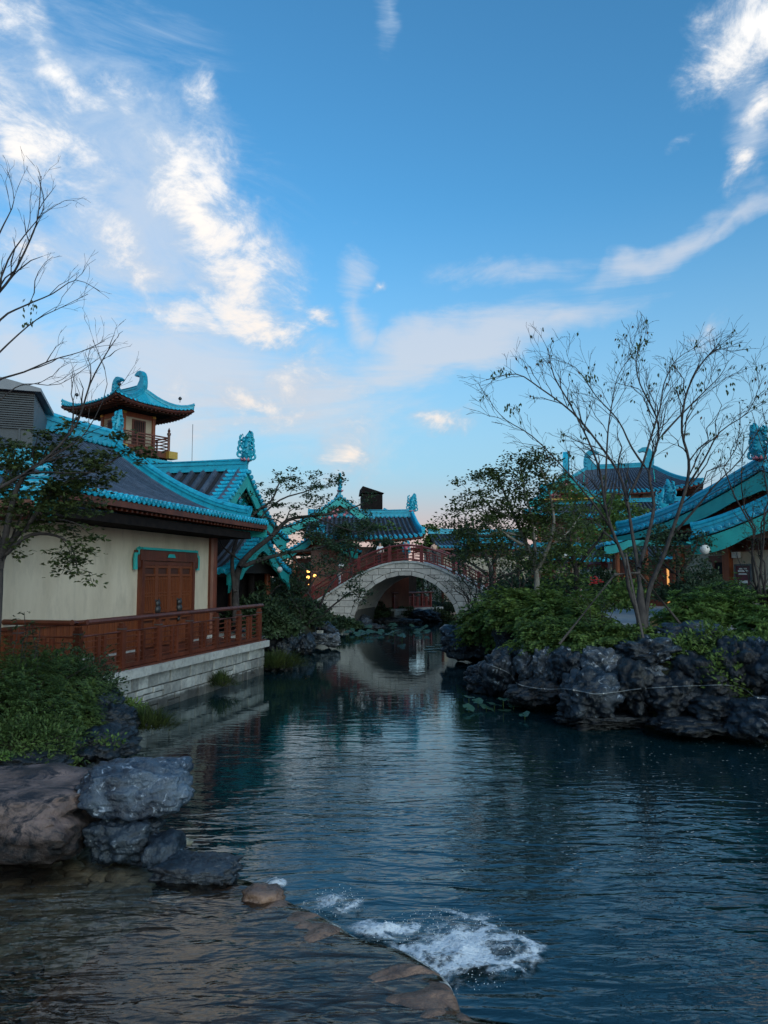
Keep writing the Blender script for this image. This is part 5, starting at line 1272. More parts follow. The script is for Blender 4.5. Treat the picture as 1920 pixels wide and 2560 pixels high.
# long far roofs right of the centre hall
def lowhall(label, pa, pb, Ya, Yb, ridge_y, eave_y, deep, wall_m, name='far_hall', **k):
    a = P(pa, ridge_y, Ya); b = P(pb, ridge_y, Yb); t = thing(name, label, 'building', V((a.x, a.y, 1.3)))
    d = V((b.x-a.x, b.y-a.y, 0)).normalized(); n_ = V((d.y, -d.x, 0)); zr = (a.z+b.z)/2; ze = P(pa, eave_y, Ya-deep).z
    a = zset(a, zr); b = zset(b, zr); ea = zset(a+n_*deep, ze); eb = zset(b+n_*deep, ze)
    roof_side(t, ea, eb, a, b, .25, 0, .38, .1, False, True); roof_side(t, zset(b-n_*deep, ze), zset(a-n_*deep, ze), b, a, .25, 0, .38, .1, False, False)
    ridge(t, [a, b], .3, .5)
    mb = MB(); m_ = (a+b)/2; mb.box(zset(m_, (ze+1)/2), ((b-a).length-.8, deep*1.5, ze-1), d); mb.build('wall', wall_m, t)
    mb = MB(); m2_ = m_+n_*(deep*.75+.06); mb.box(zset(m2_, ze-.5), ((b-a).length-.8, .1, .35), d); mb.build('beam', 'wood', t)
    for k_ in range(int((b-a).length/2.6)+1):
        q = a+d*(.5+k_*2.5)+n_*(deep*.75+.12); column(t, q.x, q.y, 1, ze, .14, 'wood', base=False)
    return t
lowhall('long low grey roofed hall with turquoise ridge in the gap beside the bridge', 1070, 1300, 72, 74, 1336, 1368, 4, 'cream2')
lowhall('lower turquoise edged roof in front of the long grey hall', 1150, 1290, 64, 63, 1358, 1372, 1.6, 'cream', name='far_annex')
# ------------------------------------------------------------------ palace on the right, far
PC = P(1530, 1400, 78); PL = thing('palace', 'tall many tiered palace with hooked ridge ends behind the bare tree', 'building', V((PC.x, PC.y, 1.4)))
ep = V((cos(radians(-18)), sin(radians(-18)), 0)); fp = V((-ep.y, ep.x, 0)); PC0 = V((PC.x, PC.y, 0))
def PZ(y, Y=76): return P(1530, y, Y).z
KP = dict(split=False, rafters=True, pitch=.42, r=.11, rafter_len=1.4)
# top roof
cs, ro = hipgable(PL, PC0+ep*.9, ep, 15.5, 9, PZ(1238), PZ(1165), .7, .42, **KP)
for r_, sg in ((ro[0], 1), (ro[1], -1)): owltail(PL, r_+UP*.4, 1.9, ep*sg, th=.3)
# cross gable towards the camera left
gt = PC0-ep*4.2-fp*4.6+UP*PZ(1170, 72)
gable_roof(PL, gt, 3.9, 2.9, fp, 6, ep, .5, pitch=.4, r=.1, split=False, board=.5, ridge_h=.5, gable='red', band=.7)
owltail(PL, gt+UP*.4+fp*.2, 2.0, fp, th=.3)
mb = MB()
for k in range(30):
    a = rr.uniform(-1.6, 1.6); mb.lathe(gt+ep*a+UP*(-1.2-abs(a)*.5-rr.uniform(0, .7))+fp*.3, [(.2, 0), (.14, .1), (.03, .16)], 7, -fp)
mb.build('gable_flowers', 'pink', PL, smooth=True)
mb = MB(); mb.box(gt-UP*2.75-fp*.05, (5.6, .1, .14), ep); mb.build('gold_line', 'gold', PL)
z_t = [PZ(1238), PZ(1275)]
mb = MB(); mb.box(PC0+UP*(PZ(1262)+PZ(1238))/2, (12.5, 6.5, PZ(1235)-PZ(1290)), ep); mb.build('upper_wall', 'cream', PL)
for k in range(9):
    q = PC0-fp*3.35+ep*(-6+1.5*k); mb = MB(); mb.lathe(zset(q, PZ(1300)), [(.16, 0), (.16, PZ(1240)-PZ(1300))], 8); mb.build('column', 'wood_or', PL)
for zz_y in (1255, 1275):
    mb = MB(); mb.box(PC0-fp*3.4+UP*PZ(zz_y), (12.6, .12, .4), ep); mb.build('beam', 'red', PL)
# second tier skirt
def skirt(root, c_, ex, w0, d0, w1, d1, z0, z1, lift, **k):
    ey = V((-ex.y, ex.x, 0)); C = lambda w, d, a, b, z: c_+ex*w/2*a+ey*d/2*b+UP*z
    for (a, b), (c2, d2) in (((-1,-1),(1,-1)), ((1,-1),(1,1)), ((1,1),(-1,1)), ((-1,1),(-1,-1))):
        S = roof_side(root, C(w0, d0, a, b, z0), C(w0, d0, c2, d2, z0), C(w1, d1, a, b, z1), C(w1, d1, c2, d2, z1), .15, lift, **k)
        ridge(root, [S(1, 1-k_/5)+UP*.06 for k_ in range(6)], .24, .3, 'hip_ridge')
    for (a, b), (c2, d2) in (((-1,-1),(1,-1)), ((1,-1),(1,1)), ((-1,1),(-1,-1))): ridge(root, [C(w1, d1, a, b, z1), C(w1, d1, c2, d2, z1)], .26, .4, 'top_ridge', endcap=False)
skirt(PL, PC0+ep*.5, ep, 17.5, 12.5, 13.2, 8, PZ(1292, 72), PZ(1262), .6, **KP)
mb = MB(); mb.box(PC0+UP*(PZ(1300)+PZ(1385))/2, (14.5, 9, PZ(1290)-PZ(1390)), ep); mb.build('middle_wall', 'cream', PL)
for k in range(11):
    q = PC0-fp*4.6+ep*(-7+1.4*k); mb = MB(); mb.lathe(zset(q, PZ(1400)), [(.18, 0), (.18, PZ(1300)-PZ(1400))], 8); mb.build('column', 'wood_or', PL)
    if k < 10:
        mb = MB(); mb.box(q+ep*.7+UP*PZ(1345)+fp*.02, (.8, .12, 1.9), ep); w_ = mb.build('window', 'red', PL); mb = MB(); mb.box(q+ep*.7+UP*PZ(1345)-fp*.06, (.6, .05, 1.6), ep); mb.build('pane', 'glass', w_)
mb = MB(); mb.box(PC0-fp*4.7+UP*PZ(1312), (14.8, .12, .5), ep); mb.build('beam', 'red', PL)
skirt(PL, PC0, ep, 20.5, 15.5, 15, 10, PZ(1402, 70), PZ(1368), .6, **KP)
# small entrance gable on the palace
gg = PC0+ep*1.6-fp*7.6+UP*PZ(1268, 69)
gable_roof(PL, gg, 2.9, 1.5, fp, 4, ep, .35, pitch=.4, r=.1, split=False, board=.4, ridge_h=.45, gable='red', band=.6)
crest(PL, gg+UP*.5, 1.3, ep, seed=21)
mb = MB(); mb.box(PC0+UP*(PZ(1402, 72)+1.2)/2, (17.5, 12, PZ(1402, 72)-1.2), ep); mb.build('ground_floor', 'cream', PL)
for k in range(12):
    q = PC0-fp*6.2+ep*(-8.6+1.57*k); column(PL, q.x, q.y, 1.3, PZ(1405, 70), .2, 'red', base=False)
    mb = MB(); mb.box(zset(q+ep*.78+fp*.1, 2.6), (1.0, .1, 2.2), ep); mb.build('door_panel', 'wood', PL)
# ------------------------------------------------------------------ right hall, gable verges sweeping down to the left
HR = thing('right_hall', 'beige walled hall with two sweeping turquoise verges at the right edge', 'building', V((12.2, 29, 1.6)))
A5 = P(1905, 1172, 28); E5 = P(1535, 1338, 35); sp5 = V((E5.x-A5.x, E5.y-A5.y, 0)); half5 = sp5.length; sp5.normalize(); ax5 = V((sp5.y, -sp5.x, 0))
if ax5.x < 0: ax5 = -ax5
gable_roof(HR, A5, half5, A5.z-E5.z, ax5, 14, sp5, .42, pitch=.42, r=.11, split=True, board=.60, ridge_h=.5, rafters=False, band=.75, gable='wood', taper=.75)
ridge(HR, [roof_surf(E5, E5, A5, A5, .42)(0, 1-k/14)+ax5*.30+UP*.05 for k in range(15)], .32, .55, 'descending_ridge')
crest(HR, A5+UP*.35-ax5*.1, 1.45, sp5, seed=31)
v1 = roof_surf(E5, E5, A5, A5, .42)
crest(HR, v1(0, .40)+UP*.75+ax5*.3, 1.1, sp5, seed=32, flower=False)
# nearer, lower verge
A6 = P(2080, 1185, 26.2); E6 = P(1728, 1345, 29.0); sp6 = V((E6.x-A6.x, E6.y-A6.y, 0)); half6 = sp6.length; sp6.normalize(); ax6 = V((sp6.y, -sp6.x, 0))
if ax6.x < 0: ax6 = -ax6
gable_roof(HR, A6, half6, A6.z-E6.z, ax6, 6, sp6, .3, pitch=.42, r=.11, split=True, board=.55, ridge_h=.5, rafters=False, band=.8, gable='wood')
ridge(HR, [roof_surf(E6, E6, A6, A6, .3)(0, 1-k/12)+ax6*.30+UP*.05 for k in range(13)], .30, .50, 'descending_ridge')
# wall under the verges
w0 = P(1700, 1440, 32.5); w1 = P(2100, 1440, 26.5); dw = V((w1.x-w0.x, w1.y-w0.y, 0)); lw5 = dw.length; dw.normalize(); nw = V((-dw.y, dw.x, 0))
if nw.y < 0: nw = -nw
w0 = zset(w0, 0)
mb = MB(); mb.box(w0+dw*lw5/2+UP*3.1+nw*3, (lw5, 6, 3.2), dw); mb.build('wall', 'cream2', HR)
def sR(px):   # distance along the wall for a photo column
    a = (px-960)/F; return (a*w0.y-w0.x)/(dw.x-a*dw.y)
def qR(px, o_, z): return w0+dw*sR(px)-nw*o_+UP*z
for px in (1822, 1704):
    p = qR(px, .1, 0); mb = MB(); mb.box(p+UP*3.1, (.32, .3, 3.1), dw); mb.build('column', 'wood_or', HR)
mb = MB(); c_ = qR(1798, .02, 2.7); mb.box(c_+UP*.25, (.5, .06, 2.5), dw); dd5 = mb.build('door', 'void', HR)
mb = MB(); mb.box(qR(1797, .07, 4.1), (.85, .12, .28), dw); mb.box(qR(1786, .07, 2.9), (.1, .1, 2.3), dw); mb.build('door_frame', 'wood', dd5)
mb = MB(); mb.box(qR(1806, .1, 2.7), (.34, .08, 1.0), dw); mb.build('wooden_notice', 'cream2', HR)
mb = MB(); mb.box(qR(1760, .06, 4.55), (4.2, .16, .35), dw); mb.build('beam', 'wood', HR)
mb = MB(); mb.box(qR(1880, .06, 4.62), (2.2, .16, .4), dw); mb.build('beam', 'wood', HR)
mb = MB(); p = qR(1844, .12, 4.25); mb.box(p, (.3, .16, .24), dw); mb.build('wall_light', 'white', HR)
# notice board
p = qR(1869, .35, 0); NB = thing('notice_board', 'dark red framed notice board with white printed strips by the right hall wall', 'notice board', zset(p, 1.6))
zt5 = P(1869, 1412, p.y).z; zb5 = P(1869, 1467, p.y).z; hb = zt5-zb5; cb = zset(p, (zt5+zb5)/2)
mb = MB()
for sg in (-1, 1): mb.box(cb+dw*sg*.35, (.06, .07, hb+.06), dw)
for sg in (-1, 1): mb.box(cb+UP*sg*hb/2, (.64, .065, .06), dw)
mb.build('frame', 'metal', NB)
mb = MB(); mb.box(cb+nw*.02, (.68, .03, hb), dw); mb.build('board', 'sign_face', NB)
for dz, w_, h_ in ((hb*.32, .34, .05), (hb*.22, .44, .07), (hb*.08, .4, .05), (-hb*.30, .36, .15)):
    mb = MB(); mb.box(cb-nw*.005+UP*dz, (w_, .01, h_), dw); mb.build('printed_strip', 'white', NB)
for sg in (-1, 1): mb = MB(); mb.box(zset(cb, (zb5+1.6)/2)+dw*sg*.3, (.06, .06, zb5-1.6), dw); mb.build('leg', 'metal', NB)
# third small roof in the gap (turquoise crests left of the right hall)
H7 = thing('garden_pavilion', 'small turquoise roofed pavilion whose two crests show left of the right hall', 'pavilion', P(1680, 1520, 44))
A7 = P(1655, 1295, 42); gable_roof(H7, A7, 3.2, 1.5, V((.2, .98, 0)).normalized(), 5, V((.98, -.2, 0)).normalized(), .3, pitch=.36, r=.1, split=False, board=.4, ridge_h=.4, band=.6)
crest(H7, A7+UP*.4, 1.3, V((.98, -.2, 0)), seed=41); crest(H7, A7+UP*.4+V((1.0, 2.5, 0)), 1.1, V((.98, -.2, 0)), seed=42)
for b in (-2.4, -.8, .8, 2.4): q = A7+V((.2, .98, 0))*1+V((.98, -.2, 0))*b; column(H7, q.x, q.y, 1.6, A7.z-1.3, .14, 'wood_or', base=False)
mb = MB(); q = A7+V((.2, .98, 0))*2.5; mb.box(zset(q, 3.0), (5, .1, 2.8), V((.98, -.2, 0))); mb.build('wall', 'wood', H7)
for k in range(4): mb = MB(); mb.box(zset(q+V((.98, -.2, 0))*(-1.8+1.2*k)-V((0, .1, 0)), 2.9), (.12, .05, 2.2), V((.98, -.2, 0))); mb.build('lit_strip', 'lamp_dim', H7) if k % 2 == 0 else mb.build('post', 'wood_or', H7)
# ------------------------------------------------------------------ trees and plants
class Leaves:
    def __init__(s): s.v = []; s.f = []
    def leaf(s, p, d, n_, L_, W_):
        b = len(s.v); sd_ = d.cross(n_)
        if sd_.length < 1e-4: sd_ = V((1, 0, 0))
        sd_.normalize(); m_ = p+d*L_*.45+n_*L_*.06
        s.v += [p, m_+sd_*W_*.5, p+d*L_, m_-sd_*W_*.5]; s.f.append((b, b+1, b+2, b+3))
    def cluster(s, p, r, n, L_, W_, rg, flat=.6, droop=0.0, palm=False):
        for k in range(n):
            o_ = V((rg.gauss(0, .5), rg.gauss(0, .5), rg.gauss(0, .5)*flat))*r
            d = V((rg.uniform(-1, 1), rg.uniform(-1, 1), rg.uniform(-.6, .5)-droop)).normalized(); nn = V((rg.uniform(-.6, .6), rg.uniform(-.6, .6), 1)).normalized()
            if palm:
                for a in (-.9, -.45, 0, .45, .9):
                    dd_ = (Matrix.Rotation(a, 3, nn) @ d); s.leaf(p+o_, dd_, nn, L_*(1-.35*abs(a)), W_*.45)
            else: s.leaf(p+o_, d, nn, L_*rg.uniform(.7, 1.3), W_)
    def blade(s, p, d, L_, W_, bend, rg):
        b = len(s.v); sd_ = d.cross(UP)
        if sd_.length < .05: sd_ = V((rg.uniform(-1, 1), rg.uniform(-1, 1), 0))
        sd_.normalize(); q1 = p+d*L_*.5; h = V((d.x, d.y, 0)); q2 = q1+(d+h*bend-UP*bend*.9).normalized()*L_*.5
        s.v += [p-sd_*W_/2, p+sd_*W_/2, q1+sd_*W_*.4, q1-sd_*W_*.4, q2]; s.f += [(b, b+1, b+2, b+3), (b+3, b+2, b+4)]
    def build(s, name, m, parent=None, org=None, kind=None):
        mb = MB(); mb.v = s.v; mb.f = s.f; return mb.build(name, m, parent, org=org, kind=kind)
def bend_line(p, q, n, w, rg, sag=0):
    p = V(p); q = V(q); L_ = (q-p).length; o_ = [p]; off = V((0, 0, 0))
    for i in range(1, n):
        t = i/n; off = off*.7+V((rg.gauss(0, 1), rg.gauss(0, 1), rg.gauss(0, .7)))*w*L_; o_.append(p.lerp(q, t)+off*sin(pi*t)+UP*sag*sin(pi*t)*L_)
    o_.append(q); return o_
def twigs(mb, line, r0, r1, rg, lv, dens, length, ang, tips, up=.25, nside=4, minr=.004):
    """side shoots along a polyline, recursing lv levels; tips collects the ends"""
    n = len(line); tot = sum((b-a).length for a, b in zip(line, line[1:]))
    cnt = max(1, int(dens*tot))
    for k in range(cnt):
        t = .18+.82*(k+rg.random())/cnt; t = min(t, .999); i = int(t*(n-1)); f = t*(n-1)-i; p = line[i].lerp(line[min(i+1, n-1)], f)
        d = (line[min(i+1, n-1)]-line[i]).normalized(); a = rg.uniform(0, 2*pi); u, w = basis(d); ra = ang*rg.uniform(.6, 1.3)
        nd = (d*cos(ra)+(u*cos(a)+w*sin(a))*sin(ra)+UP*up).normalized(); L_ = length*rg.uniform(.5, 1.2)*(1-.60*t)
        rr_ = max(minr, (r0+(r1-r0)*t)*.55); ln_ = bend_line(p, p+nd*L_, 5 if L_ > .6 else 3, .045, rg, .03)
        m_ = len(ln_); mb.tube(ln_, [max(minr*.7, rr_*(1-.8*j/(m_-1))) for j in range(m_)], nside if lv > 1 else 3, cap=False)
        tips.append((ln_[-1], nd)); 
        if lv > 1: twigs(mb, ln_, rr_, rr_*.25, rg, lv-1, dens*1.35, length*.5, ang, tips, up, nside, minr)
        else: tips.append((ln_[len(ln_)//2], nd))
def pxline(pts, Y, dY=0.0, n=3, rg=None):
    ps = [P(a, b, Y+(pts_[2] if len(pts_) > 2 else 0)+dY*i/(max(1, len(pts)-1))) for i, pts_ in enumerate(pts) for a, b in [pts_[:2]]]
    return smooth_line(ps, n)
# ---- the big bare tree on the right bank
rg = random.Random(21)
TB = P(1608, 1592, 19.0); BT = thing('bare_tree', 'large vase shaped bare tree with a few dry leaves on the right bank', 'tree', TB)
mbT = MB(); mbT.tube(smooth_line([TB-UP*.3, P(1606, 1550, 19), P(1602, 1500, 19), P(1600, 1455, 19)], 3), [.18,.17,.16,.15,.14,.13,.11,.09,.06,.03], 12)
stems = [([(1603,1590),(1592,1530),(1572,1470),(1560,1400),(1532,1330),(1512,1260),(1500,1180),(1470,1100),(1425,1010),(1385,940),(1370,870)], .10, -.8),
         ([(1607,1590),(1600,1470),(1592,1400),(1580,1330),(1567,1250),(1545,1180),(1490,1100),(1430,1030),(1350,970),(1290,935),(1215,950)], .10, .6),
         ([(1567,1250),(1600,1180),(1625,1100),(1650,1020),(1660,960),(1690,900),(1745,865)], .065, .9),
         ([(1612,1590),(1622,1480),(1655,1400),(1680,1330),(1715,1220),(1722,1150),(1705,1080),(1712,1000),(1740,930),(1780,880),(1808,872)], .11, -1.2),
         ([(1680,1340),(1740,1270),(1790,1210),(1850,1150),(1905,1060)], .06, -1.0),
         ([(1598,1420),(1620,1340),(1635,1260),(1622,1180),(1645,1100),(1640,1040),(1600,960),(1590,900),(1605,840)], .09, 1.5),
         ([(1532,1330),(1500,1280),(1460,1230),(1400,1160),(1330,1090),(1265,1050),(1228,1010)], .055, -1.5),
         ([(1512,1260),(1515,1180),(1520,1080),(1530,1010),(1545,940),(1585,880)], .055, .4),
         ([(1622,1180),(1580,1120),(1545,1050),(1490,990),(1440,920),(1390,900)], .05, .9),
         ([(1645,1100),(1700,1040),(1760,980),(1800,940),(1822,900)], .05, .3),
         ([(1715,1220),(1760,1150),(1800,1080),(1870,1030),(1900,960)], .05, -.8)]
tipsT = []
for k, (pts, r, dy) in enumerate(stems):
    ln_ = smooth_line([P(a, b, 19+dy*i/(len(pts)-1)) for i, (a, b) in enumerate(pts)], 3); m_ = len(ln_)
    rad = [r*.68*(1-.85*(i/(m_-1))**.7) for i in range(m_)]; mbT.tube(ln_, rad, 7, cap=False)
    twigs(mbT, ln_[m_//5:], r*.55, r*.14, rg, 3, 3.0, 1.75, .62, tipsT, .12, 4, .0055)
mbT.build('trunk', 'bark', BT, smooth=True)
lv = Leaves(); lr_ = Leaves()
top = sorted(tipsT, key=lambda q: -q[0].z); rg.shuffle(tipsT)
for p, d in tipsT[:150]:
    for k in range(rg.randint(1, 3)): (lr_ if rg.random() < .15 else lv).leaf(p+V((rg.uniform(-.06, .06), 0, rg.uniform(-.05, .05))), V((rg.uniform(-.5, .5), rg.uniform(-.5, .5), -1)).normalized(), V((rg.uniform(-1, 1), -1, .2)).normalized(), .11, .05)
for (px, py) in ((1606,845),(1600,860),(1590,880),(1262,925),(1275,1010),(1290,1015),(1240,930),(1470,935),(1480,940),(1750,960),(1700,970),(1820,965)):
    for k in range(9): lv.leaf(P(px+rg.uniform(-14, 14), py+rg.uniform(-10, 14), 19+rg.uniform(-.3, .3)), V((rg.uniform(-.5, .5), rg.uniform(-.3, .3), -1)).normalized(), V((rg.uniform(-1, 1), -1, .2)).normalized(), .12, .055)
lv.build('leaves', 'l_dark', BT); lr_.build('rusty_leaves', 'l_rust', BT)
# support poles
for (a, b, Ya, lb) in (((1540,1432),(1398,1585), 18.6, 'left weathered prop pole leaning on the bare tree'), ((1565,1385),(1612,1592), 18.2, 'nearly upright front prop pole of the bare tree'), ((1595,1430),(1700,1535), 18.8, 'right weathered prop pole leaning on the bare tree')):
    A_ = P(*a, 18.85); B_ = P(*b, Ya+(.4 if a[0] != 1565 else -.4)); mb = MB(); mb.tube([A_, B_-UP*.25], [.026, .034], 8); tag(mb.build('prop_pole', 'pole', org=B_), lb, 'pole', 'prop poles of the bare tree')
mb = MB(); mb.tube([P(1535, 1437, 18.8), P(1600, 1432, 18.8)], .04, 6); mb.build('cross_brace', 'pole', BT)
# ---- generic leafy tree
def leafy(name, label, base, stems_, Y, rt, leafm, rgs, n_leaf, L_, W_, crown_r, barkm='bark', lv=2, dens=1.6, tlen=1.0, palm=False, flat=.5, minr=.005, droop=.1, keep=1.0, cat='tree', group=None, fill=()):
    rg_ = random.Random(rgs); t = thing(name, label, cat, base, group); mb = MB(); tips = []
    for pts, r, dy in stems_:
        ln_ = smooth_line([P(a, b, Y+dy*i/(len(pts)-1)) for i, (a, b) in enumerate(pts)], 3); m_ = len(ln_)
        mb.tube(ln_, [r*(1-.8*i/(m_-1)) for i in range(m_)], 8, cap=False); twigs(mb, ln_[m_//3:], r*.7, r*.2, rg_, lv, dens, tlen, .75, tips, .12, 4, minr); tips.append((ln_[-1], UP))
    mb.build('trunk', barkm, t, smooth=True); lf = Leaves()
    for p, d in tips:
        if rg_.random() < keep: lf.cluster(p, crown_r, n_leaf, L_, W_, rg_, flat, droop, palm)
    for (px, py, rx, ry, nn) in fill:                        # boughs that fill the crown's volume, in photo pixels measured at this distance
        c_ = P(px, py, Y); k_ = Y/F
        for q in range(nn):
            a = rg_.uniform(0, 2*pi); e = sqrt(rg_.random()); z = rg_.uniform(-1, 1); w_ = sqrt(1-z*z*.8)
            pp = c_+V((cos(a)*e*rx*k_*w_, sin(a)*e*rx*k_*w_*.8, z*ry*k_))
            if noise.noise(pp*.9*20/Y*1.6+V((rgs, 0, 0))) < -.12: continue
            lf.cluster(pp, crown_r, n_leaf, L_, W_, rg_, flat, droop, palm)
    lf.build('crown', leafm, t); return t
# maple in front of the cream hall
leafy('maple_tree', 'green maple hanging in front of the cream wall at the left edge', P(-15, 1560, 10.5),
      [([(-15,1640),(-5,1480),(2,1400),(40,1340),(90,1300),(150,1272),(215,1255)], .075, .8), ([(2,1400),(60,1345),(120,1335),(175,1360),(195,1430)], .035, .3), ([(0,1420),(30,1260),(60,1190),(110,1150),(180,1110)], .05, -.4),
       ([(60,1330),(130,1230),(200,1190),(270,1160),(310,1130)], .035, -.2), ([(10,1380),(-20,1280),(10,1200),(40,1130)], .04, .5), ([(90,1300),(160,1300),(220,1320)], .02, .3)], 10.5, .1, 'l_maple', 31, 12, .075, .05, .17, lv=2, dens=5.5, tlen=.62, palm=True, flat=.28, droop=.15, fill=[(90, 1270, 150, 55, 120), (150, 1190, 120, 45, 80), (240, 1170, 70, 35, 30), (60, 1190, 90, 60, 60), (20, 1340, 60, 60, 22), (170, 1385, 60, 30, 8), (190, 1230, 90, 35, 26)])
# bare branches reaching in from the left
rg = random.Random(5); b0 = P(-170, 1560, 9.4); BL = thing('bare_tree', 'bare dark tree reaching in from the left edge above the roofs', 'tree', b0); mb = MB(); tp = []
for pts, r, dy in [([(-170,1600),(-150,1400),(-110,1280),(-40,1240),(60,1185),(130,1132),(193,1056),(225,960),(262,890),(288,850)], .055, .4),
                   ([(-110,1280),(-80,1050),(-60,900),(-20,760),(30,690),(75,600),(95,540),(103,440)], .05, .6),
                   ([(-80,1050),(-20,960),(60,930),(130,900),(200,880),(262,852)], .028, .2), ([(-60,900),(0,800),(60,765),(130,735),(190,700),(250,728)], .026, .3),
                   ([(-60,940),(20,860),(90,800),(150,770),(220,735)], .022, .8), ([(-20,760),(20,650),(60,590),(110,520),(95,440)], .022, .2),
                   ([(60,1185),(150,1130),(215,1080),(268,960),(232,850)], .02, .1), ([(-80,1080),(0,1000),(60,960),(150,960),(240,900)], .02, .9), ([(-30,640),(10,560),(35,500),(20,430)], .02, .3)]:
    ln_ = smooth_line([P(a, b, 9.4+dy*i/(len(pts)-1)) for i, (a, b) in enumerate(pts)], 3); m_ = len(ln_); mb.tube(ln_, [max(.004, .75*r*(1-.88*(i/(m_-1))**.7)) for i in range(m_)], 7, cap=False)
    twigs(mb, ln_[m_//4:], r*.7, r*.25, rg, 3, 3.4, 1.0, .55, tp, .14, 4, .0026)
mb.build('trunk', 'bark_dark', BL, smooth=True); lf = Leaves()
for k in range(26): lf.leaf(P(rg.uniform(55, 95), rg.uniform(745, 815), 9.8), V((rg.uniform(-.5, .5), 0, -1)).normalized(), V((rg.uniform(-1, 1), -1, 0)).normalized(), .06, .028)
lf.build('leaves', 'l_dark', BL)
# gnarled pine-like tree beyond the terrace
G1 = 'dark spreading trees beyond the terrace'
leafy('spreading_tree', 'dark spreading tree whose boughs reach right in front of the bridge end', P(590, 1560, 28.5),
      [([(592,1560),(588,1480),(598,1420),(630,1380),(680,1340),(720,1300),(780,1290),(850,1280),(905,1260)], .16, 4), ([(598,1420),(650,1400),(720,1382),(790,1372),(860,1350),(900,1350)], .10, 5),
       ([(588,1480),(580,1400),(600,1330),(640,1280),(680,1250),(700,1205),(735,1190)], .09, 2), ([(680,1340),(650,1300),(700,1250),(760,1230),(800,1215),(850,1210)], .05, 3), ([(720,1382),(760,1420),(820,1440),(860,1420)], .04, 3),
       ([(600,1400),(560,1370),(545,1340)], .05, 0), ([(780,1290),(830,1310),(900,1330),(940,1300)], .04, 3), ([(640,1290),(690,1300),(750,1330),(800,1340)], .03, 2)], 28.5, .2, 'l_dark', 33, 14, .13, .085, .26, 'bark_dark', lv=2, dens=2.3, tlen=1.2, flat=.3, droop=0, fill=[(740, 1235, 90, 24, 34), (640, 1300, 40, 40, 14), (690, 1390, 60, 20, 16), (870, 1265, 90, 16, 14), (720, 1305, 80, 20, 14), (640, 1235, 40, 30, 10), (770, 1210, 60, 18, 12), (850, 1365, 80, 16, 12), (900, 1240, 50, 14, 12), (690, 1195, 35, 14, 10), (850, 1205, 30, 14, 8)])
leafy('spreading_tree', 'drooping dark tree at the waterside between terrace and bridge', P(790, 1590, 36),
      [([(800,1590),(790,1520),(760,1470),(730,1430)], .10, 0), ([(795,1530),(820,1470),(860,1430),(890,1440)], .07, 1), ([(790,1520),(770,1480),(800,1430),(830,1400)], .06, 1), ([(760,1470),(710,1460),(680,1480),(660,1530)], .05, -2), ([(800,1540),(850,1500),(880,1480),(900,1500)], .05, 0)], 36, .2, 'l_dark', 34, 16, .15, .09, .32, 'bark_dark', lv=2, dens=2.6, tlen=1.2, flat=.4, droop=.2, fill=[(750, 1450, 80, 40, 50), (850, 1465, 50, 25, 18), (690, 1480, 50, 40, 24)])
leafy('spreading_tree', 'bluish green tree behind the parapet left of the crown of the bridge', P(880, 1500, 53),
      [([(880,1520),(880,1430),(870,1370),(850,1340)], .14, 0), ([(880,1430),(920,1380),(960,1360)], .1, 0), ([(870,1380),(820,1350),(800,1340)], .08, 0), ([(880,1400),(900,1350),(905,1335)], .08, 0)], 53.8, .2, 'l_dark', 35, 26, .26, .16, .6, 'bark_dark', lv=2, dens=2.2, tlen=1.8, flat=.5, droop=0)
leafy('round_tree', 'bright green tree showing just left of the centre crest behind the bridge', P(960, 1450, 54.5), [([(960,1460),(955,1400),(950,1350),(940,1320)], .1, 0), ([(955,1400),(980,1360),(1000,1335)], .08, 0)], 56.5, .2, 'l_bright', 36, 26, .25, .16, .5, 'bark_dark', lv=2, dens=1.8, tlen=1.3, fill=[(960, 1340, 60, 35, 26)])
leafy('round_tree', 'leafy bright tree rising above the crown of the bridge', P(1070, 1450, 57), [([(1070,1470),(1068,1400),(1060,1350),(1058,1320)], .1, 0), ([(1068,1400),(1085,1350),(1092,1325)], .08, 0), ([(1068,1390),(1045,1360)], .08, 0)], 57, .2, 'l_bright', 37, 22, .25, .16, .4, 'bark_dark', lv=2, dens=1.8, tlen=.9, fill=[(1070, 1345, 45, 32, 20)])
# trees on the right bank
leafy('round_tree', 'broad green maple with pale trunk in the middle of the right bank', P(1342, 1520, 27),
      [([(1345,1560),(1342,1480),(1340,1430),(1320,1370),(1290,1300),(1260,1230),(1240,1190)], .13, 1), ([(1340,1430),(1370,1370),(1385,1300),(1370,1220),(1350,1170)], .09, -1), ([(1320,1370),(1270,1340),(1220,1300),(1180,1260)], .07, -1), ([(1370,1370),(1420,1330),(1450,1290)], .06, 1), ([(1290,1300),(1230,1270),(1190,1230),(1160,1240)], .05, 1), ([(1340,1400),(1330,1300),(1310,1220),(1300,1160)], .07, 0), ([(1300,1340),(1250,1330),(1210,1340),(1170,1330)], .05, .5)],
      27, .2, 'l_maple', 38, 17, .13, .09, .32, 'bark_pale', lv=2, dens=2.7, tlen=1.4, palm=False, flat=.45, fill=[(1270, 1240, 130, 70, 170), (1200, 1310, 110, 60, 130), (1300, 1170, 90, 35, 50), (1380, 1240, 70, 60, 60), (1300, 1350, 150, 60, 150), (1170, 1260, 50, 30, 20), (1400, 1330, 80, 60, 70)])
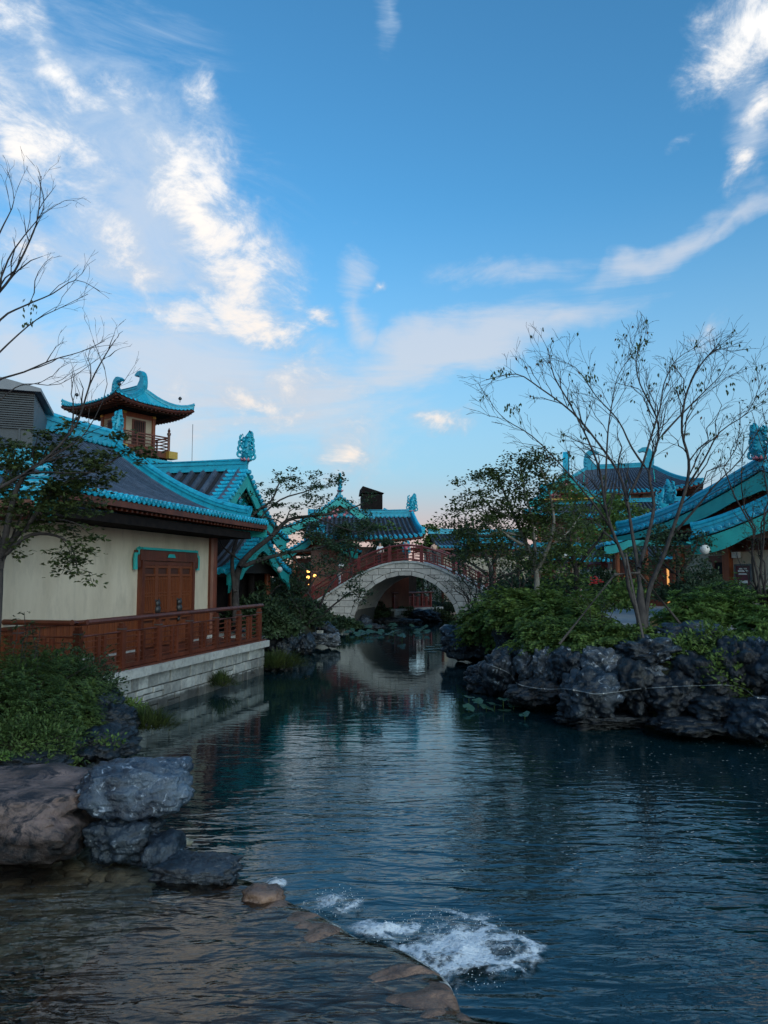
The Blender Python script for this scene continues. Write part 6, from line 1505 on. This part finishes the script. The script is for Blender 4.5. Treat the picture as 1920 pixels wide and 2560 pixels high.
leafy('round_tree', 'dense green tree behind the pale trunk tree right of centre', P(1440, 1480, 36), [([(1440,1500),(1440,1420),(1420,1350),(1430,1300),(1440,1250)], .16, 0), ([(1440,1420),(1480,1370),(1510,1330),(1520,1280)], .1, 0), ([(1420,1360),(1380,1330),(1350,1340)], .1, 0), ([(1440,1400),(1400,1400),(1350,1410)], .1, 0)], 36, .2, 'l_bush', 39, 22, .2, .13, .5, 'bark_dark', lv=2, dens=2.2, tlen=1.8, fill=[(1420, 1330, 110, 90, 70), (1480, 1300, 80, 60, 36), (1400, 1420, 110, 50, 40)])
leafy('round_tree', 'dark bushy tree in front of the beige wall below the lower verge', P(1700, 1500, 28), [([(1700,1540),(1695,1440),(1690,1380),(1660,1350)], .1, 0), ([(1695,1440),(1730,1390),(1745,1350)], .08, 0), ([(1695,1440),(1650,1400),(1620,1360)], .08, 0), ([(1700,1480),(1650,1460),(1620,1430)], .06, 0)], 28, .2, 'l_dark', 40, 18, .14, .09, .35, 'bark_dark', lv=2, dens=2.6, tlen=1.2, fill=[(1680, 1370, 90, 50, 60), (1640, 1430, 70, 60, 40), (1730, 1370, 60, 40, 26)])
leafy('round_tree', 'green tree seen between the palace and the bare tree stems', P(1540, 1400, 50), [([(1535,1470),(1535,1380),(1530,1320),(1520,1270)], .16, 0), ([(1535,1380),(1560,1330),(1575,1290)], .1, 0), ([(1535,1390),(1500,1340)], .1, 0)], 50, .2, 'l_bush', 41, 24, .25, .16, .6, 'bark_dark', lv=2, dens=1.8, tlen=2.0, fill=[(1540, 1320, 70, 70, 60)])
leafy('round_tree', 'dark tree filling the background behind the right end of the bridge', P(1230, 1480, 44), [([(1230,1500),(1225,1420),(1200,1360),(1190,1330)], .14, 0), ([(1225,1420),(1260,1370),(1290,1350)], .1, 0), ([(1225,1440),(1180,1410),(1160,1400)], .1, 0), ([(1230,1450),(1290,1430),(1330,1420)], .1, 0)], 44, .2, 'l_dark', 43, 24, .22, .14, .55, 'bark_dark', lv=2, dens=2.2, tlen=1.8, fill=[(1230, 1390, 120, 70, 80)])
for i, (px, Y, top_, lb, lm) in enumerate([(1560,60,1380,'far dark tree in front of the lowest palace tier','l_dark'),(1400,58,1370,'far green tree left of the palace columns','l_bush'),(1660,52,1400,'far dark tree left of the beige wall','l_dark'),(1320,55,1385,'far dark tree behind the pale trunk','l_dark')]):
    leafy('round_tree', lb, P(px, 1490, Y), [([(px,1510),(px+4,1440),(px-6,top_+30),(px-20,top_+10)], .14, 0), ([(px+4,1440),(px+35,top_+35),(px+45,top_+10)], .1, 0), ([(px,1450),(px-45,top_+50)], .1, 0)], Y, .2, lm, 50+i, 24, .28, .18, .6, 'bark_dark', lv=2, dens=1.5, tlen=2.0)
leafy('round_tree', 'dark tree filling the view through the arch behind the red railing', P(1060, 1500, 68), [([(1060,1510),(1058,1470),(1050,1440)], .14, 0), ([(1060,1490),(1090,1460)], .1, 0)], 68, .2, 'l_dark', 57, 20, .28, .18, .6, 'bark_dark', lv=2, dens=1.5, tlen=2.0, fill=[(1050,1460,60,30,50),(1120,1490,60,40,60)])
# bare shrubs by the bridge foot and thin tree at the right edge
def bareshrub(label, px, py, Y, tops, rgs, leaf=None, r=.03, tl=.7, name='bare_shrub', nl=0):
    rg_ = random.Random(rgs); b = P(px, py, Y); t = thing(name, label, 'shrub', b); mb = MB(); tp = []
    for (a, c_) in tops:
        ln_ = bend_line(b-UP*.1+V((rg_.uniform(-.1, .1), 0, 0)), P(a, c_, Y+rg_.uniform(-.6, .6)), 8, .04, rg_); m_ = len(ln_); mb.tube(ln_, [r*(1-.8*i/(m_-1)) for i in range(m_)], 5, cap=False)
        twigs(mb, ln_[1:], r*.7, r*.2, rg_, 2, 4.0, tl, .65, tp, .15, 4, .005)
    mb.build('stems', 'bark_dark', t, smooth=True)
    if leaf:
        lf = Leaves(); [lf.cluster(p, .12, nl, .08, .05, rg_) for p, d in tp]; lf.build('foliage', leaf, t)
bareshrub('bare dark shrub spreading in front of the right abutment of the bridge', 1196, 1520, 31, [(1130,1400),(1165,1390),(1200,1395),(1240,1400),(1270,1420),(1130,1440),(1110,1450)], 61, 'l_dark', .035, 1.0, nl=3)
bareshrub('low bare shrub touching the arch ring at its right side', 1172, 1518, 34, [(1120,1450),(1140,1430),(1170,1440),(1210,1450)], 62, 'l_dark', .03, .8, nl=2)
bareshrub('wiry leafless bush between the leaning poles and the bridge', 1290, 1500, 30, [(1230,1400),(1260,1385),(1300,1380),(1340,1400)], 63, 'l_dark', .035, 1.0, nl=4)
bareshrub('thin twiggy bare tree at the right edge', 1915, 1530, 20, [(1850,1010),(1880,1030),(1905,1020),(1930,1010),(1860,1080),(1945,1090),(1840,1380),(1880,1300)], 64, 'l_dark', .035, .8, name='bare_tree', nl=1)
bareshrub('bare small shrub with yellow leaves left of the big tree trunk', 1490, 1580, 19.5, [(1440,1500),(1465,1480),(1500,1470),(1520,1500),(1540,1510)], 65, 'l_grass', .014, .3, nl=3)
bareshrub('dead wiry branches hanging at the water between terrace and bridge', 760, 1560, 33, [(720,1470),(780,1460),(830,1480),(850,1510),(700,1500)], 66, None, .02, .8)
# ---- bushes: mounds of leaves over a loose skeleton
def mound(label, px, py, Y, rx, ry, rz, leafm, rgs, n, L_, W_, kind='leaf', group=None, z0=None, name='shrub', cat='shrub', bend=.5, lump=.55, hang=0):
    rg_ = random.Random(rgs); b = P(px, py, Y); b.z = z0 if z0 is not None else b.z; t = thing(name, label, cat, b, group); lf = Leaves(); mb = MB()
    for k in range(9):
        a = rg_.uniform(0, 2*pi); e = rg_.uniform(.3, .9); q = b+V((cos(a)*rx*e, sin(a)*ry*e, rz*.75*rg_.random())); mb.tube(bend_line(b, q, 4, .06, rg_), [.02, .016, .012, .009, .006], 4, cap=False)
    mb.build('stems', 'bark_dark', t)
    for k in range(n):
        th = rg_.uniform(0, 2*pi); ph = math.acos(rg_.uniform(-.05 if not hang else -.6, 1)); d = V((sin(ph)*cos(th), sin(ph)*sin(th), cos(ph)))
        lum = 1+lump*noise.noise(d*2.6+V((rgs*3.1, 0, 0)))+lump*.5*noise.noise(d*6+V((rgs, 5, 0))); r_ = (rg_.random()**.22)*lum
        p = b+V((d.x*rx*r_, d.y*ry*r_, d.z*rz*r_))
        if kind == 'leaf':
            dd_ = (d*.6+V((rg_.uniform(-1, 1), rg_.uniform(-1, 1), rg_.uniform(-.7, .7)))).normalized(); lf.leaf(p, dd_, (d+UP*.6+V((rg_.uniform(-.4, .4),)*3)).normalized(), L_*rg_.uniform(.7, 1.3), W_)
        elif kind == 'whorl':
            ax_ = (d*.5+UP*.8).normalized(); u, w = basis(ax_)
            for q in range(7):
                a = 2*pi*q/7+rg_.random(); lf.leaf(p, (u*cos(a)+w*sin(a)+ax_*.35).normalized(), ax_, L_*rg_.uniform(.8, 1.2), W_)
        elif kind == 'frond':
            dd_ = (V((d.x, d.y, .3))+V((rg_.uniform(-.5, .5), rg_.uniform(-.5, .5), rg_.uniform(-.2, .5)))).normalized(); s_ = dd_.cross(UP).normalized()
            for q in range(5):
                pp = p+dd_*L_*.22*q-UP*L_*.035*q*q
                for sg in (-1, 1): lf.leaf(pp, (s_*sg+dd_*.5-UP*.1).normalized(), (d+UP*.5+V((rg_.uniform(-.5, .5), rg_.uniform(-.5, .5), rg_.uniform(-.3, .3)))).normalized(), W_*(1-.13*q)*1.1, W_*.42)
        else:
            dd_ = (V((d.x, d.y, .4+d.z))+V((rg_.uniform(-.4, .4), rg_.uniform(-.4, .4), 0))).normalized(); lf.blade(p, dd_, L_*rg_.uniform(.6, 1.3), W_, bend, rg_)
    if kind in ('leaf', 'frond') and max(rx, rz) > .6:      # longer shoots that break the outline
        for k in range(int(26*max(rx, rz))):
            th = rg_.uniform(0, 2*pi); ph = math.acos(rg_.uniform(.1, 1)); d = V((sin(ph)*cos(th), sin(ph)*sin(th), cos(ph))); p = b+V((d.x*rx, d.y*ry, d.z*rz))*.85
            dd_ = (d+UP*.5+V((rg_.uniform(-.5, .5), rg_.uniform(-.5, .5), 0))).normalized(); ls_ = rg_.uniform(.18, .42)*min(1, rz+.2)
            for q in range(9):
                pp = p+dd_*ls_*(.3+q/9)-UP*.02*q*q*ls_; lf.leaf(pp, (dd_+V((rg_.uniform(-1, 1), rg_.uniform(-1, 1), rg_.uniform(-.4, .4)))).normalized(), (d+UP*.5).normalized(), min(L_, .11)*rg_.uniform(.7, 1.2), min(W_, .055))
    lf.build('foliage', leafm, t); return t
GB = 'shrubs and ground plants along the right bank'
for i, a in enumerate([
  ('feathery green bush hanging over the flat topped rock', 1258,1566,28, 1.4,1.2,1.05,'l_bush',1500,.38,.20,'frond'),
  ('feathery bright bush beneath the pale trunk tree', 1325,1563,25.5, 1.5,1.2,1.12,'l_bush',1500,.36,.19,'frond'),
  ('feathery bush at the foot of the pale trunk tree', 1405,1580,23.5, 1.3,1.1,1.0,'l_bush',1300,.33,.17,'frond'),
  ('arching fern like bush above the white streaked rock', 1400,1622,20.6, 1.1,.8,.8,'l_bush',1800,.25,.12,'frond'),
  ('arching green bush left of the prop pole foot', 1485,1622,19.6, .95,.75,.62,'l_bush',1600,.25,.12,'frond'),
  ('low green plants around the foot of the bare tree', 1580,1605,19.0, .9,.7,.36,'l_bush',1400,.2,.10,'frond'),
  ('broad leaved rhododendron bush right of the bare tree', 1745,1560,20.0, 1.2,.9,.85,'l_bright',900,.16,.045,'whorl'),
  ('glossy green bush in front of the notice board', 1855,1560,20.5, 1.3,1.0,.95,'l_bright',1000,.16,.045,'whorl'),
  ('bright leafy bush at the right edge of the bank', 1930,1590,18.5, .9,.8,.7,'l_bright',800,.15,.045,'whorl'),
  ('yellowish green low bush below the bamboo planter', 1700,1610,18.8, .9,.7,.36,'l_bush',1500,.14,.06,'leaf'),
  ('dark green trailing plants hanging over the overhang', 1785,1640,17.6, 1.0,.55,.62,'l_bush',2600,.13,.06,'leaf'),
  ('trailing green plants reaching down to the cable', 1820,1700,16.6, .55,.4,.62,'l_bush',1600,.11,.05,'leaf'),
  ('green plants hanging over the rocks near the right edge', 1905,1640,17.0, .85,.6,.5,'l_bush',2000,.13,.06,'leaf'),
  ('dark round bush against the beige wall below the globe lamp', 1760,1490,26, .8,.7,.95,'l_dark',2200,.13,.07,'leaf'),
  ('dark red leaved low shrub beside the beige wall', 1700,1500,27, .9,.7,.6,'l_dark',1600,.14,.07,'leaf'),
  ('clipped dark hedge in front of the right hall door', 1800,1500,24.5, 1.2,.6,.55,'l_dark',2400,.12,.06,'leaf'),
  ('upright broad leaved plant beside the pale paved court', 1460,1540,22, .4,.4,.75,'l_bush',110,.24,.05,'whorl'),
  ('leafy shrub behind the bare tree trunk', 1560,1520,24, .8,.7,.8,'l_bush',1400,.15,.08,'leaf'),
  ('rusty tinged low shrub at the edge of the paved court', 1380,1530,31, 1.2,.9,.55,'l_rust',300,.15,.08,'leaf'),
  ('low mossy plants on top of the flat rock by the bridge', 1165,1568,30.5, .8,.6,.18,'l_grass',900,.12,.04,'blade'),
  ('dark undergrowth behind the right end of the bridge', 1310,1500,38, 2.0,1.4,1.1,'l_dark',2600,.22,.14,'leaf'),
  ('dark undergrowth behind the stone plinth', 1480,1490,44, 3.2,1.4,1.4,'l_dark',3200,.25,.16,'leaf')]):
    lb, px, py, Y, rx, ry, rz, lm, n, L_, W_, kd = a; mound(lb, px, py, Y, rx, ry, rz, lm, 100+i, n, L_, W_, kd, GB, hang=('trailing' in lb or 'hanging' in lb))
GL = 'shrubs and plants along the left bank'
for i, a in enumerate([
  ('big bushy green shrub filling the left edge above the brown slab', 0,1865,12.6, 1.2,1.0,1.55,'l_fern',3800,.12,.05,'frond'),
  ('dark green shrub beside the railing corner post', 165,1730,15.2, .95,.8,.8,'l_dark',4200,.09,.04,'leaf'),
  ('yellow green shrub low behind the brown slab', 70,1895,11.6, .85,.7,.62,'l_fern',4200,.07,.03,'leaf'),
  ('rounded green shrub between the railing and the water', 90,1750,14.2, 1.2,.9,.9,'l_fern',3200,.12,.05,'frond'),
  ('green shrub above the black boulder', 190,1815,13.8, .5,.45,.45,'l_fern',1500,.11,.045,'frond'),
  ('shade dark shrub at the end of the stone wall', 235,1765,15.4, .55,.5,.5,'l_dark',1600,.10,.05,'leaf'),
  ('tuft of grass on the water edge right of the near shrubs', 372,1822,15.0, .5,.35,.22,'l_grass',900,.32,.018,'blade'),
  ('small plant growing at the foot of the stone wall near the shrubs', 318,1780,16.2, .4,.25,.22,'l_bush',420,.13,.05,'leaf'),
  ('grass clump growing out of the stone wall at the waterline', 556,1715,22.2, .42,.3,.28,'l_grass',700,.26,.018,'blade'),
  ('drooping reeds at the corner of the terrace wall', 690,1668,26.6, .9,.6,.32,'l_grass',1300,.42,.022,'blade'),
  ('little leafy sprigs by the black boulder under the shrubs', 268,1868,12.4, .28,.22,.20,'l_bright',200,.07,.04,'leaf'),
  ('small yellow flowers at the left edge above the slab', 3,1900,10.6, .16,.14,.10,'l_bright',160,.05,.03,'leaf'),
  ('dark shrub just past the terrace corner', 688,1585,29, .9,.9,.95,'l_dark',3200,.16,.09,'leaf'),
  ('dark shrub under the gnarled tree beside the porch columns', 640,1560,30.5, 1.2,1.0,1.1,'l_dark',3600,.16,.09,'leaf'),
  ('dark leafy thicket above the speckled rock', 735,1560,34, 1.3,1.1,1.2,'l_dark',3600,.18,.10,'leaf'),
  ('dark thicket in front of the left bridge ramp', 785,1555,41, 1.0,1.0,.9,'l_dark',2400,.2,.12,'leaf'),
  ('green shrub on the bank at the left foot of the arch', 862,1568,45.5, .9,.7,.5,'l_dark',1500,.2,.12,'leaf'),
  ('tall leafy plants under the orange timber porch', 705,1510,38, 1.2,1.0,1.3,'l_dark',3200,.2,.12,'leaf'),
  ('mossy shrub inside the arch opening at left', 940,1545,56, 1.2,.8,.9,'l_dark',1600,.22,.13,'leaf'),
  ('green shrub in the middle of the view through the arch', 1000,1535,57, 1.0,.8,.7,'l_dark',1500,.22,.13,'leaf'),
  ('grassy bank plants at the right inside the arch', 1085,1550,57, 1.6,.8,.7,'l_grass',1800,.22,.10,'leaf')]):
    lb, px, py, Y, rx, ry, rz, lm, n, L_, W_, kd = a; mound(lb, px, py, Y, rx, ry, rz, lm, 200+i, n, L_, W_, kd, GL)
# thin upright plants in front of the dado
for i, (px, tops) in enumerate([(48, [(40,1545),(60,1530),(75,1560)]), (95, [(80,1560),(100,1570)])]):
    rg_ = random.Random(70+i); b = P(px, 1740, 13.5); t = thing('sapling', ['thin leafy sapling standing up in front of the timber dado', 'shorter sapling right of the thin leafy one'][i], 'plant', b, GL); mb = MB(); lf = Leaves()
    for q in tops:
        ln_ = bend_line(b, P(q[0], q[1], 13.5), 7, .03, rg_); mb.tube(ln_, [.014-.0013*j for j in range(len(ln_))], 4, cap=False)
        for p in ln_[2:]: lf.cluster(p, .10, 7, .09, .05, rg_)
    mb.build('stem', 'bark_dark', t); lf.build('foliage', 'l_dark', t)
# backdrop woods far beyond the buildings
lf = Leaves(); rg_ = random.Random(90)
def wood(label, x0, x1, Y, h, rgs, n):
    rg_ = random.Random(rgs); lf = Leaves()
    for k in range(n):
        x = rg_.uniform(x0, x1); hh = h*(.55+.45*abs(noise.noise(V((x*.12, rgs, 0)))*2)); z = 1+rg_.random()**.7*hh; y = Y+rg_.uniform(-3, 3); lf.cluster(V((x, y, z)), .8, 3, .6, .45, rg_)
    tag(lf.build('tree_belt', 'l_dark', org=V(((x0+x1)/2, Y, 1)), kind='stuff'), label, 'trees')
wood('dark belt of far trees behind the halls on the left', -60, 12, 92, 5.0, 91, 5000); wood('dark belt of far trees behind the palace on the right', 12, 95, 96, 4.5, 92, 5000)
# ------------------------------------------------------------------ lotus and lily pads
def pads(label, lst, Y_of, group, rgs, m='l_lotus', up=False, name='lotus_plant'):
    rg_ = random.Random(rgs)
    for i, (px, py, r, h) in enumerate(lst):
        g = G(px, py, .02+h); t = thing(name, label[i] if isinstance(label, list) else label, 'lotus leaf', V((g.x, g.y, 0)), group); mb = MB(); n = 18; tl = V((rg_.uniform(-.35, .35), rg_.uniform(-.5, .1), 1)).normalized() if h > .05 else UP
        u, w = basis(tl); vs = [g-UP*(.06*r*4 if h > .05 else 0)]
        for ring, rr2 in ((1, .5), (2, 1.0)):
            for k in range(n):
                a = 2*pi*k/n; wv = 1+.08*sin(a*3+i)+.05*sin(a*7); vs.append(g+(u*cos(a)+w*sin(a))*r*rr2*wv+tl*((.10*sin(a*4+i)*r) if ring == 2 and h > .05 else 0))
        fs = [(0, 1+k, 1+(k+1) % n) for k in range(n-1)]+[(1+k, 1+n+k, 1+n+(k+1) % n, 1+(k+1) % n) for k in range(n-1)]
        mb.add(vs, fs); mb.build('leaf', m, t, smooth=True)
        if h > .05: mb = MB(); mb.tube([V((g.x, g.y, -.3)), g-UP*.02], .012, 5); mb.build('stalk', 'l_bush', t)
pads(['tall pale lotus leaf nearest the rocks with its rim up','broad lotus leaf lying low on the water','bright lotus leaf at the left of the patch','folded lotus leaf at the right of the patch','dark lotus leaf in the middle of the patch','small lotus leaf floating behind the patch','ragged lotus leaf in front of the patch','second tall lotus leaf leaning left','lotus leaf close to the low dark rock'],
     [(1258,1748,.16,.28),(1236,1760,.21,.12),(1172,1742,.17,.2),(1312,1785,.13,.1),(1216,1768,.20,.06),(1262,1775,.18,.0),(1172,1768,.16,.1),(1195,1752,.15,.15),(1284,1762,.19,.1)], None, 'lotus leaves beside the right bank rocks', 5)
pads('flat lily pad on the calm water far out near the right bank', [(1090+rnd.uniform(-22, 60), 1620+rnd.uniform(-10, 14), .22, 0) for k in range(14)], None, 'lily pads before the arch', 6, name='lily_pad')
pads('leaf of the dense lotus bed at the foot of the arch', [(848+rnd.uniform(0, 220), 1572+rnd.uniform(-6, 20)-(k % 3)*3, rnd.uniform(.14, .28), rnd.uniform(.08, .32)) for k in range(46)], None, 'dense lotus bed in front of the arch', 7)
# floating specks
mb = MB(); rg_ = random.Random(8)
for k in range(480):
    px = rg_.uniform(1380, 1990); py = 1850+rg_.random()**1.2*330
    if rg_.random() < .25: px = rg_.uniform(620, 1400); py = rg_.uniform(1700, 2200)
    g = G(px, py, .006)
    if edge(RB, g.y) < g.x or g.x < pooledge(g.y)+.3: continue
    r = rg_.uniform(.008, .02); a = rg_.random()*6; mb.add([g+V((cos(a+q*2.1)*r*1.5, sin(a+q*2.1)*r, 0)) for q in range(3)], [(0, 1, 2)])
tag(mb.build('floating_petals', 'cobble_pale' if 0 else 'cap', kind='stuff'), 'tiny pale petals floating on the dark water at the right', 'petals')
# ------------------------------------------------------------------ rope light along the rocks
cab = [(1210,1658),(1245,1670),(1275,1685),(1292,1708),(1325,1718),(1370,1723),(1410,1722),(1450,1728),(1490,1735),(1540,1730),(1600,1722),(1680,1717),(1750,1714),(1820,1713),(1860,1722),(1885,1740),(1905,1746),(1960,1748)]
from mathutils.bvhtree import BVHTree
bv = []; bf = []
for o in scn.objects:
    if o.name.startswith('rock') and o.type == 'MESH' and o.location.x > 2 and o.location.y < 24:
        k = len(bv); bv += [v.co+o.location for v in o.data.vertices]; bf += [tuple(i+k for i in p.vertices) for p in o.data.polygons]
bt = BVHTree.FromPolygons(bv, bf); cp = []; dl_ = None
for p_ in smooth_line([V((a, b, 0)) for a, b in cab], 5):
    d = ray(p_.x, p_.y).normalized(); h = bt.ray_cast(V((0, 0, H)), d)
    if h[0] is not None: dl_ = h[3] if dl_ is None else max(min(h[3], dl_+.5), dl_-.7)
    if dl_ is None: continue
    cp.append(V((0, 0, H))+d*(min(dl_, h[3] if h[0] is not None else dl_)-.05))
mb = MB(); mb.tube(cp, .009, 6); co = mb.build('rope_light', 'cable', org=cp[0]); tag(co, 'thin pale rope light sagging along the rocks of the right bank', 'cable')
for i in range(6, len(cp), 9): mb = MB(); mb.lathe(cp[i], [(.012, -.012), (.016, 0), (.012, .012)], 6); mb.build('clip', 'white', co)
# ------------------------------------------------------------------ small things
sg_ = P(800, 1583, 35.3); ST = thing('small_sign', 'small white sign standing on the flat slab at the waterline', 'sign', sg_)
mb = MB(); mb.box(sg_+UP*.06, (.30, .03, .13)); mb.build('plate', 'white', ST); mb = MB()
for k in range(5): mb.box(sg_+V((-.09+.045*k, -.02, .06)), (.028, .006, .04)); 
mb.build('lettering', 'iron', ST, kind='stuff')
mb = MB(); mb.box(sg_-UP*.08, (.03, .03, .18)); mb.build('stake', 'metal', ST)
# stone plinth with planter and lantern on the court
pl_ = P(1495, 1465, 46); t = thing('stone_plinth', 'round white stone plinth with red flowers on top in the court', 'plinth', V((pl_.x, pl_.y, 1.62)))
mb = MB(); z0_ = 1.62; top_ = P(1495, 1425, 46).z-z0_; mb.lathe(V((pl_.x, pl_.y, z0_)), [(1.0, 0), (1.0, .2), (.85, .3), (.85, top_-.4), (1.05, top_-.2), (1.1, top_)], 8); mb.build('body', 'white', t)
mb = MB(); mb.lathe(V((pl_.x, pl_.y, z0_+top_)), [(.7, 0), (.8, .35), (.6, .5)], 10); mb.build('planter', 'red', t)
lf = Leaves(); rg_ = random.Random(3); [lf.cluster(V((pl_.x, pl_.y, z0_+top_+.7)), .7, 60, .16, .1, rg_) for k in range(3)]; lf.build('plants', 'l_bush', t)
lp = P(1301, 1452, 40); t = thing('gold_lantern', 'short lantern pillar with a golden head behind the pale trunk tree', 'lantern', V((lp.x, lp.y, 1.62)))
mb = MB(); mb.lathe(V((lp.x, lp.y, 1.62)), [(.16, 0), (.13, .1), (.13, lp.z-1.75)], 8); mb.build('pillar', 'red', t)
mb = MB(); mb.lathe(lp-UP*.15, [(.13, 0), (.2, .08), (.2, .25), (.12, .34), (.01, .42)], 10); mb.build('head', 'gold', t)
p = P(1452, 1475, 41); person('person in a green top sitting in the shade at the edge of the court', V((p.x, p.y, 1.62)), 1.2, radians(200), 'cloth_g', 'cloth_k', group='people on the court')
p = P(1413, 1400, 60); person('person in white standing far back by the steps', V((p.x, p.y, P(1413, 1393, 60).z-1.0)), 1.65, radians(-90), 'cloth_w', 'cloth_k', group='people on the court')
# curb of the court, step stones
a = P(1330, 1497, 45); b = P(1445, 1477, 47); mb = MB(); mb.bar(zset(a, 1.85), zset(b, 1.85), .4, .45); tag(mb.build('court_kerb', 'cap', org=zset(a, 1.62)), 'low grey stone kerb wall along the back of the paved court', 'kerb')
mb = MB(); bo = P(1370, 1470, 43); o = rock('rock', 'pale round boulder lying behind the pale trunk tree on the court', V((bo.x, bo.y, 2.0)), (.7, .5, .5), 99, 'rock_pale', .25, 3, cat='rock')
# bamboo planter
pb = P(1652, 1535, 23); BPn = thing('bamboo_planter', 'low bamboo sided planter on the court right of the bare tree', 'planter', V((pb.x, pb.y, 1.62))); dbp = V((1, -.25, 0)).normalized()
mb = MB(); mb.box(V((pb.x, pb.y, 1.9)), (.62, .5, .4), dbp); mb.build('box', 'soil', BPn)
bm_ = None
for k in range(17):
    if bm_ is None:
        mb = MB(); mb.lathe((0, 0, 0), [(.018, 0), (.018, .5)], 6); bm_ = bpy.data.meshes.new('bamboo_cane'); bm_.from_pydata([tuple(p) for p in mb.v], [], mb.f)
        M['bamboo'] = pm('bamboo_cane', (.24,.17,.07), (.34,.25,.11), 6, .5, randv=.2); bm_.materials.append(M['bamboo'])
    inst('bamboo_cane', bm_, V((pb.x, pb.y, 1.62))+dbp*(-.33+.041*k)-V((dbp.y*-1, 0, 0))*0+V((-.07, -.27, 0)), BPn)
mb = MB(); mb.bar(V((pb.x, pb.y-.31, 2.0))-dbp*.36, V((pb.x, pb.y-.31, 2.0))+dbp*.3, .03, .03); mb.build('top_cane', 'bamboo', BPn)
lf = Leaves(); [lf.cluster(V((pb.x, pb.y, 2.2)), .4, 50, .12, .06, rg_) for k in range(2)]; lf.build('plants', 'l_bush', BPn)
# red flowers
mb = MB(); fl = P(1490, 1455, 33); lf = Leaves()
for k in range(22): q = fl+V((rg_.gauss(0, .14), rg_.gauss(0, .1), rg_.gauss(0, .10))); mb.lathe(q, [(.05, 0), (.06, .03), (.01, .05)], 6)
t = thing('flowering_shrub', 'small shrub with bright red flowers behind the leaning pole', 'shrub', V((fl.x, fl.y, 1.62))); M['redf'] = pm('red_petal', (.55,.03,.03), None); mb.build('flowers', 'redf', t)
mound_ = Leaves(); [mound_.cluster(V((fl.x, fl.y, 1.9+.25*k)), .5, 60, .13, .07, rg_) for k in range(5)]; mound_.build('foliage', 'l_bush', t)
for o in scn.objects:
    if '_o' in o: del o['_o']
